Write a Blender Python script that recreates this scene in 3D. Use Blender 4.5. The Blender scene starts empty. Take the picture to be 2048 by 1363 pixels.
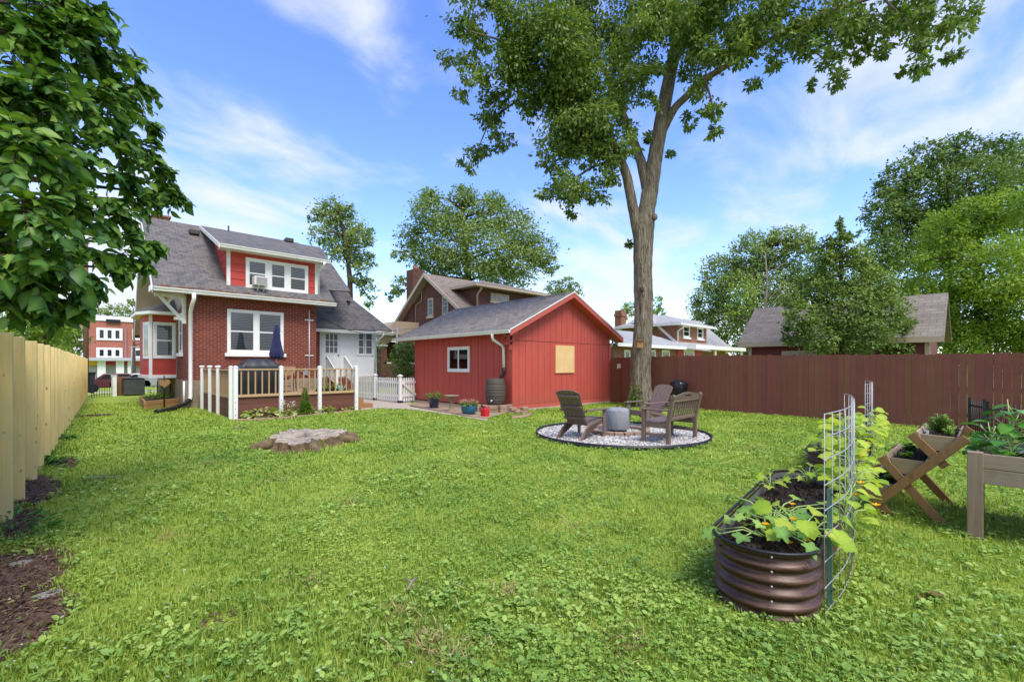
import bpy, bmesh, math, random
import numpy as np
from mathutils import Vector, Matrix

# ---------------------------------------------------------------- camera, world, sun, exposure
SC = bpy.context.scene
COL = SC.collection
# world x runs along the lot's rear line, world y along the fences towards the street
F, CX, HY, EYE = 915.0, 1024.0, 730.0, 1.5
_n = math.hypot(.955, 1.0)
CC, SS = 1/_n, .955/_n
YAW = math.atan2(SS, CC)
cam = bpy.data.cameras.new('camera')
cam.sensor_width = 36.0
cam.lens = 36.0*F/2048
cam.shift_y = (HY-681.5)/2048
cam.clip_end = 2000
cam.clip_start = .05
camo = bpy.data.objects.new('camera', cam)
camo.location = (0, 0, EYE)
camo.rotation_euler = (math.radians(90), 0, -YAW)
COL.objects.link(camo)
SC.camera = camo

SUN_ELEV, SUN_AZ = math.radians(57), math.radians(190)      # azimuth clockwise from +y
EXPOSURE = 0.82
SUN_STRENGTH, SUN_ANGLE = 2.4, math.radians(28)
SKY_STRENGTH = 0.125

w = bpy.data.worlds.new('World')
SC.world = w
w.use_nodes = True
wt = w.node_tree
wt.nodes.clear()
def wn(t, **k):
    nd = wt.nodes.new(t)
    for a, b in k.items():
        setattr(nd, a, b)
    return nd
sky = wn('ShaderNodeTexSky', sky_type='NISHITA', sun_disc=False)
sky.sun_elevation = SUN_ELEV
sky.sun_rotation = SUN_AZ
sky.air_density = 1.0
sky.dust_density = 0.3
sky.ozone_density = 2.5
hsv = wn('ShaderNodeHueSaturation')
hsv.inputs['Hue'].default_value = .519
hsv.inputs['Saturation'].default_value = 1.20
hsv.inputs['Value'].default_value = 1.75
wt.links.new(sky.outputs[0], hsv.inputs['Color'])
tc = wn('ShaderNodeTexCoord')
sep = wn('ShaderNodeSeparateXYZ')
wt.links.new(tc.outputs['Generated'], sep.inputs[0])
def wm(op, a, b=None, c=None, clamp=False):
    nd = wn('ShaderNodeMath', operation=op, use_clamp=clamp)
    for i, x in enumerate((a, b, c)):
        if x is None: continue
        if isinstance(x, (int, float)): nd.inputs[i].default_value = x
        else: wt.links.new(x, nd.inputs[i])
    return nd.outputs[0]
zc = wm('ADD', wm('MAXIMUM', sep.outputs[2], 0.0), 0.22)
px_, py_ = wm('DIVIDE', sep.outputs[0], zc), wm('DIVIDE', sep.outputs[1], zc)
cmb = wn('ShaderNodeCombineXYZ')
wt.links.new(px_, cmb.inputs[0]); wt.links.new(py_, cmb.inputs[1])
mp = wn('ShaderNodeMapping')
mp.inputs['Rotation'].default_value = (0, 0, math.radians(-20))
mp.inputs['Scale'].default_value = (1.7, 2.5, 1)
wt.links.new(cmb.outputs[0], mp.inputs[0])
ns = wn('ShaderNodeTexNoise')
ns.inputs['Scale'].default_value = 1.5; ns.inputs['Detail'].default_value = 9
ns.inputs['Roughness'].default_value = .56; ns.inputs['Distortion'].default_value = .35
wt.links.new(mp.outputs[0], ns.inputs['Vector'])
def dirvec(u, v):
    X = (u-CX)/F; Z = (HY-v)/F
    return Vector((X*CC+SS, -X*SS+CC, Z)).normalized()
# cloud banks: (direction of the bank, width, amount)
total = None
for (u, v, wid, amt) in ((2010, 130, .22, .27), (1800, 215, .12, .16), (730, 40, .10, .24), (1190, 545, .24, .30), (560, 450, .14, .20),
                         (1560, 370, .08, .16), (520, 240, .09, .13), (200, 540, .25, .42), (1460, 250, .06, .10), (760, 180, .06, .12), (560, 10, .06, .14), (1000, -900, .5, .3)):  # last bank: unseen overhead cloud that adds neutral fill
    d = dirvec(u, v)
    dp = wn('ShaderNodeVectorMath', operation='DOT_PRODUCT')
    nrm = wn('ShaderNodeVectorMath', operation='NORMALIZE')
    wt.links.new(tc.outputs['Generated'], nrm.inputs[0])
    wt.links.new(nrm.outputs[0], dp.inputs[0]); dp.inputs[1].default_value = d
    ang = wm('SUBTRACT', 1.0, dp.outputs['Value'])
    g = wm('MULTIPLY', wm('EXPONENT', wm('MULTIPLY', ang, -1/(wid*wid*.5))), amt)
    total = g if total is None else wm('ADD', total, g)
hor = wm('MULTIPLY', wm('EXPONENT', wm('MULTIPLY', wm('MAXIMUM', sep.outputs[2], 0.0), -6.5)), .31)
total = wm('ADD', total, hor)
# unseen bright cloud added behind the camera as soft neutral fill light
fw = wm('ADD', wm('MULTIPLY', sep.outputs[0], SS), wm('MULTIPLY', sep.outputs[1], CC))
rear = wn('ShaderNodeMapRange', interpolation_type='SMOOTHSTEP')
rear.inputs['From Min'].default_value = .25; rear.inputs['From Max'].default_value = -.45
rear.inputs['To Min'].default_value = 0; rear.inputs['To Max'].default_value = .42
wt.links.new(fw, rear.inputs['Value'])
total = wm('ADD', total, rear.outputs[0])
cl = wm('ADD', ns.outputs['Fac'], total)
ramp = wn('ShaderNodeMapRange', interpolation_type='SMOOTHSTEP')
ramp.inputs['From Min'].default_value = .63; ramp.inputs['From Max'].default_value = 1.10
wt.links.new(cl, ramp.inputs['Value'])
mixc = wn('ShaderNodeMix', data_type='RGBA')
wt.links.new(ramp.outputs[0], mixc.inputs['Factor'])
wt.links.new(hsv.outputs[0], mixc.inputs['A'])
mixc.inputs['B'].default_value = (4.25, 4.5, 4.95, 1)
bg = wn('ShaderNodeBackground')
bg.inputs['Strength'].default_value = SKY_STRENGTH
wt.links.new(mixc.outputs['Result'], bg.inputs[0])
wo = wn('ShaderNodeOutputWorld')
wt.links.new(bg.outputs[0], wo.inputs[0])

sl = bpy.data.lights.new('sun', 'SUN')
sl.energy = SUN_STRENGTH; sl.angle = SUN_ANGLE; sl.color = (1, .94, .84)
so = bpy.data.objects.new('sun', sl)
sd = Vector((math.sin(SUN_AZ)*math.cos(SUN_ELEV), math.cos(SUN_AZ)*math.cos(SUN_ELEV), math.sin(SUN_ELEV)))
so.rotation_euler = sd.to_track_quat('Z', 'Y').to_euler()
so.location = sd*60
COL.objects.link(so)
SC.view_settings.view_transform = 'Standard'
SC.view_settings.look = 'None'
SC.view_settings.gamma = 1
SC.view_settings.use_curve_mapping = False
SC.view_settings.exposure = EXPOSURE
SC.cycles.max_bounces = 8
SC.cycles.transparent_max_bounces = 8
SC.cycles.caustics_reflective = False
SC.cycles.caustics_refractive = False

# ---------------------------------------------------------------- measuring helpers (photo pixel -> point of the place)
def _ray(u, v):
    X = (u-CX)/F
    return Vector((X*CC+SS, -X*SS+CC, (HY-v)/F))
def G(u, v, z=0.0):
    d = _ray(u, v); k = (z-EYE)/d.z
    return Vector((d.x*k, d.y*k, z))
def PX(u, v, x):
    d = _ray(u, v); k = x/d.x
    return Vector((x, d.y*k, EYE+d.z*k))
def PY(u, v, y):
    d = _ray(u, v); k = y/d.y
    return Vector((d.x*k, y, EYE+d.z*k))
def AT(u, v, Y):
    d = _ray(u, v)
    return Vector((d.x*Y, d.y*Y, EYE+d.z*Y))

# ---------------------------------------------------------------- object helpers
def tag(o, label=None, cat=None, group=None, kind=None):
    if label: o['label'] = label
    if cat: o['category'] = cat
    if group: o['group'] = group
    if kind: o['kind'] = kind
    return o
def thing(name, label, cat, loc=(0, 0, 0), group=None):
    o = bpy.data.objects.new(name, None)
    o.empty_display_size = .1
    o.location = loc
    COL.objects.link(o)
    return tag(o, label, cat, group)
def root_offset(o):
    v = Vector((0, 0, 0))
    while o is not None:
        v += o.location; o = o.parent
    return v
def kids(o):
    return [c for c in bpy.data.objects if c.parent == o]
def copy_tree(o, parent=None, km=None):
    if km is None:
        km = {}
        for q in bpy.data.objects:
            if q.parent: km.setdefault(q.parent.name, []).append(q)
    c = o.copy(); COL.objects.link(c)
    if parent is not None: c.parent = parent
    for ch in km.get(o.name, []):
        copy_tree(ch, c, km)
    return c

class MB:
    def __init__(s): s.v = []; s.f = []; s.sm = []
    def add(s, vs, fs, smooth=False):
        b = len(s.v); s.v += [tuple(p) for p in vs]
        for f in fs:
            s.f.append([b+i for i in f]); s.sm.append(smooth)
        return s
    def box(s, x0, y0, z0, x1, y1, z1):
        x0, x1 = sorted((x0, x1)); y0, y1 = sorted((y0, y1)); z0, z1 = sorted((z0, z1))
        return s.add([(x0,y0,z0),(x1,y0,z0),(x1,y1,z0),(x0,y1,z0),(x0,y0,z1),(x1,y0,z1),(x1,y1,z1),(x0,y1,z1)],
                     [(0,3,2,1),(4,5,6,7),(0,1,5,4),(1,2,6,5),(2,3,7,6),(3,0,4,7)])
    def beam(s, p, q, w_, h_, up=(0, 0, 1)):
        p, q = Vector(p), Vector(q); a = (q-p).normalized()
        side = a.cross(Vector(up))
        if side.length < 1e-4: side = a.cross(Vector((1, 0, 0)))
        side.normalize(); u = side.cross(a)
        vs = []
        for e in (p, q):
            for (i, j) in ((-1,-1),(1,-1),(1,1),(-1,1)):
                vs.append(e+side*(i*w_/2)+u*(j*h_/2))
        return s.add(vs, [(0,1,2,3),(7,6,5,4),(0,4,5,1),(1,5,6,2),(2,6,7,3),(3,7,4,0)])
    def tube(s, pts, r, n=8, cap=True):
        pts = [Vector(p) for p in pts]; m = len(pts)
        rs = r if isinstance(r, (list, tuple)) else [r]*m
        vs = []; ref = None
        for i, p in enumerate(pts):
            t = (pts[min(i+1, m-1)]-pts[max(i-1, 0)])
            if t.length < 1e-9: t = Vector((0, 0, 1))
            t.normalize()
            if ref is None:
                ref = Vector((1, 0, 0)) if abs(t.x) < .8 else Vector((0, 1, 0))
            a = (ref-t*ref.dot(t)).normalized(); b = t.cross(a); ref = a
            for k in range(n):
                an = 2*math.pi*k/n
                vs.append(p+a*(math.cos(an)*rs[i])+b*(math.sin(an)*rs[i]))
        fs = [(i*n+k, i*n+(k+1) % n, (i+1)*n+(k+1) % n, (i+1)*n+k) for i in range(m-1) for k in range(n)]
        s.add(vs, fs, True)
        if cap:
            b0 = len(s.v)-len(vs)
            s.f.append([b0+k for k in reversed(range(n))]); s.sm.append(False)
            s.f.append([b0+(m-1)*n+k for k in range(n)]); s.sm.append(False)
        return s
    def lathe(s, prof, cx, cy, n=28, smooth=True):
        vs = []; m = len(prof)
        for (r, z) in prof:
            for k in range(n):
                a = 2*math.pi*k/n
                vs.append((cx+r*math.cos(a), cy+r*math.sin(a), z))
        fs = [(i*n+k, i*n+(k+1) % n, (i+1)*n+(k+1) % n, (i+1)*n+k) for i in range(m-1) for k in range(n)]
        b0 = len(s.v)
        s.add(vs, fs, smooth)
        if prof[0][0] > 1e-4: s.f.append([b0+k for k in reversed(range(n))]); s.sm.append(False)
        if prof[-1][0] > 1e-4: s.f.append([b0+(m-1)*n+k for k in range(n)]); s.sm.append(False)
        return s
    def poly(s, pts): return s.add(pts, [tuple(range(len(pts)))])
    def prism(s, pts, vec):
        n = len(pts); vec = Vector(vec)
        a = [Vector(p) for p in pts]; b = [p+vec for p in a]
        return s.add(a+b, [tuple(reversed(range(n))), tuple(range(n, 2*n))]+[(i, (i+1) % n, n+(i+1) % n, n+i) for i in range(n)])
    def ball(s, c, rx, ry, rz, nu=14, nv=9):
        c = Vector(c); vs = []
        for j in range(nv+1):
            t = math.pi*j/nv
            for k in range(nu):
                a = 2*math.pi*k/nu
                vs.append((c.x+rx*math.sin(t)*math.cos(a), c.y+ry*math.sin(t)*math.sin(a), c.z+rz*math.cos(t)))
        fs = [(j*nu+k, (j+1)*nu+k, (j+1)*nu+(k+1) % nu, j*nu+(k+1) % nu) for j in range(nv) for k in range(nu)]
        return s.add(vs, fs, True)
    def build(s, name, m, parent=None, bevel=0, label=None, cat=None, group=None, kind=None, seg=1, weld=False):
        off = root_offset(parent) if parent is not None else Vector((0, 0, 0))
        bm = bmesh.new()
        vv = [bm.verts.new((p[0]-off.x, p[1]-off.y, p[2]-off.z)) for p in s.v]
        for f, sm in zip(s.f, s.sm):
            try: fc = bm.faces.new([vv[i] for i in f])
            except ValueError: continue
            fc.smooth = sm
        if weld: bmesh.ops.remove_doubles(bm, verts=bm.verts, dist=1e-5)
        bmesh.ops.recalc_face_normals(bm, faces=bm.faces)
        uvl = bm.loops.layers.uv.new('UVMap')
        bm.normal_update()
        for fc in bm.faces:
            n = fc.normal
            if abs(n.z) > .985: t = Vector((1, 0, 0)); q = Vector((0, 1, 0))
            else:
                t = Vector((-n.y, n.x, 0)).normalized(); q = n.cross(t)
            for lp in fc.loops:
                p = lp.vert.co+off
                lp[uvl].uv = (p.dot(t), p.dot(q))
        me = bpy.data.meshes.new(name)
        bm.to_mesh(me); bm.free()
        if m is not None: me.materials.append(m)
        o = bpy.data.objects.new(name, me)
        COL.objects.link(o)
        if parent is not None: o.parent = parent
        if bevel:
            b = o.modifiers.new('bevel', 'BEVEL'); b.width = bevel; b.segments = seg; b.limit_method = 'ANGLE'; b.angle_limit = math.radians(40)
            b.harden_normals = False
        return tag(o, label, cat, group, kind)

def np_mesh(name, verts, faces, m, parent=None, tint=None, smooth=False):
    """verts (N,3), faces (M,k) arrays -> one mesh object; tint is a per-vertex float attribute"""
    off = root_offset(parent) if parent is not None else Vector((0, 0, 0))
    verts = np.asarray(verts, np.float32)-np.array(off, np.float32)
    faces = np.asarray(faces, np.int32)
    me = bpy.data.meshes.new(name)
    M_, k = faces.shape
    me.vertices.add(len(verts)); me.vertices.foreach_set('co', verts.ravel())
    me.loops.add(M_*k); me.loops.foreach_set('vertex_index', faces.ravel())
    me.polygons.add(M_)
    me.polygons.foreach_set('loop_start', np.arange(0, M_*k, k, dtype=np.int32))
    me.polygons.foreach_set('loop_total', np.full(M_, k, np.int32))
    if smooth: me.polygons.foreach_set('use_smooth', np.ones(M_, bool))
    me.update(calc_edges=True)
    if tint is not None:
        at = me.attributes.new('tint', 'FLOAT', 'POINT')
        at.data.foreach_set('value', np.asarray(tint, np.float32))
    me.materials.append(m)
    o = bpy.data.objects.new(name, me)
    COL.objects.link(o)
    if parent is not None: o.parent = parent
    return o

# ---------------------------------------------------------------- materials
class NT:
    def __init__(s, name):
        s.m = bpy.data.materials.new(name); s.m.use_nodes = True
        s.t = s.m.node_tree; s.b = s.t.nodes['Principled BSDF']; s.out = s.t.nodes['Material Output']
    def n(s, t, **k):
        nd = s.t.nodes.new(t)
        for a, b in k.items(): setattr(nd, a, b)
        return nd
    def l(s, a, b): s.t.links.new(a, b)
    def math(s, op, a, b=None, clamp=False):
        nd = s.n('ShaderNodeMath', operation=op, use_clamp=clamp)
        for i, x in enumerate((a, b)):
            if x is None: continue
            if isinstance(x, (int, float)): nd.inputs[i].default_value = x
            else: s.l(x, nd.inputs[i])
        return nd.outputs[0]
    def coord(s, which='UV', scale=(1, 1, 1), rot=(0, 0, 0), loc=(0, 0, 0)):
        tcn = s.n('ShaderNodeTexCoord'); mpn = s.n('ShaderNodeMapping')
        mpn.inputs['Scale'].default_value = scale; mpn.inputs['Rotation'].default_value = rot; mpn.inputs['Location'].default_value = loc
        s.l(tcn.outputs[which], mpn.inputs[0]); return mpn.outputs[0]
    def noise(s, vec, scale, detail=4, rough=.55, dist=0):
        nd = s.n('ShaderNodeTexNoise'); s.l(vec, nd.inputs['Vector'])
        nd.inputs['Scale'].default_value = scale; nd.inputs['Detail'].default_value = detail
        nd.inputs['Roughness'].default_value = rough; nd.inputs['Distortion'].default_value = dist
        return nd.outputs['Fac']
    def ramp(s, fac, stops):
        nd = s.n('ShaderNodeValToRGB'); s.l(fac, nd.inputs[0])
        e = nd.color_ramp.elements
        while len(e) < len(stops): e.new(.5)
        for el, (p, c) in zip(e, stops):
            el.position = p; el.color = (c[0], c[1], c[2], 1)
        return nd.outputs[0]
    def mix(s, fac, a, b, mode='MIX'):
        nd = s.n('ShaderNodeMix', data_type='RGBA', blend_type=mode)
        for sock, x in (('Factor', fac), ('A', a), ('B', b)):
            i = nd.inputs[sock]
            if isinstance(x, (int, float)): i.default_value = x
            elif isinstance(x, (tuple, list)): i.default_value = (x[0], x[1], x[2], 1)
            else: s.l(x, i)
        return nd.outputs['Result']
    def mr(s, x, a, b, c, d):
        nd = s.n('ShaderNodeMapRange'); s.l(x, nd.inputs[0])
        for i, q in zip((1, 2, 3, 4), (a, b, c, d)): nd.inputs[i].default_value = q
        return nd.outputs[0]
    def bump(s, h, strength=.3, dist=.01):
        nd = s.n('ShaderNodeBump'); s.l(h, nd.inputs['Height'])
        nd.inputs['Strength'].default_value = strength; nd.inputs['Distance'].default_value = dist
        s.l(nd.outputs[0], s.b.inputs['Normal'])
    def col(s, c):
        if isinstance(c, (tuple, list)): s.b.inputs['Base Color'].default_value = (c[0], c[1], c[2], 1)
        else: s.l(c, s.b.inputs['Base Color'])
    def set(s, rough=.6, metal=0, spec=.5):
        s.b.inputs['Roughness'].default_value = rough; s.b.inputs['Metallic'].default_value = metal
        s.b.inputs['Specular IOR Level'].default_value = spec
        return s.m

def sc3(c, k): return (c[0]*k, c[1]*k, c[2]*k)
def paint(name, c, rough=.5, var=.12, scale=3.0, dirt=None, dirt_amt=.35, bump=.0, metal=0, spec=.4, stretch=(1, 1, 1), dirt_scale=1.7):
    t = NT(name)
    v = t.coord('Object', stretch)
    a = t.noise(v, scale, 6, .6)
    colr = t.mix(t.mr(a, .3, .7, 0, 1), sc3(c, 1-var), sc3(c, 1+var))
    if dirt:
        b = t.noise(v, dirt_scale, 8, .68, .4)
        colr = t.mix(t.mr(b, .52, .74, 0, dirt_amt), colr, dirt)
    t.col(colr)
    if bump: t.bump(t.noise(v, 60, 4), bump, .004)
    return t.set(rough, metal, spec)
def wood(name, c, c2, axis=1, rough=.75, grain=40, knots=0.0, var=.25, weather=None, wamt=.5):
    """grain runs along UV axis (0 = horizontal, 1 = vertical); every loose board gets its own shade"""
    t = NT(name)
    sc = (grain, 1.2, 1) if axis == 1 else (1.2, grain, 1)
    geo = t.n('ShaderNodeNewGeometry'); rnd = geo.outputs['Random Per Island']
    oi = t.n('ShaderNodeObjectInfo')
    tcn = t.n('ShaderNodeTexCoord')
    vadd = t.n('ShaderNodeVectorMath', operation='ADD'); t.l(tcn.outputs['UV'], vadd.inputs[0])
    cb = t.n('ShaderNodeCombineXYZ')
    rsum = t.math('ADD', rnd, oi.outputs['Random'])
    t.l(t.math('MULTIPLY', rsum, 37.0), cb.inputs[0]); t.l(t.math('MULTIPLY', rsum, 91.0), cb.inputs[1]); t.l(cb.outputs[0], vadd.inputs[1])
    mpn = t.n('ShaderNodeMapping'); mpn.inputs['Scale'].default_value = sc; t.l(vadd.outputs[0], mpn.inputs[0])
    g = t.noise(mpn.outputs[0], 1.0, 6, .6, .6)
    big = t.noise(vadd.outputs[0], 2.2, 3)
    colr = t.mix(t.mr(g, .3, .72, 0, 1), c, c2)
    colr = t.mix(t.mr(big, .3, .7, 0, .5), colr, sc3(c, .8))
    hs = t.n('ShaderNodeHueSaturation'); t.l(colr, hs.inputs['Color'])
    t.l(t.mr(rnd, 0, 1, 1-var, 1+var), hs.inputs['Value'])
    t.l(t.mr(t.math('FRACT', t.math('MULTIPLY', rnd, 7.3)), 0, 1, .488, .512), hs.inputs['Hue'])
    colr = hs.outputs[0]
    if knots:
        mk = t.n('ShaderNodeMapping'); mk.inputs['Scale'].default_value = (7.5, 4.2, 1) if axis == 1 else (4.2, 7.5, 1); t.l(vadd.outputs[0], mk.inputs[0])
        vo = t.n('ShaderNodeTexVoronoi', voronoi_dimensions='2D'); t.l(mk.outputs[0], vo.inputs['Vector']); vo.inputs['Scale'].default_value = 1.0
        sk = t.n('ShaderNodeSeparateColor'); t.l(vo.outputs['Color'], sk.inputs[0])
        rad = t.mr(sk.outputs[0], .55, 1, 0, .15)
        colr = t.mix(t.math('MULTIPLY', t.mr(t.math('SUBTRACT', vo.outputs['Distance'], rad), -.07, 0, 1, 0), knots), colr, sc3(c, .22))
    if weather:
        wv = t.noise(tcn.outputs['Object'], 2.6, 8, .7)
        colr = t.mix(t.mr(wv, .42, .68, 0, wamt), colr, weather)
    t.col(colr)
    t.bump(g, .35, .003)
    return t.set(rough, 0, .3)
def brick(name, c1, c2, mortar, bw=.215, rh=.075, ms=.011, rough=.85):
    t = NT(name)
    v = t.coord('UV')
    br = t.n('ShaderNodeTexBrick'); t.l(v, br.inputs['Vector'])
    br.inputs['Scale'].default_value = 1; br.inputs['Brick Width'].default_value = bw; br.inputs['Row Height'].default_value = rh
    br.inputs['Mortar Size'].default_value = ms*.5; br.inputs['Mortar Smooth'].default_value = .25
    br.inputs['Color1'].default_value = (*c1, 1); br.inputs['Color2'].default_value = (*c2, 1); br.inputs['Mortar'].default_value = (*mortar, 1)
    big = t.noise(t.coord('Object'), .9, 6, .65)
    colr = t.mix(t.mr(big, .35, .7, 0, .45), br.outputs['Color'], t.mix(1.0, br.outputs['Color'], (.72, .66, .64), 'MULTIPLY'))
    fn = t.noise(t.coord('Object'), 35, 3)
    colr = t.mix(t.mr(fn, .3, .7, .0, .3), colr, t.mix(1.0, colr, (.6, .6, .6), 'MULTIPLY'))
    t.col(colr)
    t.bump(t.math('SUBTRACT', 1.0, br.outputs['Fac']), .5, .006)
    return t.set(rough, 0, .25)
def shingle(name, cols, bw=.24, rh=.13):
    """cols: dark, mid, warm, pale"""
    t = NT(name)
    v = t.coord('UV')
    def lay(off, freq, w_):
        br = t.n('ShaderNodeTexBrick'); t.l(t.coord('UV', loc=(off, 0, 0)), br.inputs['Vector'])
        br.offset = .37; br.offset_frequency = freq
        br.inputs['Scale'].default_value = 1; br.inputs['Brick Width'].default_value = w_; br.inputs['Row Height'].default_value = rh
        br.inputs['Mortar Size'].default_value = .0; br.inputs['Color1'].default_value = (0, 0, 0, 1); br.inputs['Color2'].default_value = (1, 1, 1, 1)
        br.inputs['Bias'].default_value = 0
        return br.outputs['Color']
    a = t.math('ADD', t.math('MULTIPLY', lay(0, 2, bw), .55), t.math('MULTIPLY', lay(.13, 3, bw*.62), .45))
    colr = t.ramp(a, [(0.0, cols[0]), (.36, cols[1]), (.66, cols[2]), (1.0, cols[3])])
    br2 = t.n('ShaderNodeTexBrick'); t.l(v, br2.inputs['Vector']); br2.offset = .5
    br2.inputs['Scale'].default_value = 1; br2.inputs['Brick Width'].default_value = bw; br2.inputs['Row Height'].default_value = rh
    br2.inputs['Mortar Size'].default_value = .008; br2.inputs['Mortar Smooth'].default_value = .2
    colr = t.mix(t.math('MULTIPLY', br2.outputs['Fac'], .55), colr, sc3(cols[0], .35))
    big = t.noise(t.coord('Object'), .45, 5, .6)
    colr = t.mix(t.mr(big, .3, .75, 0, .4), colr, t.mix(1.0, colr, (1.25, 1.2, 1.15), 'MULTIPLY'))
    gr = t.noise(t.coord('Object'), 160, 2)
    colr = t.mix(t.mr(gr, .3, .7, 0, .35), colr, t.mix(1.0, colr, (.62, .62, .62), 'MULTIPLY'))
    t.col(colr)
    t.bump(t.math('SUBTRACT', 1.0, br2.outputs['Fac']), .4, .008)
    return t.set(.92, 0, .2)
def leafmat(name, dark, mid, lite, trans=.3, rough=.5, patch=None):
    """leaf colour follows each leaf's own tint; part of the light passes through"""
    t = NT(name)
    at = t.n('ShaderNodeAttribute', attribute_name='tint')
    fac = at.outputs['Fac']
    if patch:
        p = t.noise(t.coord('Object'), patch, 3, .6)
        fac = t.math('ADD', t.math('MULTIPLY', fac, .55), t.mr(p, .33, .67, 0, .5), True)
    colr = t.ramp(fac, [(0.02, dark), (.5, mid), (.98, lite)])
    t.col(colr)
    t.b.inputs['Roughness'].default_value = rough; t.b.inputs['Specular IOR Level'].default_value = .22
    tr = t.n('ShaderNodeBsdfTranslucent')
    t.l(t.mix(1.0, colr, (1.25, 1.25, .55), 'MULTIPLY'), tr.inputs['Color'])
    mx = t.n('ShaderNodeMixShader'); mx.inputs[0].default_value = trans
    t.l(t.b.outputs[0], mx.inputs[1]); t.l(tr.outputs[0], mx.inputs[2]); t.l(mx.outputs[0], t.out.inputs[0])
    return t.m
def glassmat(name, tint=(.02, .025, .03)):
    t = NT(name)
    t.col(tint); t.set(.06, 0, .6)
    return t.m
# ---------------------------------------------------------------- the palette
M_white = paint('white_paint', (.80, .80, .78), .45, .03, 3, (.45, .42, .36), .30)
M_white_old = paint('peeling_white_paint', (.76, .75, .71), .6, .05, 6, (.30, .22, .15), .75, dirt_scale=9)
M_gutter = paint('white_gutter_metal', (.80, .80, .77), .35, .03, 2, (.50, .47, .40), .35, dirt_scale=5)
M_tan = paint('tan_paint', (.46, .37, .27), .6, .06, 3)
M_tan_dk = paint('tan_siding', (.36, .27, .20), .65, .06, 3)
M_red = paint('barn_red_paint', (.48, .086, .066), .62, .07, 1.3, (.52, .15, .115), .30, bump=.15, dirt_scale=2.4, stretch=(1, 1, .35), spec=.25)
def splash(m, c, top):
    t = NT.__new__(NT); t.m = m; t.t = m.node_tree; t.b = t.t.nodes['Principled BSDF']
    src = t.b.inputs['Base Color'].links[0].from_socket
    geo = t.n('ShaderNodeNewGeometry'); sp = t.n('ShaderNodeSeparateXYZ'); t.l(geo.outputs['Position'], sp.inputs[0])
    nz = t.noise(t.coord('Object', (1, 1, .5)), 5, 6, .7)
    f = t.math('MULTIPLY', t.mr(sp.outputs[2], .05, top, .75, 0), t.mr(nz, .35, .65, .2, 1))
    t.col(t.mix(f, src, c))
splash(M_red, (.26, .12, .08), .55)
M_red_trim = paint('barn_red_trim_paint', (.48, .098, .077), .6, .06, 2)
M_red_shake = paint('red_shingle_siding', (.48, .066, .052), .62, .10, 2.5, spec=.25)
M_groove = paint('groove_shade_red', (.10, .014, .012), .8, .05)  # darker red backing, groove shade put into the colour
M_ply = wood('raw_plywood', (.74, .47, .22), (.80, .56, .30), 1, .7, 22, .0, .03)
M_brick = brick('red_brick', (.225, .050, .032), (.150, .034, .023), (.44, .26, .20))
M_brick_dk = brick('dark_brown_brick', (.095, .040, .032), (.16, .062, .046), (.17, .12, .10))
M_brick_or = brick('orange_brown_brick', (.36, .14, .075), (.22, .085, .05), (.42, .33, .27))
M_brick_school = brick('pink_red_brick', (.46, .16, .11), (.40, .13, .09), (.45, .25, .2))
M_found = brick('tan_foundation_block', (.36, .29, .21), (.28, .22, .16), (.22, .18, .14), .42, .2, .015)
M_shing = shingle('grey_brown_shingles', [(.095, .091, .094), (.134, .129, .132), (.172, .154, .144), (.172, .170, .174)])
M_shing_g = shingle('garage_shingles', [(.125, .114, .106), (.180, .166, .154), (.235, .204, .178), (.238, .224, .210)])
M_shing_t = shingle('tan_shingles', [(.17, .135, .11), (.22, .18, .15), (.25, .2, .165), (.27, .23, .2)])
M_shing_s = shingle('shed_shingles', [(.19, .165, .14), (.235, .207, .18), (.255, .222, .19), (.29, .262, .235)], .33, .16)
M_roof_pale = shingle('pale_grey_shingles', [(.30, .31, .32), (.36, .37, .38), (.40, .40, .40), (.44, .44, .45)])
M_fence = wood('brown_stained_boards', (.200, .074, .051), (.160, .058, .041), 1, .78, 28, .0, .07, (.24, .10, .065), .3)
M_pine = wood('new_pine_boards', (.80, .61, .28), (.62, .43, .17), 1, .65, 30, .85, .12, (.55, .49, .24), .5)
M_deckskirt = wood('brown_deck_boards', (.165, .064, .046), (.13, .050, .037), 0, .7, 25, 0, .10)
M_deckfloor = wood('tan_deck_floor', (.36, .23, .15), (.28, .17, .11), 0, .7, 25, 0, .12)
M_rail = wood('tan_wood_rail', (.52, .34, .19), (.42, .26, .14), 0, .7, 30, 0, .1)
M_balu = wood('tan_wood_baluster', (.50, .32, .17), (.40, .245, .125), 1, .7, 30, 0, .12)
M_grey_wood = wood('weathered_wood', (.36, .25, .17), (.13, .080, .052), 1, .85, 16, .3, .18, (.32, .27, .22), .5)
M_grey_wood_h = wood('weathered_plank', (.38, .28, .20), (.15, .098, .068), 0, .85, 16, .3, .18, (.36, .32, .28), .55)
M_mossy = wood('mossy_plank', (.36, .27, .17), (.26, .18, .11), 0, .85, 18, .1, .1, (.17, .17, .055), .55)
M_brown_wood = wood('warm_brown_wood', (.26, .135, .062), (.18, .09, .042), 1, .8, 24, .3, .2)
M_box_wood = wood('orange_timber', (.36, .19, .085), (.25, .13, .06), 0, .8, 24, .2, .15)
M_poly = paint('brown_resin_lumber', (.175, .118, .092), .45, .08, 5, (.26, .20, .17), .35, bump=.15)
M_black = paint('black_metal', (.012, .012, .013), .45, .1)
M_cover = paint('black_vinyl_cover', (.022, .023, .026), .42, .2, 3, bump=.2)
M_greycov = paint('grey_canvas_cover', (.26, .27, .29), .85, .10, 9, (.16, .165, .175), .5, dirt_scale=14, bump=.3)
M_navy = paint('navy_canvas', (.020, .026, .085), .8, .15, 6)
M_conc = paint('concrete', (.42, .36, .30), .9, .10, 2, (.26, .21, .17), .5, bump=.3, dirt_scale=3)
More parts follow.
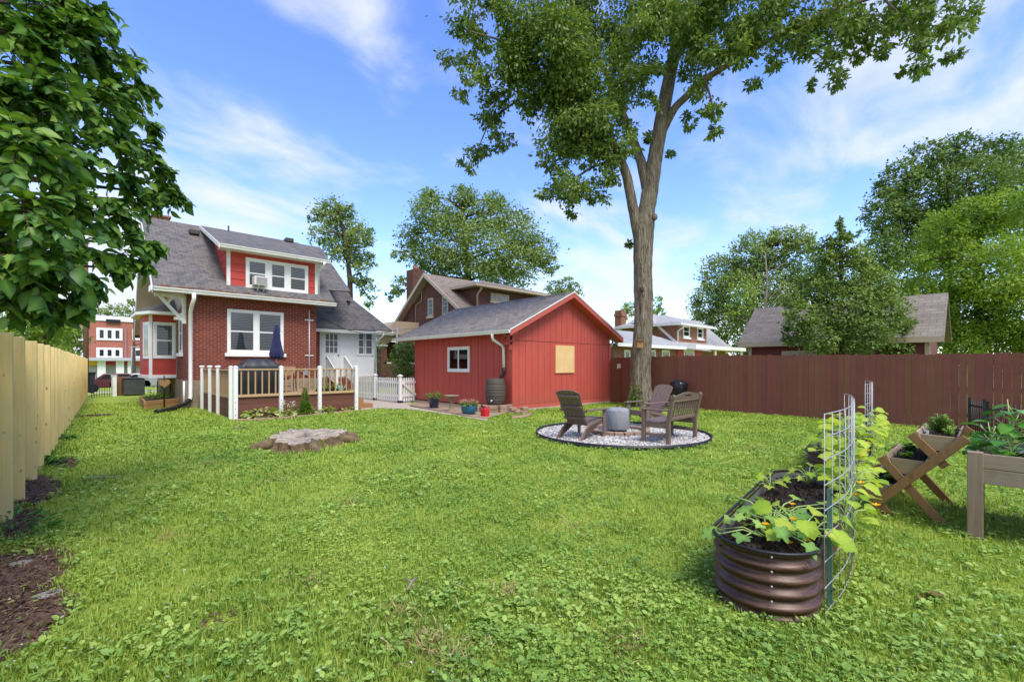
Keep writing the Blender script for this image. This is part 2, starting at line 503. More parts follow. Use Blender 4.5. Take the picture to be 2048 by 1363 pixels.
M_stone = paint('tan_block_stone', (.33, .22, .155), .9, .18, 6, (.20, .11, .075), .6, bump=.4, dirt_scale=7)
M_birdbath = paint('old_concrete', (.26, .19, .14), .9, .15, 7, (.15, .10, .07), .5, bump=.3)
M_glazeblue = paint('dark_blue_glaze', (.012, .022, .06), .15, .2, 5, spec=.6)
M_glazeteal = paint('teal_glaze', (.008, .105, .16), .18, .2, 6, (.01, .05, .09), .5, spec=.6)
M_barrel = wood('grey_brown_barrel', (.105, .088, .072), (.075, .062, .05), 1, .55, 30, 0, .1)
M_redplastic = paint('red_plastic', (.58, .02, .025), .35, .05)
M_green_plastic = paint('pale_green_plastic', (.22, .42, .33), .4, .05)
M_soil = paint('dark_soil', (.022, .014, .010), .95, .5, 40, (.075, .05, .036), .6, bump=.9, dirt_scale=55)
M_mulch = paint('brown_mulch', (.105, .06, .04), .95, .35, 25, (.21, .14, .10), .7, bump=.9, dirt_scale=38)
M_bedgravel = paint('tan_pea_gravel', (.30, .22, .15), .95, .35, 30, (.42, .34, .26), .7, bump=.8, dirt_scale=26)
M_glass = glassmat('window_glass')
M_iron = paint('black_iron', (.010, .010, .011), .5, .1)
M_galv = paint('galvanised_wire', (.36, .37, .37), .5, .08, metal=.3)
M_zinc = paint('zinc_rim', (.42, .43, .44), .35, .1, metal=.7)
M_tpost = paint('green_steel_post', (.10, .19, .15), .5, .15, 8)
M_debris = paint('rusty_leaf_litter', (.15, .075, .04), .95, .4, 14, (.30, .22, .14), .7, bump=.9, dirt_scale=20)
M_steel = paint('grey_steel', (.30, .31, .33), .5, .1, metal=.4)
M_acgrey = paint('dark_grey_louvres', (.03, .034, .04), .5, .1)
M_pale = paint('pale_plastic', (.66, .66, .63), .5, .05)
M_pole = wood('utility_pole_wood', (.17, .085, .06), (.12, .06, .045), 1, .9, 20, .2, .1)
M_paver = paint('old_paver', (.30, .21, .16), .9, .15, 6, (.2, .13, .1), .5, bump=.3)

M_porchglass = paint('grey_reflection_glass', (.16, .165, .165), .12, .25, 2, spec=.6)  # grey reflection on the porch panes is painted into the colour
def pane_material():
    t = NT('reflective_window_pane')
    gl = t.n('ShaderNodeBsdfGlossy'); gl.inputs['Roughness'].default_value = .03
    tr = t.n('ShaderNodeBsdfTransparent'); tr.inputs[0].default_value = (.82, .84, .84, 1)
    fr = t.n('ShaderNodeFresnel'); fr.inputs[0].default_value = 1.42
    mx = t.n('ShaderNodeMixShader'); t.l(t.math('ADD', t.math('MULTIPLY', fr.outputs[0], 1.0), .03, True), mx.inputs[0])
    t.l(tr.outputs[0], mx.inputs[1]); t.l(gl.outputs[0], mx.inputs[2]); t.l(mx.outputs[0], t.out.inputs[0])
    return t.m
M_pane = pane_material()
def blind_material():
    t = NT('closed_blind_slats')
    sp = t.n('ShaderNodeSeparateXYZ'); t.l(t.coord('UV'), sp.inputs[0])
    fr = t.math('FRACT', t.math('MULTIPLY', sp.outputs[1], 1/.062))
    colr = t.mix(t.mr(fr, .35, .75, 0, 1), (.50, .50, .48), (.12, .125, .13))
    t.col(colr); return t.set(.6)
M_blind = blind_material()
def gravel_material():
    t = NT('white_gravel')
    v = t.coord('Object')
    vo = t.n('ShaderNodeTexVoronoi'); t.l(v, vo.inputs['Vector']); vo.inputs['Scale'].default_value = 26
    c1 = t.ramp(t.math('FRACT', t.math('MULTIPLY', vo.outputs['Color'], 1.0)), [(.05, (.20, .19, .175)), (.5, (.40, .375, .345)), (.95, (.58, .55, .51))])
    colr = t.mix(t.mr(vo.outputs['Distance'], .35, .75, 0, .8), c1, (.12, .11, .10))
    t.col(colr); t.bump(t.math('SUBTRACT', 1.0, vo.outputs['Distance']), .9, .02)
    return t.set(.9, 0, .3)
M_gravel = gravel_material()
def lawn_material():
    t = NT('lawn_ground')
    v = t.coord('Object')
    fine = t.noise(v, 42, 6, .72)
    mid = t.noise(v, 4.5, 5, .62)
    big = t.noise(v, .55, 4, .55)
    colr = t.ramp(fine, [(.30, (.100, .135, .024)), (.47, (.250, .340, .048)), (.62, (.39, .48, .085)), (.75, (.52, .54, .14))])
    colr = t.mix(t.mr(mid, .35, .7, 0, .55), colr, t.mix(1.0, colr, (1.35, 1.12, .8), 'MULTIPLY'))
    colr = t.mix(t.mr(big, .38, .66, .55, 0), colr, t.mix(1.0, colr, (.72, .86, .9), 'MULTIPLY'))
    dry = t.noise(v, 1.6, 7, .72)
    colr = t.mix(t.mr(dry, .60, .74, 0, .45), colr, (.26, .20, .09))
    # pavement and roadway beyond the yard have sheets of their own
    t.col(colr); t.bump(fine, .8, .03)
    return t.set(.95, 0, .15)
M_lawn = lawn_material()
def bark_material():
    t = NT('grey_brown_bark')
    v = t.coord('Object', (1, 1, .11))
    n1 = t.noise(v, 11, 9, .74, 1.8)
    n2 = t.noise(t.coord('Object'), 1.3, 4)
    n3 = t.noise(t.coord('Object', (1, 1, .3)), 5, 6, .7)
    colr = t.ramp(n1, [(.30, (.06, .045, .032)), (.43, (.16, .125, .095)), (.55, (.36, .305, .245)), (.72, (.54, .49, .425))])
    colr = t.mix(t.mr(n2, .45, .7, 0, .5), colr, t.mix(1.0, colr, (.95, .86, .76), 'MULTIPLY'))
    colr = t.mix(t.mr(n3, .58, .72, 0, .35), colr, (.12, .125, .06))
    t.col(colr); t.bump(n1, 1.0, .14)
    return t.set(.95, 0, .15)
M_bark = bark_material()
M_bark_dk = paint('dark_bark', (.075, .055, .042), .95, .3, 6, stretch=(1, 1, .2), bump=.5)
M_bark_pale = paint('bare_pale_bark', (.26, .21, .165), .95, .2, 6, stretch=(1, 1, .2))
def weathered_stump():
    t = NT('cracked_stump_wood')
    v = t.coord('Object')
    n1 = t.noise(t.coord('Object', (3, 14, 6)), 2.0, 8, .7, .6)
    colr = t.ramp(n1, [(.32, (.06, .05, .04)), (.42, (.22, .175, .13)), (.58, (.46, .395, .31)), (.78, (.60, .53, .44))])
    t.col(colr); t.bump(n1, .9, .03); return t.set(.95)
M_stump = weathered_stump()
M_stump_bark = paint('mossy_stump_bark', (.15, .10, .06), .95, .4, 14, (.20, .23, .04), .75, bump=.8, dirt_scale=6)

L_hick = leafmat('hickory_leaves', (.055, .105, .026), (.155, .245, .062), (.310, .380, .115), .32)
L_near = leafmat('broad_glossy_leaves', (.022, .070, .016), (.075, .175, .028), (.230, .360, .055), .30, .38)
L_far = leafmat('mid_green_leaves', (.085, .150, .045), (.220, .320, .095), (.380, .450, .155), .25, .6, .35)
L_dark = leafmat('deep_green_leaves', (.050, .100, .026), (.135, .225, .055), (.250, .330, .100), .22, .6, .35)
L_lime = leafmat('lime_green_leaves', (.075, .150, .022), (.215, .340, .045), (.430, .520, .080), .35, .55, .3)
L_maple = leafmat('maple_leaves', (.075, .140, .034), (.190, .285, .070), (.330, .400, .120), .28, .6, .5)
L_squash = leafmat('squash_leaves', (.110, .260, .060), (.240, .430, .085), (.420, .600, .130), .35, .5)
L_vine = leafmat('cucumber_leaves', (.190, .340, .035), (.370, .540, .055), (.600, .700, .100), .45, .5)
L_pepper = leafmat('pepper_leaves', (.035, .13, .02), (.07, .23, .03), (.16, .38, .05), .3, .35)
L_herb = leafmat('herb_leaves', (.07, .15, .03), (.15, .27, .05), (.28, .40, .09), .35)
L_hosta = leafmat('pale_edged_hosta_leaves', (.10, .21, .03), (.26, .37, .08), (.62, .62, .28), .3)
L_ivy = leafmat('ivy_leaves', (.03, .08, .01), (.09, .17, .02), (.20, .28, .04), .3)
L_flower = leafmat('pink_petals', (.45, .12, .16), (.55, .30, .25), (.60, .50, .36), .3)
L_yellow = leafmat('orange_yellow_petals', (.75, .30, .01), (.80, .42, .01), (.85, .55, .03), .3)
L_white = leafmat('white_petals', (.6, .55, .58), (.75, .72, .72), (.8, .78, .8), .3)
L_grass = leafmat('grass_blades', (.095, .175, .026), (.265, .390, .060), (.500, .560, .130), .35, .55, .75)
L_clover = leafmat('clover_leaves', (.110, .235, .045), (.280, .440, .070), (.520, .620, .130), .3, .5, .9)
L_weed = leafmat('broad_weed_leaves', (.120, .250, .065), (.280, .435, .090), (.490, .590, .150), .3, .42, .9)
L_dry = leafmat('dry_leaves', (.16, .075, .03), (.26, .15, .07), (.40, .28, .15), .2, .7)
# ---------------------------------------------------------------- the ground
def ground_z(x, y):
    return -.035*max(0.0, y-31) if y < 75 else -.035*44
gb = MB()
ys = [-60, -20, -6, 0, 6, 12, 20, 31, 36, 40, 46, 52, 60, 75, 130, 400]
xs = [-400, -90, -40, -12, 0, 8, 16, 30, 60, 120, 400]
for j in range(len(ys)-1):
    for i in range(len(xs)-1):
        gb.poly([(xs[i], ys[j], ground_z(0, ys[j])), (xs[i+1], ys[j], ground_z(0, ys[j])),
                 (xs[i+1], ys[j+1], ground_z(0, ys[j+1])), (xs[i], ys[j+1], ground_z(0, ys[j+1]))])
lawn = gb.build('lawn', M_lawn, weld=True); tag(lawn, kind='structure')
M_asph = paint('asphalt', (.055, .055, .057), .9, .12, 2)
rb = MB(); rb.add([(-200, 46, ground_z(0, 46)+.01), (200, 46, ground_z(0, 46)+.01), (200, 52, ground_z(0, 52)+.01), (-200, 52, ground_z(0, 52)+.01)], [(0, 1, 2, 3)])
tag(rb.build('road', M_asph), kind='structure')
wb = MB(); wb.box(-60, 40.4, ground_z(0, 40)-.1, 60, 42, ground_z(0, 41)+.04)
tag(wb.build('pavement', M_conc), kind='structure')

# ---------------------------------------------------------------- red garage
GX0, GX1, GY0, GY1 = 10.15, 15.60, 10.62, 16.45
GEZ = 2.50            # underside of the eaves
GXM = (GX0+GX1)/2
garage = thing('garage', 'barn red board-sided garage with grey shingle roof and boarded-up gable window', 'garage', (GXM, (GY0+GY1)/2, 0))
slope = (4.12-2.62)/(GXM-(GX0-.42))
def gz(x): return 4.12-slope*abs(x-GXM)       # top of roof deck
b = MB()
b.box(GX0+.03, GY0+.03, .05, GX1-.03, GY1-.03, 2.45)
b.build('core_wall', M_groove, garage)
# side wall of grooved boards
b = MB(); y = GY0; rnd = random.Random(3)
while y < GY1-.01:
    wd = min(rnd.choice((.2, .3, .3, .4)), GY1-y)
    b.box(GX0, y+.008, .12, GX0+.028, y+wd-.008, 2.56); y += wd
b.build('side_wall', M_red, garage)
# gable wall: boards below, boards above the seam, all cut to the rake
b = MB(); x = GX0
while x < GX1-.01:
    wd = min(.305 if x < GXM+.45 else .2, GX1-x)
    b.box(x+.006, GY0, .22, x+wd-.006, GY0+.028, 2.30)
    xa, xb = x+.006, x+wd-.006
    za, zb = gz(xa)-.16, gz(xb)-.16
    pts = [(xa, GY0-.006, 2.315), (xb, GY0-.006, 2.315)]
    if xa < GXM < xb: pts += [(xb, GY0-.006, zb), (GXM, GY0-.006, gz(GXM)-.16), (xa, GY0-.006, za)]
    else: pts += [(xb, GY0-.006, max(zb, 2.33)), (xa, GY0-.006, max(za, 2.33))]
    b.prism(pts, (0, .03, 0)); x += wd
b.prism([(GX0+.03, GY0+.035, 2.0), (GX1-.03, GY0+.035, 2.0), (GX1-.03, GY0+.035, gz(GX1)-.2), (GXM, GY0+.035, 3.9), (GX0+.03, GY0+.035, gz(GX0)-.2)], (0, .02, 0))
b.build('gable_wall', M_red, garage)
b = MB()
b.box(GX0-.02, GY0-.028, .06, GX1+.02, GY0+.01, .21)
b.build('skirt_board', M_red_trim, garage)
b = MB()
b.box(GX0-.022, GY0-.03, .1, GX0+.0, GY0+.10, 2.52); b.box(GX0, GY0-.03, .1, GX0+.10, GY0-.008, 2.40)
b.build('corner_board', M_red, garage)
MB().box(GX1-.10, GY0-.03, .1, GX1+.02, GY0-.008, 2.34).build('corner_board', M_red, garage)
# roof
RO = .42
def roof_slab(mb, xa, xb, y0, y1, zf, th=.045):
    mb.prism([(xa, y0, zf(xa)), (xb, y0, zf(xb)), (xb, y0, zf(xb)-th), (xa, y0, zf(xa)-th)], (0, y1-y0, 0))
b = MB()
roof_slab(b, GX0-RO, GXM, GY0-.36, GY1+.95, gz)
roof_slab(b, GXM, GX1+RO, GY0-.36, GY1+.95, gz)
groof = b.build('roof', M_shing_g, garage)
b = MB()
n = 7
for i in range(n):
    y = GY0-.36+(GY1-GY0+1.3)*i/n
    b.prism([(GXM-.13, y, gz(GXM-.13)+.012), (GXM, y, 4.12+.014), (GXM+.13, y, gz(GXM+.13)+.012), (GXM, y, 4.08)], (0, (GY1-GY0+1.3)/n-.004, 0))
b.build('ridge_cap', M_shing_g, groof)
b = MB()    # rake boards with white drip edge
for sgn in (-1, 1):
    xe = GXM+sgn*(GXM-GX0+RO)
    for (yo, t0, t1, th) in ((GY0-.36, .047, .20, .022),):
        b.prism([(GXM, yo-.0, 4.12-t0), (xe, yo, gz(xe)-t0), (xe, yo, gz(xe)-t1), (GXM, yo, 4.12-t1)], (0, th, 0))
b.build('rake_board', M_red_trim, garage)
b = MB()
for sgn in (-1, 1):
    xe = GXM+sgn*(GXM-GX0+RO+.01)
    b.prism([(GXM, GY0-.372, 4.13), (xe, GY0-.372, gz(xe)+.01), (xe, GY0-.372, gz(xe)-.03), (GXM, GY0-.372, 4.09)], (0, .012, 0))
b.build('drip_edge', M_white, garage)
b = MB()    # soffit under the gable overhang and the eave
for sgn in (-1, 1):
    xe = GXM+sgn*(GXM-GX0+RO)
    b.prism([(GXM, GY0-.335, 4.12-.19), (xe, GY0-.335, gz(xe)-.19), (xe, GY0-.335, gz(xe)-.205), (GXM, GY0-.335, 4.12-.205)], (0, .33, 0))
b.box(GX0-RO+.03, GY0-.30, gz(GX0-RO)-.115, GX0-.001, GY1+.9, gz(GX0-RO)-.10)
b.build('soffit', M_red_trim, garage)
# gutter along the yard side
GZ = gz(GX0-RO)-.02
def gutter(mb, p, q, out, h=.105, w_=.11):
    """open K-style gutter from p to q (top back edge), out = unit vector away from the wall"""
    p, q, out = Vector(p), Vector(q), Vector(out); dz = Vector((0, 0, 1))
    prof = [(0, 0), (.0, -h), (w_*.62, -h), (w_*.75, -h*.5), (w_, -h*.22), (w_, 0), (w_-.008, 0), (w_-.008, -h*.2), (w_*.7, -h*.45), (w_*.58, -h+.008), (.008, -h+.008), (.008, 0)]
    pts = [p+out*a+dz*bz for a, bz in prof]
    mb.prism(pts, q-p)
    for e, sgn in ((p, 1), (q, -1)):
        ep = [e+out*a+dz*bz for a, bz in prof[:6]]
        mb.prism(ep, (q-p).normalized()*(.004*sgn))
b = MB()
gutter(b, (GX0-RO-.002, GY0-.36, GZ), (GX0-RO-.002, GY1+.93, GZ), (-1, 0, 0))
b.build('gutter', M_gutter, garage)
def downspout(pts, name='downspout', m=None, parent=None, w_=.085, d_=.06):
    mb = MB()
    for a, bq in zip(pts[:-1], pts[1:]):
        a, bq = Vector(a), Vector(bq); ex = (bq-a).normalized()*.012
        mb.beam(a-ex, bq+ex, w_, d_, (1, 0, 0) if abs((bq-a).normalized().z) > .7 else (0, 0, 1))
    return mb.build(name, m or M_gutter, parent, bevel=.008)
DY = GY0+.42
def ds_tube(pts, r, m, parent, name='downspout'):
    return MB().tube(pts, r, 10).build(name, m, parent)
gx = GX0-RO-.06
ds_tube([(gx, DY, GZ-.09), (gx, DY, GZ-.20), (gx+.04, DY, GZ-.28), (GX0-.14, DY-.10, GZ-.46), (GX0-.09, DY-.11, GZ-.56), (GX0-.08, DY-.11, 1.36)], .046, M_gutter, garage)
MB().tube([(GX0-.08, DY-.11, 1.42), (GX0-.08, DY-.11, 1.28), (GX0-.13, DY-.06, 1.12), (GX0-.2, DY+.01, .98)], [.056, .056, .055, .06], 10).build('downspout_elbow', M_black, garage)
ds_tube([(GX1+RO, GY0+.15, GZ-.05), (GX1+RO, GY0+.15, GZ-.18), (GX1+.14, GY0+.12, GZ-.4), (GX1+.09, GY0+.1, .3)], .045, M_gutter, garage)
b = MB()    # bracket at the eave corner
b.box(GX0-.30, GY0-.02, 2.16, GX0-.02, GY0+.05, 2.24); b.box(GX0-.12, GY0-.02, 1.98, GX0-.02, GY0+.05, 2.5); b.box(GX0-.2, GY0-.02, 2.3, GX0-.03, GY0+.05, 2.46)
b.build('eave_bracket', M_red, garage, bevel=.01)

def window(parent, axis, plane, a0, a1, z0, z1, out, frame=.07, sashes=1, split='h', blind=True, sill=True, muntin=None, fm=None, name='window', proud=.035, hang=.5):
    """a window whose frame stands `proud` of the wall; axis 'x' = runs along x on plane y; out = +-1 outward direction of the wall"""
    fm = fm or M_white
    def P(a, d, z): return (a, plane+out*d, z) if axis == 'x' else (plane+out*d, a, z)
    def bx(mb, a_0, a_1, d0, d1, z_0, z_1):
        p, q = P(a_0, d0, z_0), P(a_1, d1, z_1); mb.box(p[0], p[1], p[2], q[0], q[1], q[2])
    fb = MB()
    bx(fb, a0, a1, .001, proud, z1-frame, z1); bx(fb, a0, a1, .001, proud, z0, z0+frame)
    bx(fb, a0, a0+frame, .001, proud-.002, z0+frame, z1-frame); bx(fb, a1-frame, a1, .001, proud-.002, z0+frame, z1-frame)
    wd = (a1-a0-frame*2)/sashes
    for i in range(1, sashes):
        c = a0+frame+wd*i; bx(fb, c-frame*.9, c+frame*.9, .001, proud-.004, z0+frame, z1-frame)
    wo_ = fb.build(name, fm, parent, bevel=.006)
    if sill:
        sb = MB(); bx(sb, a0-.08, a1+.08, .001, proud+.07, z0-.13, z0); sb.build('sill', fm, wo_, bevel=.008)
    for i in range(sashes):
        s0 = a0+frame+wd*i+(frame*.9 if i > 0 else 0); s1 = a0+frame+wd*(i+1)-(frame*.9 if i < sashes-1 else 0)
        zz0, zz1 = z0+frame, z1-frame; sf = .032
        sb = MB()
        bx(sb, s0, s0+sf, .002, .02, zz0, zz1); bx(sb, s1-sf, s1, .002, .02, zz0, zz1)
        bx(sb, s0+sf, s1-sf, .002, .02, zz0, zz0+sf*1.2); bx(sb, s0+sf, s1-sf, .002, .02, zz1-sf, zz1)
        if split == 'h': bx(sb, s0+sf, s1-sf, .002, .022, (zz0+zz1)/2-.022, (zz0+zz1)/2+.022)
        elif split == 'v': bx(sb, (s0+s1)/2-.03, (s0+s1)/2+.03, .002, .022, zz0+sf*1.2, zz1-sf)
        if muntin:
            nx, nz, part_ = muntin
            mz0 = zz0+sf if part_ == 'all' else (zz0+zz1)/2
            for k in range(1, nx): c = s0+sf+(s1-s0-2*sf)*k/nx; bx(sb, c-.011, c+.011, .003, .018, mz0, zz1-sf)
            for k in range(1, nz): c = mz0+(zz1-mz0)*k/nz; bx(sb, s0+sf, s1-sf, .003, .017, c-.011, c+.011)
        so_ = sb.build('sash', fm, wo_)
        gb_ = MB(); bx(gb_, s0+sf*.6, s1-sf*.6, .0045, .0065, zz0+sf*.6, zz1-sf*.6); gb_.build('pane', M_pane, wo_)
        bb = MB()
        bx(bb, s0+.005, s1-.005, .0012, .0028, zz0+.005, zz1-.005)
        bb.build('blind' if blind else 'dark_room', M_blind if blind else M_dark, wo_)
    return wo_
M_dark = paint('dark_interior', (.035, .04, .045), .8, .3, 1.2, (.10, .10, .10), .6)
# garage side window, plywood patch
c0, c1 = PX(896, 694, GX0), PX(940, 744, GX0)
window(garage, 'y', GX0, c1.y, c0.y, c1.z, c0.z, -1, .085, 1, 'v', False, False)
p0, p1 = PY(1110, 690, GY0), PY(1147, 745, GY0)
b = MB(); b.box(p0.x, GY0-.045, p1.z, p1.x, GY0-.001, p0.z)
b.build('plywood_panel', M_ply, garage, bevel=.003, label='raw plywood sheet screwed over the gable window')
b = MB(); b.box(GX0-.04, GY0-.05, -.05, GX1+.04, GY1+.02, .07); b.build('foundation', M_conc, garage)
# ---------------------------------------------------------------- the brick house
HXL, HXR, HYB, HYP = 2.82, 7.24, 19.35, 21.15      # brick left/right, rear brick wall, porch wall
PXR = 10.75                                          # right end of the porch
house = thing('brick_house', 'red brick bungalow with grey shingle roof, red rear dormer and white back porch', 'house', (6.5, 23, 0))
FZ = .98
b = MB()
b.box(HXL, HYB, FZ, HXR, 27.0, 4.25)
b.box(HXR+.02, HYP-.25, FZ, HXR+.74, HYP+3, 3.3)
b.prism([(HXL+.02, 19.6, 4.0), (HXL+.02, 26.0, 4.0), (HXL+.02, 22.5, 6.75)], (.2, 0, 0))
b.build('brick_wall', M_brick, house)
b = MB(); b.box(HXL-.03, HYB-.03, -.1, HXR+.02, 27.03, FZ-.001); b.box(HXR+.02, HYP-.22, -.1, PXR, 26.8, FZ-.02)
b.build('foundation', M_found, house)
b = MB(); b.box(HXR+.76, HYP+.02, .95, PXR-.02, 26.5, 3.2); b.build('porch_core', M_white, house)
# main roof: ridge along x
RY, RZ = 22.5, 7.22
EY, EZ = 18.88, 4.10
XL, XR = 1.83, 8.62
def nslab(mb, pts, th=.06):
    pts = [Vector(p) for p in pts]; n = (pts[1]-pts[0]).cross(pts[2]-pts[0]).normalized()
    if n.z < 0: n = -n
    mb.prism(pts, -n*th)
b = MB()
nslab(b, [(XL, EY, EZ), (7.86, EY, EZ), (7.86, 19.6, EZ+(19.6-EY)*(RZ-EZ)/(RY-EY)), (8.9, 19.75, 4.80), (XR, RY, RZ), (XL, RY, RZ)])
nslab(b, [(XL, RY, RZ), (XR, RY, RZ), (10.6, 26.5, 3.0), (XL, 25.35, 2.72)])
# lower plane over the porch
pe = [PY(627, 656, 20.62), PY(786, 661, 20.62)]
kk = PY(705, 598, 21.30)
aa = PY(640, 499, RY)
nslab(b, [pe[0], pe[1], kk, aa, (7.2, RY-.1, aa.z-.1)])
hroof = b.build('roof', M_shing, house)
M_soff = paint('soffit_paint', (.40, .31, .23), .7, .06)
b = MB()    # rake trim and soffits on the left gable
def rakeboard(mb, p, q, th, h, dx):
    p, q = Vector(p), Vector(q)
    mb.prism([p, q, q-Vector((0, 0, h)), p-Vector((0, 0, h))], (dx, 0, 0))
rakeboard(b, (XL-.02, EY, EZ-.03), (XL-.02, RY, RZ-.03), 0, .2, .03)
b.build('rake_trim', M_white, house); b = MB()
rakeboard(b, (XL-.02, 25.37, 2.70), (XL-.02, RY, RZ-.03), 0, .2, .03)
b.build('rake_trim', M_white, house); b = MB()
rakeboard(b, (pe[1].x, pe[1].y, pe[1].z-.0), (kk.x, kk.y, kk.z), 0, .12, .02)
b.build('rake_trim', M_white, house)
b = MB()
nslab(b, [(XL+.02, EY+.1, EZ-.10), (HXL, EY+.1, EZ-.10), (HXL, RY, RZ-.18), (XL+.02, RY, RZ-.18)], .02)
nslab(b, [(XL+.02, 25.2, 2.80), (HXL, 25.2, 2.80), (HXL, RY, RZ-.18), (XL+.02, RY, RZ-.18)], .02)
b.box(XL+.05, EY+.02, EZ-.14, 7.8, HYB+.05, EZ-.12)
b.build('soffit', M_soff, house)
b = MB(); b.prism([(HXL-.02, 19.5, 3.9), (HXL-.02, 25.2, 2.6), (HXL-.02, 22.5, RZ-.25)], (.03, 0, 0)); b.prism([(HXL-.02, 21.5, 1.0), (HXL-.02, 25.2, 1.0), (HXL-.02, 25.2, 2.62), (HXL-.02, 21.5, 3.7)], (.03, 0, 0))
b.build('gable_siding', M_tan_dk, house)
b = MB(); gutter(b, (XL, EY-.002, EZ-.03), (7.86, EY-.002, EZ-.03), (0, -1, 0), .13, .13)
b.box(XL-.06, EY-.16, EZ-.17, XL-.025, EY+.5, EZ+.02)
hg = b.build('gutter', M_gutter, house)
b = MB(); gutter(b, (pe[0].x-.1, 20.60, pe[0].z-.02), (pe[1].x, 20.60, pe[0].z-.02), (0, -1, 0), .12, .11)
b.build('gutter', M_gutter, house)
# leaf litter lying on the low roof strip behind the gutter
b = MB(); rnd = random.Random(5)
for i in range(120):
    x = rnd.uniform(XL+.15, 7.7); yy = EY-.05+rnd.uniform(0, .16); z = EZ-.02+max(0, yy-EY)*.85
    s_ = rnd.uniform(.04, .10); b.ball((x, yy, z), s_*1.6, s_*.7, s_*.35, 6, 4)
b.build('leaf_litter', M_debris, hg)
ds_tube([(HXL+.12, EY-.07, EZ-.15), (HXL+.12, EY-.07, EZ-.34), (HXL+.09, EY+.05, EZ-.50), (HXL+.09, HYB-.09, EZ-.72), (HXL+.09, HYB-.09, .42), (HXL+.06, HYB-.14, .30), (HXL-.05, HYB-.25, .20)], .062, M_gutter, house)
MB().tube([(HXL+.05, HYB-.15, .30), (HXL-.12, HYB-.35, .17), (HXL-.45, HYB-.75, .09), (HXL-.75, HYB-1.15, .06), (HXL-1.0, HYB-1.45, .06)], [.07, .075, .075, .07, .07], 10).build('drain_hose', M_black, house, label='black corrugated drain hose from the downspout across the grass')
ds_tube([(pe[1].x-.55, 20.55, pe[1].z-.1), (pe[1].x-.55, 20.55, pe[1].z-.25), (PXR+.0, HYP-.07, pe[1].z-.62), (PXR-.02, HYP-.07, .6)], .055, M_gutter, house)
# wall window
w0, w1 = PY(454, 619, HYB), PY(567, 708, HYB)
window(house, 'x', HYB, w0.x, w1.x, 1.95, 3.57, -1, .085, 2, 'h', True, True)
# side window seen on edge, on the left wall
window(house, 'y', HXL, 20.2, 20.9, 1.95, 3.4, -1, .07, 1, 'h', True, True)
# conduit on the brick
b = MB(); b.tube([(6.95, HYB-.03, 3.75), (6.95, HYB-.03, .95)], .022, 8)
for z in (3.35, 1.9): b.box(6.78, HYB-.035, z-.02, 7.12, HYB-.005, z+.02)
b.build('conduit', M_pale, house)
# eave bracket (peeling)
b = MB()
b.box(HXL-.12, HYB+.10, 2.95, HXL-.001, HYB+.22, 3.95)
b.box(XL+.1, HYB+.11, 3.84, HXL-.12, HYB+.21, 3.95)
b.beam((XL+.25, HYB+.16, 3.86), (HXL-.10, HYB+.16, 3.05), .10, .10, (0, 1, 0))
b.beam((XL+.45, HYB+.16, 3.60), (XL+.62, HYB+.16, 3.86), .06, .06, (0, 1, 0))
b.tube([(HXL-.35, HYB+.16, 3.12), (HXL+.05, HYB+.16, 3.10)], .055, 8)
b.build('eave_bracket', M_white_old, house, bevel=.01)
# dormer
DXL, DXR, DYF = 4.02, 7.26, 19.30
dz0 = 4.10
dorm = MB()
dz1 = 5.78
dorm.box(DXL, DYF, dz0, DXR, DYF+.05, dz1)
dorm.prism([(DXL, DYF+.05, dz0+.2), (DXL, 22.3, 6.9), (DXL, 22.3, 7.0), (DXL, DYF+.05, dz1)], (.06, 0, 0))
dorm.prism([(DXR-.06, DYF+.05, dz0+.2), (DXR-.06, 22.3, 6.9), (DXR-.06, 22.3, 7.0), (DXR-.06, DYF+.05, dz1)], (.06, 0, 0))
for k in range(6):      # shingle courses
    z = dz0+.03+k*.28
    dorm.prism([(DXL+.001, DYF-.022, z), (DXR-.001, DYF-.022, z), (DXR-.001, DYF-.004, z+.275), (DXL+.001, DYF-.004, z+.275)], (0, .02, 0))
    zt = z+.16
    ya, yb = DYF+.06, min(22.2, EY+(z-EZ)/((RZ-EZ)/(RY-EY))+1.0)
    if yb > ya+.1: dorm.prism([(DXL-.016, ya, z+.12), (DXL-.016, yb, z+.12), (DXL-.003, yb, z+.38), (DXL-.003, ya, z+.38)], (.01, 0, 0))
dorm_o = dorm.build('dormer', M_red_shake, house)
b = MB()
b.box(DXL-.02, DYF-.035, dz0, DXL+.10, DYF-.003, dz1); b.box(DXR-.10, DYF-.035, dz0, DXR+.012, DYF+.06, dz1)
b.box(DXL+.10, DYF-.05, dz0-.02, DXR-.10, DYF-.026, dz0+.05)
b.prism([(DXL-.025, DYF+.0, dz0+.02), (DXL-.025, DYF+.14, dz0+.14), (DXL-.025, 22.1, 6.92), (DXL-.025, 22.1, 6.80)], (.02, 0, 0))
b.build('dormer_trim', M_white_old, dorm_o)
b = MB()
er, zr = 18.85, 5.82
nslab(b, [(DXL-.32, er, zr), (DXR+.36, er, zr), (DXR+.30, 22.42, 7.23), (DXL-.32, 22.42, 7.23)])
b.build('dormer_roof', M_shing, dorm_o)
b = MB(); gutter(b, (DXL-.32, er-.002, zr-.02), (DXR+.36, er-.002, zr-.02), (0, -1, 0), .12, .11)
b.prism([(DXL-.345, er, zr+.0), (DXL-.345, 22.42, 7.24), (DXL-.345, 22.42, 7.10), (DXL-.345, er, zr-.16)], (.025, 0, 0))
b.box(DXL-.3, er, zr-.14, DXR+.3, DYF, zr-.12)
b.build('dormer_gutter', M_gutter, dorm_o)
ds_tube([(DXR+.1, er-.06, zr-.12), (DXR+.1, er-.06, zr-.22), (DXR+.07, DYF-.0, zr-.42), (DXR+.06, DYF-.0, dz0+.1)], .05, M_gutter, dorm_o)
q0, q1 = PY(491, 511, DYF-.02), PY(616, 593, DYF-.02)
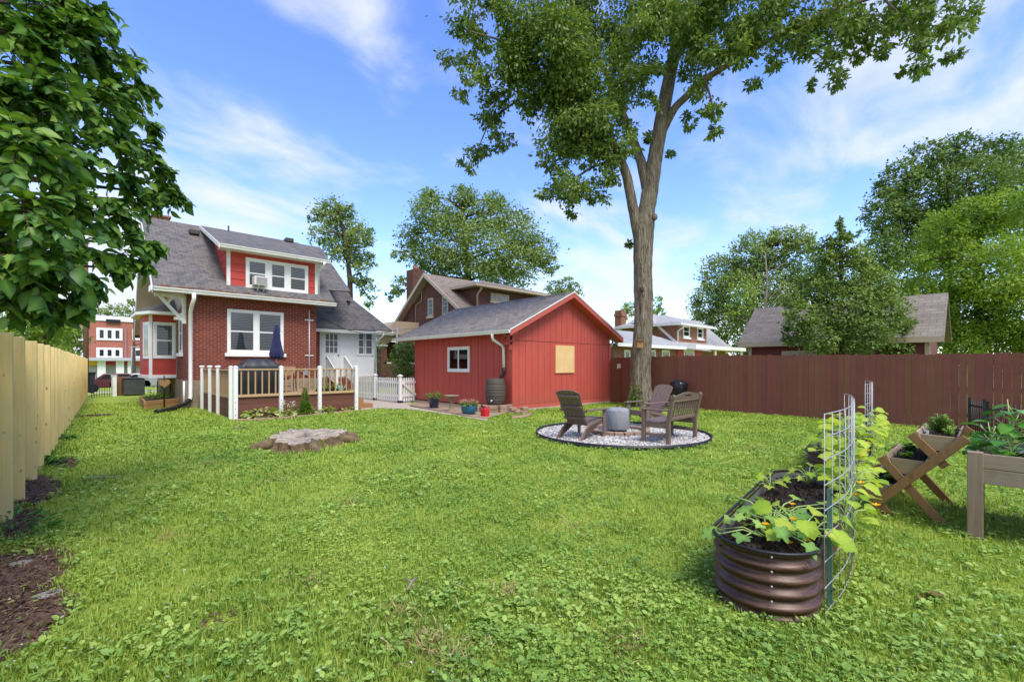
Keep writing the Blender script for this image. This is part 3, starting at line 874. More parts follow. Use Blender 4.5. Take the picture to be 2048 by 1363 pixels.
window(dorm_o, 'x', DYF-.024, q0.x, q1.x, 4.40, 5.54, -1, .10, 3, 'h', True, False)
# chimney, vents on the roof
b = MB(); cq = PY(321, 428, 23.0).x; b.box(cq-.26, 22.75, 6.6, cq+.26, 23.3, 7.38); b.box(cq-.31, 22.70, 7.38, cq+.31, 23.35, 7.46)
b.build('chimney', M_brick_or, hroof)
M_vent = paint('dark_vent', (.06, .055, .05), .6, .1)
def on_roof(x, y): return EZ+(y-EY)*(RZ-EZ)/(RY-EY)
for (x, y) in ((3.42, 21.9), (7.05, 22.1)):
    b = MB(); z = on_roof(x, y) if x < 5 else zr+(y-er)*(7.23-zr)/(22.42-er)
    b.box(x-.17, y-.15, z-.02, x+.17, y+.2, z+.17)
    b.build('roof_vent', M_vent, hroof, bevel=.03)
MB().tube([(4.7, 22.3, 7.0), (4.7, 22.3, 7.4)], .03, 8).build('vent_pipe', M_black, hroof)
b = MB()
vp = PY(697, 612, 21.2); b.tube([(vp.x, vp.y, vp.z-.1), (vp.x, vp.y, vp.z+.25)], .06, 8); b.ball((vp.x, vp.y, vp.z+.22), .1, .1, .06, 8, 5)
b.build('vent_pipe', M_black, hroof)
# bay window bumped out of the left wall
BX = 1.98
bay = MB()
by0, by1 = 21.6, 24.2
fp = [(HXL, by0), (BX+.05, by0), (BX-.10, by0+.60), (BX-.10, by1-.6), (BX+.05, by1), (HXL, by1)]
bay.prism([(x, y, 1.12) for x, y in fp], (0, 0, 2.35))
bay_o = bay.build('bay_window', M_red_shake, house)
b = MB()
b.prism([(x+(-.06 if x < 2.4 else 0), y+(-.04 if y < 22.5 else .04), 1.02) for x, y in fp], (0, 0, .12))
b.box(BX-.0, by0-.03, 1.14, BX+.10, by0-.004, 3.45)
b.build('bay_trim', M_white, bay_o)
window(bay_o, 'x', by0, BX+.12, HXL-.03, 1.75, 3.12, -1, .085, 1, 'h', True, False)
b = MB()   # angled sash of the bay, left face
a_ = Vector((BX+.05, by0, 0)); c_ = Vector((BX-.10, by0+.60, 0)); dd = (c_-a_).normalized(); nn = Vector((-dd.y, dd.x, 0))
nn = nn if nn.x < 0 else -nn
def bayq(s0, s1, z0, z1, d): return [a_+dd*s0+nn*d+Vector((0, 0, z0)), a_+dd*s1+nn*d+Vector((0, 0, z0)), a_+dd*s1+nn*d+Vector((0, 0, z1)), a_+dd*s0+nn*d+Vector((0, 0, z1))]
b.prism(bayq(.06, .60, 1.75, 3.12, .0), nn*.03)
bf = b.build('angled_window', M_white, bay_o)
b = MB(); b.prism(bayq(.14, .52, 1.85, 3.02, .031), nn*.003); b.build('pane', M_glass, bf)
b = MB()
rp = [(HXL, by0-.42), (BX-.02, by0-.42), (BX-.36, by0+.4), (BX-.36, by1-.3), (BX-.1, by1+.3), (HXL, by1+.3)]
apex = [(HXL, by0+.5, 4.08), (HXL, by1-.5, 4.08)]
nslab(b, [(rp[0][0], rp[0][1], 3.52), (rp[1][0], rp[1][1], 3.52), apex[0]], .05)
nslab(b, [(rp[1][0], rp[1][1], 3.52), (rp[2][0], rp[2][1], 3.52), apex[0]], .05)
nslab(b, [(rp[2][0], rp[2][1], 3.52), (rp[3][0], rp[3][1], 3.52), apex[1], apex[0]], .05)
b.build('bay_roof', M_shing, bay_o)
b = MB(); b.prism([(x, y, 3.38) for x, y in rp], (0, 0, .11)); b.build('bay_fascia', M_white, bay_o)
# porch: white board wall, door, double window
b = MB()
P0, P1 = PY(642, 700, HYP).x, PY(752, 700, HYP).x
b.box(P0-.25, HYP, .95, P1, HYP+.04, 3.3)
for u in (712, 672, 727): x = PY(u, 700, HYP).x; b.box(x-.02, HYP-.012, .95, x+.02, HYP-.001, 3.2)
b.box(P0, HYP-.02, .93, P1+.02, HYP-.002, 1.02)
b.box(P1-.12, HYP-.022, 1.02, P1+.02, HYP-.003, 3.2)
porch = b.build('porch_wall', M_white, house)
d0, d1 = PY(643, 661, HYP), PY(683, 661, HYP)
b = MB()
b.box(d0.x, HYP-.03, .95, d0.x+.09, HYP-.001, 3.06); b.box(d1.x-.09, HYP-.03, .95, d1.x, HYP-.001, 3.06); b.box(d0.x+.09, HYP-.03, 2.99, d1.x-.09, HYP-.001, 3.06)
b.box(d0.x+.10, HYP-.018, .97, d1.x-.10, HYP-.0015, 2.98)
for (za, zb) in ((1.12, 1.88),):
    for (xa, xb) in ((d0.x+.2, (d0.x+d1.x)/2-.04), ((d0.x+d1.x)/2+.04, d1.x-.2)):
        b.box(xa, HYP-.026, za, xb, HYP-.016, zb)
door = b.build('porch_door', M_white, porch, bevel=.005)
b = MB(); gx0, gx1, gz0, gz1 = PY(650, 680, HYP).x, PY(675, 680, HYP).x, 2.06, 2.95
b.box(gx0, HYP-.024, gz0, gx1, HYP-.019, gz1); b.build('door_pane', M_porchglass, porch)
b = MB()
for k in range(4):
    x = gx0+(gx1-gx0)*k/3; b.box(x-.018, HYP-.034, gz0-.02, x+.018, HYP-.0245, gz1+.02)
    z = gz0+(gz1-gz0)*k/3; b.box(gx0-.02, HYP-.033, z-.016, gx1+.02, HYP-.0245, z+.016)
b.build('door_muntin', M_white, porch)
MB().ball((d1.x-.17, HYP-.06, 1.97), .035, .035, .035, 10, 6).build('door_knob', M_black, porch)
v0, v1 = PY(715.5, 664, HYP), PY(745, 709, HYP)
b = MB(); b.box(v0.x, HYP-.008, v1.z, v1.x, HYP-.004, v0.z); pw = b.build('porch_window', M_porchglass, porch)
b = MB()
for k in range(3):
    x = v0.x+(v1.x-v0.x)*k/2; ww = .05 if k != 1 else .04; b.box(x-ww, HYP-.03, v1.z-.05, x+ww, HYP-.009, v0.z+.05)
for k in range(4):
    z = v1.z+(v0.z-v1.z)*k/3; ww = .05 if k in (0,) else .02; b.box(v0.x-.05, HYP-.028, z-ww, v1.x+.05, HYP-.009, z+ww)
b.build('window_frame', M_white, porch)

# window air conditioner
a0 = PY(500, 563, DYF); a1 = PY(531, 577, DYF)
ac = thing('window_air_conditioner', 'small white air conditioner jutting from the left dormer window on two struts', 'air conditioner', ((a0.x+a1.x)/2, DYF-.2, a1.z))
b = MB(); b.box(a0.x+.05, DYF-.42, 4.50, a1.x-.02, DYF-.05, 4.83); b.build('casing', M_pale, ac, bevel=.015)
b = MB(); b.box(a0.x+.11, DYF-.428, 4.54, a1.x-.06, DYF-.421, 4.79); b.build('grille', paint('grey_grille', (.28, .28, .27), .6, .1), ac)
for x in (a0.x+.2, a1.x-.12):
    MB().beam((x, DYF-.40, 4.50), (x, DYF-.06, 4.20), .03, .03, (1, 0, 0)).build('strut', M_white, ac)
# ---------------------------------------------------------------- deck
rnd = random.Random(11)
DX0, DX1, DYF2, DYB = 3.18, 6.72, 14.5, 19.3
deck = thing('deck', 'raised wooden deck with white posts, tan rail and brown board skirt behind the house', 'deck', ((DX0+DX1)/2, 17, 0))
b = MB(); yy = DYF2+.06
while yy < DYB: b.box(DX0+.05, yy, .53, DX1-.05, min(yy+.134, DYB), .56); yy += .14
b.build('deck_floor', M_deckfloor, deck)
b = MB()
for k in range(3):
    z0 = .02+k*.195
    b.box(DX0+.06, DYF2, z0, DX1-.06, DYF2+.03, z0+.19)
    b.box(DX0, DYF2+.06, z0, DX0+.03, DYB-.1, z0+.19)
b.build('skirt_board', M_deckskirt, deck)
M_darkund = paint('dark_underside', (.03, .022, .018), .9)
MB().box(DX0+.04, DYF2+.04, .0, DX1-.07, DYB-.06, .52).build('dark_underfill', M_darkund, deck)  # solid near-black block standing in for the dark space under the deck
px_ = [PY(u, 731, DYF2).x for u in (470, 561, 638, 711)]
postxy = [(px_[0], DYF2-.045)] + [(x, DYF2-.045) for x in px_[1:]]
def post(x, y, cap, wd=.10, h=1.44):
    p = MB(); p.box(x-wd/2, y-wd/2, -.05, x+wd/2, y+wd/2, h)
    po = p.build('post', M_white, deck, bevel=.006)
    c = MB()
    if cap:
        c.lathe([(.045, h-.01), (.075, h+.015), (.085, h+.035), (.07, h+.06), (.0, h+.075)], x, y, 16)
    else:
        c.box(x-wd/2-.006, y-wd/2-.006, h-.004, x+wd/2+.006, y+wd/2+.006, h+.02)
        c.add([(x-wd/2, y-wd/2, h+.02), (x+wd/2, y-wd/2, h+.02), (x+wd/2, y+wd/2, h+.02), (x-wd/2, y+wd/2, h+.02), (x, y, h+.05)], [(0, 1, 4), (1, 2, 4), (2, 3, 4), (3, 0, 4)])
    c.build('cap', M_white, po)
    if y < DYF2:
        c = MB()
        for z in (.12, .30, .48): c.ball((x-.01, y-wd/2-.002, z), .012, .006, .012, 8, 5)
        c.build('bolt_heads', M_black, po)
for x, y in postxy: post(x, y, False, .105)
post(DX0-.05, DYF2+.09, False, .10)
for y in (16.2, 17.35, 18.6): post(DX0-.05, y, True, .085, 1.42)
post(DX1+.03, DYF2+.11, False, .10)
def rails(p, q, nb, zb=.64, zt=1.38):
    p, q = Vector(p), Vector(q); L_ = (q-p).length; dd = (q-p)/L_
    MB().beam(p+Vector((0, 0, zt)), q+Vector((0, 0, zt)), .09, .038).build('top_rail', M_rail, deck, bevel=.004)
    MB().beam(p+Vector((0, 0, zb)), q+Vector((0, 0, zb)), .038, .075).build('bottom_rail', M_rail, deck, bevel=.004)
    for k in range(nb):
        c = p+dd*(L_*(k+.5)/nb)
        m_ = MB(); m_.box(c.x-.018, c.y-.018, zb+.03, c.x+.018, c.y+.018, zt-.02); m_.build('baluster', M_balu, deck)
for i in range(3): rails((px_[i]+.055, DYF2-.03, 0), (px_[i+1]-.055, DYF2-.03, 0), (6, 6, 6)[i])
ysd = [DYF2+.14, 16.2, 17.35, 18.6]
for i in range(3): rails((DX0+.01, ysd[i]+.05, 0), (DX0+.01, ysd[i+1]-.05, 0), (11, 8, 8)[i], .60, 1.36)
# wooden slat screen behind the side rail
# porch stairs
stairs = thing('porch_steps', 'red brick steps with white handrails rising from the deck to the porch door', 'steps', (8.2, 20.3, .5))
sx0, sx1 = PY(652, 700, HYP).x, PY(688, 700, HYP).x
b = MB()
ns_ = 3
for k in range(ns_):
    b.box(sx0+.03, HYP-.05-.30*(ns_-k), .45, sx1-.03, HYP-.012, .62+.14*k) if k == 0 else b.box(sx0+.03, HYP-.05-.30*(ns_-k), .62+.14*(k-1)+.001, sx1-.03, HYP-.012, .62+.14*k)
b.build('step', M_brick, stairs)
for x in (sx0, sx1):
    hb = MB(); hb.beam((x, HYP-.06, 1.92), (x, HYP-1.15, 1.20), .07, .06, (1, 0, 0)); hb.build('handrail', M_white, stairs)
    hb = MB(); hb.beam((x, HYP-.06, 1.05), (x, HYP-1.15, .66), .06, .05, (1, 0, 0)); hb.build('lower_rail', M_white, stairs)
    for k in range(7):
        t_ = (k+.5)/7; y = HYP-.06-1.09*t_
        m_ = MB(); m_.box(x-.018, y-.018, 1.05-.39*t_, x+.018, y+.018, 1.92-.72*t_); m_.build('baluster', M_white, stairs)
    m_ = MB(); m_.box(x-.05, HYP-1.25, .45, x+.05, HYP-1.15, 1.32); m_.build('newel_post', M_white, stairs, bevel=.005)
# grill under a black cover
grill = thing('covered_grill', 'large barbecue under a black vinyl cover on the deck', 'grill', (3.98, 15.15, .56))
b = MB()
gx0, gx1, gy0, gy1, gz1 = 3.42, 4.52, 14.82, 15.42, 1.46
N_ = 22
ring = []
for k in range(N_):
    pass
bot = [(gx0+.03, gy0+.02), (gx1-.03, gy0+.02), (gx1-.03, gy1), (gx0+.03, gy1)]
def wavy(z, amp, off, x0, x1, y0, y1, n=14):
    pts = []
    for (ax, ay, bx_, by_) in ((x0, y0, x1, y0), (x1, y0, x1, y1), (x1, y1, x0, y1), (x0, y1, x0, y0)):
        for k in range(n):
            t_ = k/n; o_ = amp*math.sin(t_*19+off)+amp*.6*math.sin(t_*37+off*2)
            dx_, dy_ = (bx_-ax), (by_-ay); l_ = math.hypot(dx_, dy_)
            pts.append((ax+dx_*t_+dy_/l_*o_*.8, ay+dy_*t_-dx_/l_*o_*.8, z))
    return pts
lay = [wavy(.60, .028, .2, gx0+.03, gx1-.03, gy0, gy1), wavy(.9, .02, .5, gx0+.01, gx1-.01, gy0, gy1), wavy(1.2, .012, .9, gx0, gx1, gy0, gy1), wavy(1.44, .004, 1, gx0, gx1, gy0, gy1),
       wavy(1.50, .003, 1, gx0+.05, gx1-.06, gy0+.02, gy1-.03), wavy(1.66, .008, 1.2, gx0+.22, gx1-.26, gy0+.14, gy1-.14), wavy(1.69, .006, 1.2, gx0+.28, gx1-.32, gy0+.18, gy1-.18)]
n4 = len(lay[0]); vs = [p for l_ in lay for p in l_]
fs = [(i*n4+k, i*n4+(k+1) % n4, (i+1)*n4+(k+1) % n4, (i+1)*n4+k) for i in range(len(lay)-1) for k in range(n4)]
fs.append(tuple((len(lay)-1)*n4+k for k in range(n4)))
b.add(vs, fs, True); b.build('cover', M_cover, grill)
for x in (gx0+.12, gx1-.12):
    for y in (gy0+.1, gy1-.1):
        MB().lathe([(.05, .56), (.05, .62)], x, y, 10).build('wheel', M_black, grill)
# closed navy parasol
um = thing('patio_umbrella', 'closed navy patio umbrella standing on the deck in front of the window', 'umbrella', (5.02, 17.0, .56))
MB().tube([(5.02, 17, .56), (5.02, 17, 2.92)], .02, 10).build('pole', M_steel, um)
MB().lathe([(.24, .56), (.24, .62), (.06, .66), (.03, .72)], 5.02, 17, 20).build('base', M_black, um)
b = MB(); nf = 16; lay = []
for (z, r0, r1) in ((2.86, .05, .04), (2.70, .10, .07), (2.45, .12, .08), (2.1, .19, .12), (1.90, .24, .15), (1.76, .22, .14), (1.70, .10, .06)):
    lay.append([(5.02+(r0 if k % 2 == 0 else r1)*math.cos(2*math.pi*k/nf+z*.4), 17+(r0 if k % 2 == 0 else r1)*math.sin(2*math.pi*k/nf+z*.4), z+(.05 if k % 2 and z < 2 else 0)) for k in range(nf)])
vs = [p for l_ in lay for p in l_]
b.add(vs, [(i*nf+k, i*nf+(k+1) % nf, (i+1)*nf+(k+1) % nf, (i+1)*nf+k) for i in range(len(lay)-1) for k in range(nf)]+[tuple(range(nf))], False)
b.build('canopy', M_navy, um)
MB().lathe([(.03, 2.84), (.05, 2.88), (.0, 2.93)], 5.02, 17, 10).build('finial', M_navy, um)
# dining set on the deck
M_wicker = wood('tan_wicker', (.36, .22, .13), (.26, .15, .09), 0, .8, 60)
def patio_chair(x, y, rz, label):
    c = thing('patio_chair', label, 'chair', (0, 0, 0), 'patio dining chairs on the deck')
    MB().box(-.23, -.22, .42, .23, .22, .46).build('seat', M_wicker, c, bevel=.01)
    MB().box(-.22, -.25, .56, .22, -.225, .90).build('backrest', M_wicker, c, bevel=.008)
    for sx in (-.23, .23):
        MB().tube([(sx, .22, 0), (sx, .20, .42), (sx, .20, .63), (sx, -.20, .66)], .014, 6).build('front_leg', M_iron, c)
        MB().tube([(sx, -.28, 0), (sx, -.21, .42), (sx, -.25, .92)], .014, 6).build('back_leg', M_iron, c)
    MB().tube([(-.23, .2, .2), (.23, .2, .2)], .01, 6).build('stretcher', M_iron, c)
    c.location = (x, y, .56); c.rotation_euler = (0, 0, rz); return c
patio_chair(4.75, 16.35, math.radians(-8), 'tan wicker patio chair on the deck, nearest the navy umbrella')
patio_chair(5.55, 17.55, math.radians(150), 'tan wicker patio chair on the deck, by the brick wall')
tb = thing('patio_table', 'low black iron patio table under the closed umbrella', 'table', (5.02, 17.0, .56))
MB().lathe([(.40, 1.02), (.40, 1.05)], 5.02, 17, 24).build('table_top', M_iron, tb)
for a in (45, 135, 225, 315):
    x, y = 5.02+.3*math.cos(math.radians(a)), 17+.3*math.sin(math.radians(a)); MB().tube([(x, y, .56), (x, y, 1.02)], .015, 6).build('leg', M_iron, tb)

# ---------------------------------------------------------------- leaves helper (numpy)
RNG = np.random.default_rng(7)
T_QUAD = (np.array([[0, 0, 0], [.5, .30, .06], [1, 0, -.06], [.5, -.30, .06]], float), np.array([[0, 1, 2, 3]]))
T_FOLD = (np.array([[0, 0, 0], [.32, .26, .07], [.72, .22, .05], [1, 0, -.10], [.72, -.22, .05], [.32, -.26, .07], [.36, 0, 0], [.74, 0, -.02]], float),
          np.array([[0, 1, 6, 6], [1, 2, 7, 6], [2, 3, 7, 7], [0, 6, 5, 5], [6, 7, 4, 5], [7, 3, 4, 4]]))
def leafcloud(pos, d, nrm, size, tmpl, width=1.0):
    """place the leaf template at every pos, axis d, roughly facing nrm"""
    T, Fc = tmpl
    d = d/np.linalg.norm(d, axis=1, keepdims=True)
    w_ = np.cross(nrm, d); w_ /= (np.linalg.norm(w_, axis=1, keepdims=True)+1e-9)
    n_ = np.cross(d, w_)
    s_ = size[:, None, None]
    wd = width if np.isscalar(width) else width[:, None, None]
    V = pos[:, None, :] + s_*(T[None, :, 0:1]*d[:, None, :] + wd*T[None, :, 1:2]*w_[:, None, :] + T[None, :, 2:3]*n_[:, None, :])
    k = len(T); Fa = (np.arange(len(pos))*k)[:, None, None] + Fc[None]
    return V.reshape(-1, 3), Fa.reshape(-1, Fc.shape[1]), k
def clean_tris(F4):
    return F4
def leaf_mesh(name, parts, m, parent=None, tris=False):
    """parts: list of (pos, d, nrm, size, tint, template, width)"""
    VS, FS, TS, off = [], [], [], 0
    for (pos, d, nrm, size, tint, tmpl, width) in parts:
        V, Fa, k = leafcloud(pos, d, nrm, size, tmpl[:2], width)
        tv = np.repeat(tint, k)
        if len(tmpl) > 2: tv = np.clip(tv+np.tile(tmpl[2], len(pos)), 0, 1)     # paler midrib, as the leaf has
        VS.append(V); FS.append(Fa+off); TS.append(tv); off += len(V)
    Fq = np.concatenate(FS)
    if Fq.shape[1] == 4 and np.any(Fq[:, 2] == Fq[:, 3]):
        t1 = Fq[:, [0, 1, 2]]; m2 = Fq[:, 2] != Fq[:, 3]; t2 = Fq[m2][:, [0, 2, 3]]
        Fq = np.concatenate([t1, t2])
    return np_mesh(name, np.concatenate(VS), Fq, m, parent, np.concatenate(TS))
def unit(n):
    v = RNG.normal(size=(n, 3)); return v/np.linalg.norm(v, axis=1, keepdims=True)
def plant_ball(c, r, h, n, size, tmpl=T_FOLD, droop=.3, tintc=.5, width=1.0, upright=.6):
    """rosette / bushy clump: leaves leave a short stem in all directions"""
    a = RNG.uniform(0, 2*np.pi, n); rr = np.sqrt(RNG.uniform(0.02, 1, n))*r
    hh = RNG.uniform(.1, 1, n)*h*(1-.45*(rr/r)**2)
    pos = np.stack([c[0]+rr*np.cos(a), c[1]+rr*np.sin(a), c[2]+hh], 1)
    d = np.stack([np.cos(a), np.sin(a), RNG.uniform(-droop, upright, n)], 1)
    nrm = np.stack([-.35*np.cos(a), -.35*np.sin(a), np.ones(n)], 1)+RNG.normal(size=(n, 3))*.3
    return (pos, d, nrm, size*RNG.uniform(.6, 1.2, n), np.clip(tintc+RNG.normal(size=n)*.22, 0, 1), tmpl, width)

# ---------------------------------------------------------------- planters on the deck, hostas along it
pl = thing('planter_trough', 'black plastic trough of green seedlings on the deck rail side', 'planter', (6.2, 15.2, .56))
MB().box(5.62, 15.0, .56, 6.35, 15.2, .72).build('trough', M_black, pl, bevel=.015)
leaf_mesh('foliage', [plant_ball((5.62+.15*k, 15.1, .70), .12, .22, 45, .08, tintc=.7) for k in range(1, 5)], L_herb, pl)
wc = thing('watering_can', 'pale green watering can beside the black planter trough', 'watering can', (6.5, 15.3, .56))
b = MB(); b.lathe([(.09, .56), (.10, .66), (.095, .78), (.07, .82)], 6.5, 15.25, 18); b.build('body', M_green_plastic, wc)
MB().tube([(6.42, 15.25, .80), (6.45, 15.25, .92), (6.55, 15.25, .92), (6.58, 15.25, .80)], .012, 6).build('handle', M_green_plastic, wc)
MB().tube([(6.58, 15.22, .64), (6.68, 15.2, .82)], .015, 6).build('spout', M_green_plastic, wc)
def hosta(u, v, r, h, n, label, lf=L_hosta):
    p = G(u, v)
    t = thing('hosta', label, 'plant', p, 'hostas along the deck')
    leaf_mesh('foliage', [plant_ball(p, r, h, n, .17, T_FOLD, .45, .62, 1.35, .5)], lf, t)
hosta(525, 836, .42, .30, 110, 'large pale-edged hosta below the covered grill')
hosta(580, 833, .30, .18, 70, 'small low hosta right of the white middle post')
hosta(642, 826, .36, .28, 100, 'full hosta mound under the white post by the seedling trough')
hosta(692, 822, .22, .14, 50, 'smallest hosta at the right corner of the deck')
M_stem_green = paint('green_stem', (.16, .25, .06), .6, .1)
p = G(610, 832)
tp = thing('tall_plant', 'tall narrow feathery green plant in front of the deck skirt', 'plant', p)
n = 420; t_ = RNG.uniform(0, 1, n); a = RNG.uniform(0, 6.28, n); rr = .16*(1-t_)+.015
pos = np.stack([p.x+rr*.4*np.cos(a), p.y+rr*.4*np.sin(a), .05+t_*.78], 1)
leaf_mesh('foliage', [(pos, np.stack([np.cos(a), np.sin(a), .55+0*a], 1), np.tile([0, 0, 1.], (n, 1))+RNG.normal(size=(n, 3))*.3, .06+rr*.8, np.clip(RNG.normal(.55, .2, n), 0, 1), T_QUAD, .45)], L_herb, tp)
MB().tube([(p.x, p.y, 0), (p.x, p.y, .8)], .012, 6).build('stem', M_stem_green, tp)
for (u, lab, n) in ((571, 'slender plant with pale lilac blooms, nearest the middle post', 6), (585, 'taller plant with pale lilac blooms beside the smaller one', 9)):
    p = G(u, 833)
    fl = thing('flower_stalk', lab, 'flower', p, 'lilac blooms by the deck')
    b = MB(); hd = []
    for k in range(n):
        q = Vector((p.x+rnd.uniform(-.10, .10), p.y+rnd.uniform(-.06, .06), rnd.uniform(.30, .46))); hd.append(q)
        b.tube([(p.x, p.y, 0), ((p.x+q.x)/2, (p.y+q.y)/2, q.z*.6), tuple(q)], .004, 4)
    b.build('stem', M_stem_green, fl)
    leaf_mesh('bloom', [plant_ball(q-Vector((0, 0, .02)), .035, .05, 8, .05, T_QUAD) for q in hd], L_white, fl)
# edging stones and soil strip along the deck
b = MB()
e_ = [G(u, v) for u, v in ((478, 842), (500, 842), (560, 838), (620, 832), (660, 827), (712, 823))]
top = [(p.x, p.y, .012) for p in e_]; back = [(DX1, DYF2, .012), (DX0, DYF2, .012)]
b.poly(top+back); tag(b.build('flower_bed_soil', M_mulch), kind='structure')
for i in range(26):
    t_ = i/25*(len(e_)-1); k = min(int(t_), len(e_)-2); f_ = t_-k
    p = e_[k].lerp(e_[k+1], f_); q = e_[k].lerp(e_[k+1], min(1, f_+.17))
    o = MB(); dd = (e_[k+1]-e_[k]).normalized()
    o.beam(p-dd*.075+Vector((0, 0, .02)), p+dd*.075+Vector((0, 0, .02)), .10, .07+rnd.uniform(0, .02))
    tag(o.build('edging_stone', M_stone, bevel=.015), 'small tan edging stone in the curved row along the deck', 'stone', 'edging stones along the deck')

# ---------------------------------------------------------------- concrete path, pea gravel bed by the garage
b = MB()
pth = [G(u, v) for u, v in ((975, 842), (905, 831), (850, 823), (800, 818), (755, 817), (722, 821))]
inn = [G(u, v) for u, v in ((720, 803), (750, 803), (815, 809))]
bedl = [G(u, v) for u, v in ((822, 813), (880, 823), (930, 832), (975, 838))]
b.poly([(p.x, p.y, .014) for p in pth+inn+bedl]); b.poly([(p.x, p.y, .0139) for p in (inn[0], G(720, 790), G(822, 792), G(822, 809), inn[2], inn[1])])
tag(b.build('path', M_conc), kind='structure')
b = MB()
b.poly([(p.x, p.y, .03) for p in bedl]+[(GX0, GY0+.0, .03), (GX0, GY1, .03)])
tag(b.build('gravel_bed', M_bedgravel), kind='structure')
b = MB()
b.tube([(p.x, p.y, .03) for p in bedl], .035, 6); tag(b.build('bed_edging', M_stone), 'low brick-coloured edging curving along the pea gravel bed', 'edging')
# plant pots, bird bath, can
def pot(u, v, prof, m, label, name='plant_pot'):
    p = G(u, v)
    t = thing(name, label, 'plant pot', p)
    MB().lathe([(r, z) for r, z in prof], p.x, p.y, 24).build('pot', m, t)
    return t, p
t, p = pot(868, 817, [(.13, .0), (.15, .06), (.19, .33), (.215, .36), (.215, .39), (.17, .39), (.16, .34), (0, .34)], M_glazeblue, 'tall dark blue glazed pot of leafy greens by the garage wall')
leaf_mesh('foliage', [plant_ball((p.x, p.y, .34), .27, .26, 150, .10, T_FOLD, .5, .35)], L_herb, t)
t, p = pot(938, 830, [(.12, .0), (.17, .04), (.24, .16), (.235, .26), (.21, .29), (.22, .31), (.18, .31), (.17, .27), (0, .27)], M_glazeteal, 'round teal glazed pot of pink flowers between bird bath and red can')
leaf_mesh('foliage', [plant_ball((p.x, p.y, .27), .24, .16, 130, .09, T_FOLD, .5, .5)], L_herb, t)
leaf_mesh('flower', [plant_ball((p.x, p.y, .36), .27, .14, 260, .05, T_QUAD, .3, .5)], L_flower, t)
p = G(903, 824)
bb_ = thing('bird_bath', 'old concrete bird bath on a slim pedestal against the red garage', 'bird bath', p)
MB().lathe([(.13, 0), (.13, .05), (.09, .09), (.065, .14), (.06, .36), (.085, .43), (.10, .46)], p.x, p.y, 20).build('pedestal', M_birdbath, bb_)
MB().lathe([(.10, .455), (.22, .49), (.245, .525), (.25, .545), (.22, .545), (.17, .51), (0, .50)], p.x, p.y, 28).build('bowl', M_birdbath, bb_)
p = G(970, 834)
rc = thing('gas_can', 'small bright red plastic fuel can beside the rain barrel blocks', 'fuel can', p)
b = MB(); b.box(p.x-.09, p.y-.11, 0, p.x+.09, p.y+.11, .26); b.build('body', M_redplastic, rc, bevel=.03, seg=3)
MB().tube([(p.x, p.y-.07, .25), (p.x, p.y-.06, .31), (p.x, p.y+.05, .31), (p.x, p.y+.07, .25)], .018, 6).build('handle', M_redplastic, rc)
MB().tube([(p.x, p.y+.09, .25), (p.x-.03, p.y+.16, .42)], .02, 8).build('spout', M_black, rc)
# rain barrel on stacked blocks
bc = Vector((GX0-.42, GY0+.34, 0))
rb_ = thing('rain_barrel', 'grey-brown banded rain barrel under the garage downspout', 'rain barrel', (bc.x, bc.y, .26))
prof = []
for k in range(25):
    t_ = k/24; z = .26+t_*.80; r = .27+.055*math.sin(math.pi*t_)
    if k % 5 == 2: r += .006
    prof.append((r, z))
prof += [(.27, 1.075), (.255, 1.08), (.25, 1.055), (0, 1.05)]
MB().lathe(prof, bc.x, bc.y, 36).build('barrel', M_barrel, rb_)
for z in (.40, .56, .74, .92):
    t_ = (z-.26)/.8; r = .27+.055*math.sin(math.pi*t_)+.004
    MB().lathe([(r, z-.018), (r+.005, z-.01), (r+.005, z+.01), (r, z+.018)], bc.x, bc.y, 36).build('band', M_barrel, rb_)
MB().tube([(bc.x-.28, bc.y-.16, .40), (bc.x-.35, bc.y-.20, .40), (bc.x-.36, bc.y-.2, .36)], .018, 8).build('spigot', M_pale, rb_)
blk = []
for lvl in range(2):
    for (dx, dy) in ((-.40, .30), (-.42, .02), (-.30, -.26), (-.02, -.36), (.26, -.36)):
        blk.append((bc.x+dx+rnd.uniform(-.01, .01), bc.y+dy, lvl*.125, math.degrees(math.atan2(dy, dx))))
lvlcol = []
for i, (x, y, z, a) in enumerate(blk):
    o = MB(); s_ = math.radians(a+90); dd = Vector((math.cos(s_), math.sin(s_), 0))
    c = Vector((x, y, z+.0625)); o.beam(c-dd*.135, c+dd*.135, .17, .122)
    tag(o.build('stacked_block', M_stone, bevel=.012), 'tan concrete block in the %s course under the rain barrel' % ('upper' if z > .1 else 'lower'), 'block', 'blocks under the rain barrel')
for i, (u, v, z) in enumerate(((1027, 829, 0), (1040, 829, 0), (1052, 829, 0), (1030, 829, .115), (1053, 828, .115))):
    p = G(u, v); o = MB(); c = Vector((p.x, p.y+.1, z+.055)); o.beam(c-Vector((.11, 0, 0)), c+Vector((.11, 0, 0)), .16, .105)
    tag(o.build('stacked_block', M_stone, bevel=.012), 'tan block in the short loose row at the garage corner', 'block', 'loose blocks at the garage corner')
b = MB(); pp = [G(u, v) for u, v in ((1022, 837), (1040, 836), (1056, 832), (1063, 828))]
b.tube([(p.x, p.y, .02) for p in pp], .06, 6); tag(b.build('curved_edging', M_stone), 'curved stone edging sunk in grass at the garage corner', 'edging')

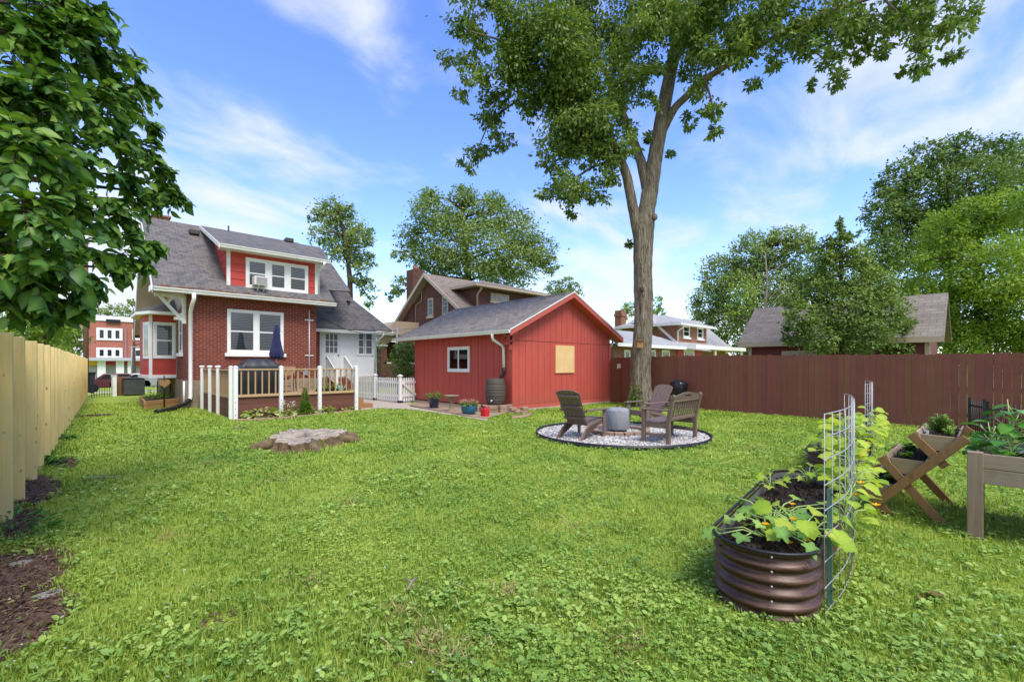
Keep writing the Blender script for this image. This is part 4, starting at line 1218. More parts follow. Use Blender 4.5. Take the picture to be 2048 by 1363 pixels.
# ---------------------------------------------------------------- white picket fence with gate
pk = thing('picket_fence', 'low white picket fence with gate between house and red garage', 'fence', (9.3, 17.5, 0))
FX = 9.3
yA, yB, yC, yD = 20.9, 18.23, 16.15, GY1+.05
def pick(mb, x, y, z0, z1, alongx=False, wd=.075):
    h = z1-.05
    if alongx: pts = [(x-wd/2, y, z0), (x+wd/2, y, z0), (x+wd/2, y, h), (x+wd/4, y, z1), (x-wd/4, y, z1), (x-wd/2, y, h)]; mb.prism(pts, (0, .02, 0))
    else: pts = [(x, y-wd/2, z0), (x, y+wd/2, z0), (x, y+wd/2, h), (x, y+wd/4, z1), (x, y-wd/4, z1), (x, y-wd/2, h)]; mb.prism(pts, (.02, 0, 0))
def pfence(x0, y0, x1, y1, n):
    for k in range(n):
        t_ = (k+.5)/n; x, y = x0+(x1-x0)*t_, y0+(y1-y0)*t_
        m_ = MB(); pick(m_, x-.03, y, .06, 1.0, abs(x1-x0) > abs(y1-y0)); m_.build('picket', M_white, pk)
    for z in (.28, .82): MB().beam((x0, y0, z), (x1, y1, z), .035, .085).build('rail', M_white, pk)
pfence(FX, yA, FX, yB, 18); pfence(FX, yB, FX, yC, 13)
gq = PY(824, 800, 15.3)
gate = (FX, yC, GX0-.06, 16.30)
pfence(FX+.05, yC, gate[2], gate[3], 6)
MB().beam((FX+.08, yC-.03, .80), (gate[2], gate[3]-.03, .30), .03, .08).build('gate_brace', M_white, pk)
for (x, y) in ((FX, yA), (FX, yB), (FX, yC)):
    m_ = MB(); m_.box(x-.06, y-.06, .10, x+.06, y+.06, 1.06); po = m_.build('post', M_white, pk, bevel=.005)
    m_ = MB(); m_.box(x-.085, y-.085, 1.06, x+.085, y+.085, 1.09); m_.add([(x-.08, y-.08, 1.09), (x+.08, y-.08, 1.09), (x+.08, y+.08, 1.09), (x-.08, y+.08, 1.09), (x, y, 1.15)], [(0, 1, 4), (1, 2, 4), (2, 3, 4), (3, 0, 4)]); m_.build('cap', M_white, po)
    MB().box(x-.075, y-.075, -.02, x+.075, y+.075, .10).build('post_base', M_black, po)
# timber step by the deck corner
st = thing('wooden_step', 'two-tread orange timber step beside the deck corner post', 'step', (7.2, 15.2, 0))
MB().box(DX1+.12, 15.0, .0, DX1+.5, 15.8, .34).build('upper_tread', M_box_wood, st, bevel=.006)
MB().box(DX1+.5, 15.0, .0, DX1+.85, 15.8, .17).build('lower_tread', M_box_wood, st, bevel=.006)

# ---------------------------------------------------------------- brown board fence on the right
bf = thing('board_fence', 'long brown stained dog-eared board fence across the back of the yard', 'fence', (15.2, 5, 0))
fa, fb_ = Vector((15.52, 10.5, 0)), Vector((14.35, -6.0, 0))
fdir = (fb_-fa).normalized(); fl_ = (fb_-fa).length; fn = Vector((-fdir.y, fdir.x, 0)); fn = fn if fn.x < 0 else -fn
s_ = 0; panel = MB(); cnt = 0; rails_ = []
while s_ < fl_:
    wd = .138
    j = rnd.uniform(-.012, .012); h = 1.80+j+.03*math.sin(s_*.5)
    c = fa+fdir*(s_+wd/2)+fn*rnd.uniform(0, .004); half = fdir*(wd/2-rnd.uniform(.0, .0022)); z0 = .02+rnd.uniform(-.01, .015)
    ear = .022
    pts = [c-half+Vector((0, 0, z0)), c+half+Vector((0, 0, z0)), c+half+Vector((0, 0, h-ear)), c+half*.72+Vector((0, 0, h)), c-half*.72+Vector((0, 0, h)), c-half+Vector((0, 0, h-ear))]
    panel.prism(pts, -fn*.018)
    s_ += wd+.001; cnt += 1
    if cnt % 17 == 0 or s_ >= fl_: panel.build('board_panel', M_fence, bf); panel = MB()
for k in range(int(fl_/2.42)+1):
    c = fa+fdir*(k*2.42)-fn*.085; m_ = MB(); m_.box(c.x-.05, c.y-.05, 0, c.x+.05, c.y+.05, 1.72); m_.build('post', M_fence, bf)
for z in (.35, .95, 1.55):
    MB().beam(fa-fn*.045+Vector((0, 0, z)), fb_-fn*.045+Vector((0, 0, z)), .04, .085).build('back_rail', M_fence, bf)
pn = thing('paper_notice', 'small pale weathered notice tacked to the brown fence by the tree', 'notice', (15.5, 10.0, 1.2))
q = fa+fdir*.30+fn*.012
MB().prism([q+Vector((0, 0, 1.36)), q+fdir*.17+Vector((0, 0, 1.40)), q+fdir*.17+Vector((0, 0, 1.56)), q+Vector((0, 0, 1.55))], fn*.004).build('sheet', M_pale, pn)
# ---------------------------------------------------------------- new pine fence on the left
pf = thing('pine_fence', 'new pale pine fence with upright posts along the left side', 'fence', (0, 12, 0))
def lfx(y): return -.44+.0375*(y-6.5)
y = 2.2; k = 0; bd = MB()
yend = 30.3
yy = 1.2
cnt = 0
while yy < yend:
    x = lfx(yy)-.17; j = rnd.uniform(-.012, .012)
    bd.box(x-.02+(.02 if cnt % 2 else 0), yy, .05, x+(.02 if cnt % 2 else 0), yy+.138, 1.80+j); yy += .143; cnt += 1
    if cnt % 16 == 0: bd.build('board_panel', M_pine, pf); bd = MB()
bd.build('board_panel', M_pine, pf)
fins = [1.2, 2.1, 3.0, 3.9, 4.8, 5.65, 6.53, 7.42, 8.62, 9.5, 10.5, 11.25, 12.0, 12.75]
while fins[-1] < yend-.8: fins.append(fins[-1]+.82)
for i, y in enumerate(fins):
    x = lfx(y); wd = .15 if i not in (7, 9) else .10; h = 1.82+rnd.uniform(-.01, .01)
    if i == 7: x -= .0
    m_ = MB(); m_.box(x-wd, y, -.03, x, y+(.09 if i % 2 else .12), h); m_.build('post', M_pine, pf, bevel=.004)
# ---------------------------------------------------------------- fire pit circle
PC = Vector((8.49, 5.51, 0)); PR = 1.80
b = MB(); n = 72
b.poly([(PC.x+PR*math.cos(2*math.pi*k/n), PC.y+PR*math.sin(2*math.pi*k/n), .035) for k in range(n)])
gv = b.build('gravel_bed', M_gravel); tag(gv, kind='structure')
b = MB(); b.lathe([(PR, -.03), (PR+.012, -.03), (PR+.014, .085), (PR-.002, .085), (PR, .03)], PC.x, PC.y, 96)
tag(b.build('garden_edging', M_black), 'thin black strip edging round the white gravel circle', 'edging')
# loose stones on the gravel (uncountable)
n = 9000
a = RNG.uniform(0, 2*np.pi, n); r = np.sqrt(RNG.uniform(0, 1, n))*(PR-.03)
pos = np.stack([PC.x+r*np.cos(a), PC.y+r*np.sin(a), np.full(n, .04)], 1)
OCT = np.array([[1, 0, 0], [0, 1, 0], [-1, 0, 0], [0, -1, 0], [0, 0, .7], [0, 0, -.6]]); OF = np.array([[0, 1, 4], [1, 2, 4], [2, 3, 4], [3, 0, 4]])
an = RNG.uniform(0, 6.28, n); ca, sa = np.cos(an), np.sin(an); sz = RNG.uniform(.012, .03, n)
P0_ = OCT[None]*(RNG.uniform(.6, 1.2, (n, 1, 3)))*sz[:, None, None]
V = np.stack([P0_[..., 0]*ca[:, None]-P0_[..., 1]*sa[:, None], P0_[..., 0]*sa[:, None]+P0_[..., 1]*ca[:, None], P0_[..., 2]], 2)+pos[:, None, :]
M_stones = leafmat('pale_gravel_stones', (.17, .16, .15), (.44, .42, .39), (.68, .65, .61), .0, .85)
gs = np_mesh('gravel', V.reshape(-1, 3), ((np.arange(n)*6)[:, None, None]+OF[None]).reshape(-1, 3), M_stones, None, np.repeat(RNG.uniform(0, 1, n), 6)); tag(gs, kind='stuff')
# stone ring: individual blocks
fp_ = G(1235, 866); fp_.z = 0
for k in range(20):
    a = 2*math.pi*k/20; c = Vector((fp_.x+.62*math.cos(a), fp_.y+.62*math.sin(a), .075)); dd = Vector((-math.sin(a), math.cos(a), 0))
    o = MB(); o.beam(c-dd*.092, c+dd*.092, .13, .08)
    tag(o.build('ring_stone', M_paver, bevel=.012), 'flat brown paving stone in the ring round the grey covered fire pit', 'stone', 'stones of the fire pit ring')
fpit = thing('covered_fire_pit', 'round fire pit under a grey canvas cover in the gravel circle', 'fire pit', fp_)
b = MB(); n = 40; lay = []
for (z, r) in ((.10, .235), (.14, .25), (.30, .255), (.50, .25), (.535, .235), (.555, .16), (.575, .04)):
    lay.append([(fp_.x+(r+.006*math.sin(k*2.1+z*9))*math.cos(2*math.pi*k/n), fp_.y+(r+.006*math.sin(k*2.1+z*9))*math.sin(2*math.pi*k/n), z+.006*math.sin(k*1.3)) for k in range(n)])
b.add([p for l_ in lay for p in l_], [(i*n+k, i*n+(k+1) % n, (i+1)*n+(k+1) % n, (i+1)*n+k) for i in range(len(lay)-1) for k in range(n)]+[tuple((len(lay)-1)*n+k for k in range(n))], True)
b.build('cover', M_greycov, fpit)
MB().tube([(fp_.x-.05, fp_.y, .57), (fp_.x-.02, fp_.y, .62), (fp_.x+.02, fp_.y, .60), (fp_.x+.04, fp_.y, .57)], .008, 6).build('cord', M_black, fpit)
MB().lathe([(.20, .0), (.20, .12)], fp_.x, fp_.y, 24).build('base', M_black, fpit)

# Adirondack chairs: built facing +y at the origin
def adirondack(label, loc, rz):
    t = thing('adirondack_chair', label, 'chair', (0, 0, 0), 'brown chairs at the fire pit')
    # back of five slats joined with a curved top
    tb, nb = Vector((0, -.20, .28)), Vector((0, -.58, .98)); ax = (nb-tb).normalized()
    nn = Vector((0, ax.z, -ax.y))
    def sl(x0, x1, l0, l1a, l1b, name='back_slat'):
        mb = MB(); pts = [tb+Vector((x0, 0, 0))*.82+ax*l0, tb+Vector((x1, 0, 0))*.82+ax*l0, tb+Vector((x1, 0, 0))+ax*l1b, tb+Vector((x0, 0, 0))+ax*l1a]
        mb.prism(pts, nn*.024); mb.build(name, M_poly, t, bevel=.006)
    xs_ = [-.27, -.163, -.055, .055, .163, .27]; L1 = .80
    tops = [.735, .785, .80, .80, .785, .735]
    for i in range(5): sl(xs_[i]+.004, xs_[i+1]-.004, -.02, tops[i], tops[i+1])
    for l_ in (.16, .42, .66):
        mb = MB(); c = tb+ax*l_-nn*.018; mb.beam(c-Vector((.235, 0, 0)), c+Vector((.235, 0, 0)), .06, .034, nn); mb.build('back_batten', M_poly, t, bevel=.006)
    for k in range(6):
        f0 = k/6; y = -.20+.52*f0; z = .30+.085*f0+(.0 if k < 5 else -.01)
        mb = MB(); c0 = Vector((0, y+.036, z)); mb.beam(c0-Vector((.27, 0, 0)), c0+Vector((.27, 0, 0)), .078, .022, (0, -.16, 1)); mb.build('seat_slat', M_poly, t, bevel=.006)
    mb = MB(); mb.box(-.28, .325, .27, .28, .345, .40); mb.build('seat_front', M_poly, t, bevel=.01)
    for s in (-1, 1):
        x = s*.295
        mb = MB(); mb.prism([(x-.014, .30, .0), (x-.014, .38, .0), (x-.014, .40, .30), (x-.014, .39, .56), (x-.014, .29, .56), (x-.014, .285, .30)], (.028, 0, 0)); mb.build('front_leg', M_poly, t, bevel=.006)
        mb = MB(); mb.prism([(x-.014-s*.03, .39, .27), (x-.014-s*.03, .39, .385), (x-.014-s*.03, -.22, .30), (x-.014-s*.03, -.46, .0), (x-.014-s*.03, -.54, .0), (x-.014-s*.03, -.30, .22)], (.028, 0, 0)); mb.build('rear_leg', M_poly, t, bevel=.006)
        mb = MB(); mb.prism([(x-.055, .44, .56), (x+.055, .44, .56), (x+.06+s*.01, .15, .565), (x+.045+s*.01, -.36, .575), (x-.02, -.36, .575), (x-.05, .15, .565)], (0, 0, .024)); mb.build('armrest', M_poly, t, bevel=.006)
    mb = MB(); mb.box(-.31, -.36, .545, .31, -.33, .575); mb.build('arm_support', M_poly, t, bevel=.006)
    t.location = loc; t.rotation_euler = (0, 0, rz); t.scale = (1.03, 1.03, 1.0)
    return t
def face(dx, dy): return math.atan2(-dx, dy)
c1 = G(1172, 877); adirondack('brown slatted Adirondack chair seen from behind, left of the covered pit', (c1.x-.01, c1.y+.08, .03), face(1.0, .10))
c2 = G(1302, 856); adirondack('brown slatted Adirondack chair facing the pit, in front of the tree', (c2.x+.14, c2.y+.15, .03), face(-1.0, .22))
# garden bench, facing +y
def bench(label, loc, rz):
    t = thing('garden_bench', label, 'bench', (0, 0, 0))
    W = .63
    for s in (-1, 1):
        x = s*(W-.035)
        mb = MB(); mb.prism([(x-.035, -.30, 0), (x-.035, -.225, 0), (x-.035, -.225, .42), (x-.035, -.33, .90), (x-.035, -.40, .90), (x-.035, -.30, .42)], (.07, 0, 0)); mb.build('rear_leg', M_poly, t, bevel=.008)
        mb = MB(); mb.box(x-.035, .20, 0, x+.035, .27, .62); mb.build('front_leg', M_poly, t, bevel=.008)
        mb = MB(); mb.box(x-.04, -.30, .62, x+.04, .31, .65); mb.build('armrest', M_poly, t, bevel=.008)
        mb = MB(); mb.box(x-.02, -.24, .14, x+.02, .21, .19); mb.build('stretcher', M_poly, t, bevel=.005)
        mb = MB(); mb.box(x-.02, -.25, .30, x+.02, .22, .40); mb.build('side_apron', M_poly, t, bevel=.005)
        mb = MB(); mb.tube([(x-.045, -.355, .885), (x+.045, -.355, .885)], .045, 14); mb.build('post_cap', M_poly, t)
    for k in range(6):
        y = -.20+.078*k+.01; z = .405-.018*math.sin(math.pi*k/5.)
        mb = MB(); mb.box(-W+.01, y, z, W-.01, y+.07, z+.022); mb.build('seat_slat', M_poly, t, bevel=.005)
    mb = MB(); mb.box(-W+.07, .21, .31, W-.07, .25, .40); mb.build('front_apron', M_poly, t, bevel=.005)
    mb = MB(); mb.box(-W+.06, -.285, .44, W-.06, -.25, .50); mb.build('lower_back_rail', M_poly, t, bevel=.005)
    # arched top rail with a slot
    mb = MB(); n = 16; up_, lo_ = [], []
    def yb(z): return -.235-.22*(z-.42)
    zb = .80
    for k in range(n+1):
        x = -W+.07+(2*W-.14)*k/n; zt = .885+.075*math.sin(math.pi*k/n)
        up_.append((x, yb(zt)-.045, zt)); lo_.append((x, yb(zb)-.045, zb))
    slot = [k for k in range(n) if 6 <= k <= 9]
    for k in range(n):
        if k in slot:
            zt0, zt1 = up_[k], up_[k+1]; m0 = Vector(lo_[k]).lerp(Vector(zt0), .48); m1 = Vector(lo_[k+1]).lerp(Vector(zt1), .48); h0 = Vector(lo_[k]).lerp(Vector(zt0), .70); h1 = Vector(lo_[k+1]).lerp(Vector(zt1), .70)
            mb.prism([lo_[k], lo_[k+1], m1, m0], (0, .035, 0)); mb.prism([h0, h1, zt1, zt0], (0, .035, 0))
        else: mb.prism([lo_[k], lo_[k+1], up_[k+1], up_[k]], (0, .035, 0))
    mb.build('top_rail', M_poly, t, weld=True)
    mb = MB(); mb.tube([(-W+.05, yb(.80)-.03, .80), (W-.05, yb(.80)-.03, .80)], .022, 10); mb.build('back_rail', M_poly, t)
    for k in range(11):
        x = -W+.12+(2*W-.24)*k/10
        mb = MB(); mb.prism([(x-.022, yb(.49)-.02, .49), (x+.022, yb(.49)-.02, .49), (x+.022, yb(.81)-.035, .81), (x-.022, yb(.81)-.035, .81)], (0, .018, 0)); mb.build('back_slat', M_poly, t, bevel=.004)
    t.location = loc; t.rotation_euler = (0, 0, rz)
    return t
bench('brown slat-back garden bench with arched top rail on the gravel circle', (8.49, 4.39, .03), math.radians(2))
# black covered kettle grill behind the chairs
k_ = G(1357, 818)
kt = thing('covered_kettle', 'round kettle grill under a shiny black cover by the brown fence', 'grill', k_)
b = MB(); n = 30; lay = []
for (z, r) in ((.22, .20), (.35, .24), (.60, .27), (.82, .29), (.92, .26), (.98, .17), (1.0, .05)):
    lay.append([(k_.x+(r*(1+.06*math.sin(k*1.9+z*5)))*math.cos(2*math.pi*k/n), k_.y+(r*(1+.06*math.sin(k*1.9+z*5)))*math.sin(2*math.pi*k/n), z) for k in range(n)])
b.add([p for l_ in lay for p in l_], [(i*n+k, i*n+(k+1) % n, (i+1)*n+(k+1) % n, (i+1)*n+k) for i in range(len(lay)-1) for k in range(n)]+[tuple((len(lay)-1)*n+k for k in range(n))], True)
b.build('cover', paint('shiny_black_cover', (.010, .010, .012), .22, .1, bump=.1), kt)
for a in (90, 210, 330):
    MB().tube([(k_.x+.12*math.cos(math.radians(a)), k_.y+.12*math.sin(math.radians(a)), .3), (k_.x+.24*math.cos(math.radians(a)), k_.y+.24*math.sin(math.radians(a)), 0)], .013, 6).build('leg', M_steel, kt)

# ---------------------------------------------------------------- stump
sc_ = Vector((3.12, 8.82, 0))
sp = thing('tree_stump', 'low wide weathered tree stump with cracked grey top in the lawn', 'stump', sc_)
n = 150; rnd = random.Random(4)
def srad(a): return .62+.10*math.sin(2*a+.6)+.09*math.sin(3*a+1.9)+.05*math.sin(5*a)+.03*math.sin(9*a+1)
lay = []
for (f_, z) in ((1.14, -.03), (1.03, .05), (1.0, .13), (.995, .19), (.985, .20)):
    lay.append([(sc_.x+.96*srad(2*math.pi*k/n)*f_*(1+.035*math.sin(k*.9+z*9)+.03*math.sin(k*1.7+1)+.02*math.sin(k*2.6))*math.cos(2*math.pi*k/n), sc_.y+srad(2*math.pi*k/n)*f_*(1+.035*math.sin(k*.9+z*9)+.03*math.sin(k*1.7+1)+.02*math.sin(k*2.6))*math.sin(2*math.pi*k/n), z+(.014*math.sin(k*.5)+.012*math.sin(k*1.9)+.045*math.sin(2*math.pi*k/n) if z > .08 else 0)) for k in range(n)])
b = MB(); b.add([p for l_ in lay for p in l_], [(i*n+k, i*n+(k+1) % n, (i+1)*n+(k+1) % n, (i+1)*n+k) for i in range(len(lay)-1) for k in range(n)], False)
b.build('bark', M_stump_bark, sp)
b = MB(); tp_ = [lay[-1]]
for f_ in (.75, .5, .28, .1):
    tp_.append([(sc_.x+(p[0]-sc_.x)*f_, sc_.y+(p[1]-sc_.y)*f_, .208+.07*(p[1]-sc_.y)*f_+.010*math.sin(p[0]*17+f_*9)+.010*math.sin(p[1]*23)) for p in lay[-1]])
b.add([p for l_ in tp_ for p in l_], [(i*n+k, i*n+(k+1) % n, (i+1)*n+(k+1) % n, (i+1)*n+k) for i in range(len(tp_)-1) for k in range(n)]+[tuple((len(tp_)-1)*n+k for k in range(n))], False)
b.build('cut_top', M_stump, sp)
for a, l_ in ((-.3, .3), (.25, .2), (2.9, .25), (-1.7, .4)):
    r = srad(a); d_ = Vector((math.cos(a)*1.15, math.sin(a), 0))
    MB().tube([sc_+d_*r*.8+Vector((0, 0, .09)), sc_+d_*(r+.12)+Vector((0, 0, .04)), sc_+d_*(r+l_)+Vector((.05, -.05, -.03))], [.11, .08, .03], 8).build('root', M_stump_bark, sp)

# ---------------------------------------------------------------- corrugated raised beds
def corrug_mat():
    t = NT('woodgrain_printed_steel')
    v = t.coord('Object', (1.6, 1.6, 26))
    n1 = t.noise(v, 2.6, 9, .74, 1.2)
    colr = t.ramp(n1, [(.3, (.022, .011, .008)), (.48, (.072, .034, .021)), (.62, (.135, .068, .04)), (.8, (.19, .105, .066))])
    t.col(colr); t.bump(n1, .25, .004); t.set(.40, .1, .45); return t.m
M_corr = corrug_mat()
def stadium(cx0, cy0, cx1, cy1, r, n=22):
    a = Vector((cx0, cy0)); b_ = Vector((cx1, cy1)); d = (b_-a).normalized(); nrm = Vector((-d.y, d.x)); pts = []
    base = math.atan2(nrm.y, nrm.x)
    for k in range(n+1):
        an = base+math.pi*k/n; pts.append((a.x+r*math.cos(an), a.y+r*math.sin(an)))
    m = 10
    for k in range(1, m): q = a.lerp(b_, k/m)-nrm*r; pts.append((q.x, q.y))
    for k in range(n+1):
        an = base+math.pi+math.pi*k/n; pts.append((b_.x+r*math.cos(an), b_.y+r*math.sin(an)))
    for k in range(1, m): q = b_.lerp(a, k/m)+nrm*r; pts.append((q.x, q.y))
    return pts
def raised_bed(c0, c1, r, h, label):
    cx, cy = (c0[0]+c1[0])/2, (c0[1]+c1[1])/2
    t = thing('raised_bed', label, 'raised bed', (cx, cy, 0))
    nz = 49; lay = []
    for j in range(nz):
        z = h*j/(nz-1); off = .016*math.cos(2*math.pi*5.0*j/(nz-1)) if 1 < j < nz-2 else 0
        lay.append([(x, y, z) for x, y in stadium(c0[0], c0[1], c1[0], c1[1], r-.012+off)])
    m = len(lay[0])
    b = MB(); b.add([p for l_ in lay for p in l_], [(i*m+k, i*m+(k+1) % m, (i+1)*m+(k+1) % m, (i+1)*m+k) for i in range(nz-1) for k in range(m)], True)
    b.build('corrugated_wall', M_corr, t)
    rim = stadium(c0[0], c0[1], c1[0], c1[1], r+.004)
    b = MB(); b.tube([(x, y, h+.006) for x, y in rim+rim[:1]], .011, 8, False); b.build('rim', M_black, t)
    lay = [[(x, y, z) for x, y in stadium(c0[0], c0[1], c1[0], c1[1], r-.03)] for z in (h, h-.15)]
    b = MB(); b.add([p for l_ in lay for p in l_], [(k, (k+1) % m, m+(k+1) % m, m+k) for k in range(m)], True); b.build('inner_lining', M_zinc, t)
    ss = stadium(c0[0], c0[1], c1[0], c1[1], r-.028)
    b = MB(); rows = [ss]
    for f_ in (.8, .55, .3):
        rows.append([(cx+(x-cx)*(1-(1-f_)*.35)-(x-cx)*0, cy+(y-cy)*f_+(x-cx)*(1-f_)*((c1[1]-c0[1])/(c1[0]-c0[0]))) for x, y in ss])
    b.add([(x, y, h-.075+.02*math.sin(x*23+y*11)+.015*math.sin(y*37)) for l_ in rows for x, y in l_], [(i*m+k, i*m+(k+1) % m, (i+1)*m+(k+1) % m, (i+1)*m+k) for i in range(3) for k in range(m)]+[tuple(3*m+k for k in range(m))], True)
    b.build('soil', M_soil, t)
    # soil crumbs
    n = 2600
    tt = RNG.uniform(-.1, 1.1, n); ww = RNG.uniform(-1, 1, n)*(r-.05)
    dx, dy = c1[0]-c0[0], c1[1]-c0[1]; l_ = math.hypot(dx, dy)
    pos = np.stack([c0[0]+dx*tt-dy/l_*ww, c0[1]+dy*tt+dx/l_*ww, np.full(n, h-.065)+RNG.uniform(-.01, .015, n)], 1)
    leaf_mesh('mulch_crumbs', [(pos, unit(n), unit(n), RNG.uniform(.012, .04, n), np.clip(RNG.normal(.35, .3, n), 0, 1), T_QUAD, .8)], M_crumb, t)
    b = MB(); 
    return t
M_crumb = leafmat('soil_crumbs', (.012, .008, .006), (.045, .028, .02), (.14, .10, .075), 0, .95)
BH = .405
bed1 = raised_bed((3.20, 1.0), (5.12, 1.24), .30, BH, 'nearer oval raised bed of brown corrugated steel full of squash plants')
bed2 = raised_bed((6.87, 1.36), (8.75, 1.60), .30, BH, 'farther oval raised bed of brown corrugated steel behind the trellis')
b = MB(); base = G(1510, 1110, .4)
for z in (.385, .30, .215, .128, .042):
    a = math.atan2(-.6, -.8); b2 = MB(); b2.ball((3.20+.308*math.cos(3.55), 1.0+.308*math.sin(3.55), z+.004), .007, .007, .007, 8, 5); b2.build('bolt', M_galv, bed1)

# wire trellises with green stakes
def trellis(name, pts, h, zs, label, stakes, start_z=.0):
    t = thing(name, label, 'trellis', (pts[len(pts)//2][0], pts[len(pts)//2][1], 0), 'wire trellises beside the raised beds')
    # resample along the curve
    P = [Vector((x, y, 0)) for x, y in pts]; L_ = [0]
    for a, c in zip(P[:-1], P[1:]): L_.append(L_[-1]+(c-a).length)
    def at(s):
        for i in range(len(P)-1):
            if s <= L_[i+1]+1e-6: return P[i].lerp(P[i+1], (s-L_[i])/(L_[i+1]-L_[i]))
        return P[-1]
    N = int(L_[-1]/.155); samp = [at(L_[-1]*k/(N*4)) for k in range(N*4+1)]
    b = MB()
    for z in zs: b.tube([(q.x, q.y, z) for q in samp], .0036, 5, True)
    for k in range(0, N*4+1, 4): q = samp[k]; b.tube([(q.x, q.y, start_z), (q.x, q.y, h)], .0030, 5, True)
    b.build('wire_mesh', M_galv, t)
    for (s, hh, m_) in stakes:
        q = at(L_[-1]*s); st_ = MB(); st_.beam((q.x-.012, q.y+.012, -.05), (q.x-.012, q.y+.012, hh), .024, .010, (1, 0, 0)); st_.beam((q.x-.012, q.y+.02, -.05), (q.x-.012, q.y+.02, hh), .010, .03, (1, 0, 0)); st_.build('stake', m_, t)
        for z in (.12, hh-.03):
            b2 = MB(); b2.tube([(q.x-.03, q.y, z), (q.x+.012, q.y-.012, z), (q.x+.03, q.y+.02, z)], .004, 5); b2.build('cable_tie', M_black, t)
    return t
def smooth(pts, n=30):
    out = []
    P = [np.array(p) for p in pts]; P = [2*P[0]-P[1]]+P+[2*P[-1]-P[-2]]
    for i in range(1, len(P)-2):
        for k in range(n):
            s = k/n; a, b_, c, d = P[i-1], P[i], P[i+1], P[i+2]
            out.append(tuple(.5*((2*b_)+(-a+c)*s+(2*a-5*b_+4*c-d)*s*s+(-a+3*b_-3*c+d)*s**3)))
    out.append(tuple(P[-2])); return out
tr1 = smooth([(3.20, .68), (3.75, .67), (4.48, .75), (5.25, .90), (5.56, .99), (5.63, 1.025)], 10)
trellis('wire_trellis', tr1, 1.215, (.03, .18, .335, .49, .64, .79, .94, 1.075, 1.21), 'nearer curved wire trellis draped with cucumber vines', ((.07, .74, M_tpost), (.8, .8, M_tpost)))
tr2 = smooth([(7.55, 1.15), (8.1, 1.16), (8.8, 1.25), (9.2, 1.34), (9.34, 1.42)], 10)
trellis('wire_trellis', tr2, 1.25, (.10, .25, .40, .55, .70, .84, .98, 1.12, 1.245), 'farther curved wire trellis with vines round its foot', ((.10, .85, M_iron), (.85, .85, M_iron)))

# squash plants: lobed leaves on long stalks
def lobed(n_l=5, cut=.55):
    """hand-shaped leaf, stalk end at the origin, tip along +x"""
    V = [(.0, 0, 0)]; Fc = []
    ctr = (.42, 0, .0); V.append(ctr); m = n_l*4
    for k in range(m+1):
        a = -2.65+5.3*k/m; tip = k % 4
        r = (.58 if k % 4 == 2 else .50 if k % 2 else .58*(1-cut))*(1-.22*abs(a)/2.65)
        V.append((.42+r*math.cos(a), r*math.sin(a), .13*abs(math.sin(a))-.24*max(0, math.cos(a))*r+.03*(k % 2)))
    for k in range(m): Fc.append([1, 2+k, 3+k, 3+k])
    Fc.append([0, 2, 1, 1]); Fc.append([0, 1, 2+m, 2+m])
    return np.array(V, float), np.array(Fc), np.array([.3, .3]+[(-.12 if k % 2 else .10) for k in range(m+1)])
T_LOBE = lobed(5, .40)
T_ROUND = lobed(5, .14)
def stalk_plant(name, label, cat, c, leaves, lm, stalk_m, tmpl, tint, parent_group=None, flowers=()):
    t = thing(name, label, cat, c, parent_group)
    pos, d, nr, sz, tn = [], [], [], [], []
    b = MB()
    for (dx, dy, dz, s) in leaves:
        e = Vector(c)+Vector((dx, dy, dz)); hz = Vector((dx, dy, 0)); hz = hz.normalized() if hz.length > 1e-3 else Vector((1, 0, 0))
        b.tube([tuple(c), tuple(Vector(c).lerp(e, .55)+Vector((0, 0, .04))), tuple(e)], [.006, .005, .0035], 6)
        pos.append(e); dd = hz+Vector((rnd.uniform(-.3, .3), rnd.uniform(-.3, .3), rnd.uniform(-.7, .15))); d.append(dd)
        nr.append((rnd.uniform(-.35, .35)-.2, rnd.uniform(-.35, .35)-.2, 1)); sz.append(s*rnd.uniform(.8, 1.15)); tn.append(min(1, max(0, tint+rnd.uniform(-.3, .3))))
    b.build('stalk', stalk_m, t)
    pos = np.array([tuple(p) for p in pos]); d = np.array([tuple(p) for p in d]); nr = np.array(nr)
    leaf_mesh('foliage', [(pos, d, nr, np.array(sz), np.array(tn), tmpl, 1.0)], lm, t)
    for f_ in flowers:
        p = Vector(c)+Vector(f_)
        leaf_mesh('blossom', [(np.tile(np.array(p), (6, 1)), np.stack([np.cos(np.arange(6)*1.05), np.sin(np.arange(6)*1.05), np.full(6, .7)], 1), np.tile([0, 0, 1.], (6, 1)), np.full(6, .032), np.full(6, .5), T_FOLD, 1.2)], M_y, t)
    return t
M_y = L_yellow
M_stalk = paint('pale_green_stalk', (.34, .46, .14), .5, .1)
rnd = random.Random(21)
def ring_leaves(n, r0, r1, z0, z1, s, a0=0, a1=6.28):
    o = []
    for k in range(n):
        a = a0+(a1-a0)*(k+.5)/n+rnd.uniform(-.2, .2); r = rnd.uniform(r0, r1); o.append((r*math.cos(a), r*math.sin(a), rnd.uniform(z0, z1), s*rnd.uniform(.75, 1.15)))
    return o
stalk_plant('squash_plant', 'squash plant with jagged grey-green leaves near the bed front', 'plant', (3.30, 1.02, .36), ring_leaves(18, .10, .36, .03, .14, .115), L_squash, M_stalk, T_LOBE, .4, 'squash plants in the nearer bed', ((-.12, -.03, .12), (.05, -.14, .14)))
stalk_plant('squash_plant', 'larger squash plant in the middle of the nearer bed', 'plant', (3.68, 1.10, .36), ring_leaves(16, .10, .34, .04, .16, .115), L_squash, M_stalk, T_LOBE, .35, 'squash plants in the nearer bed', ((.1, -.1, .12),))
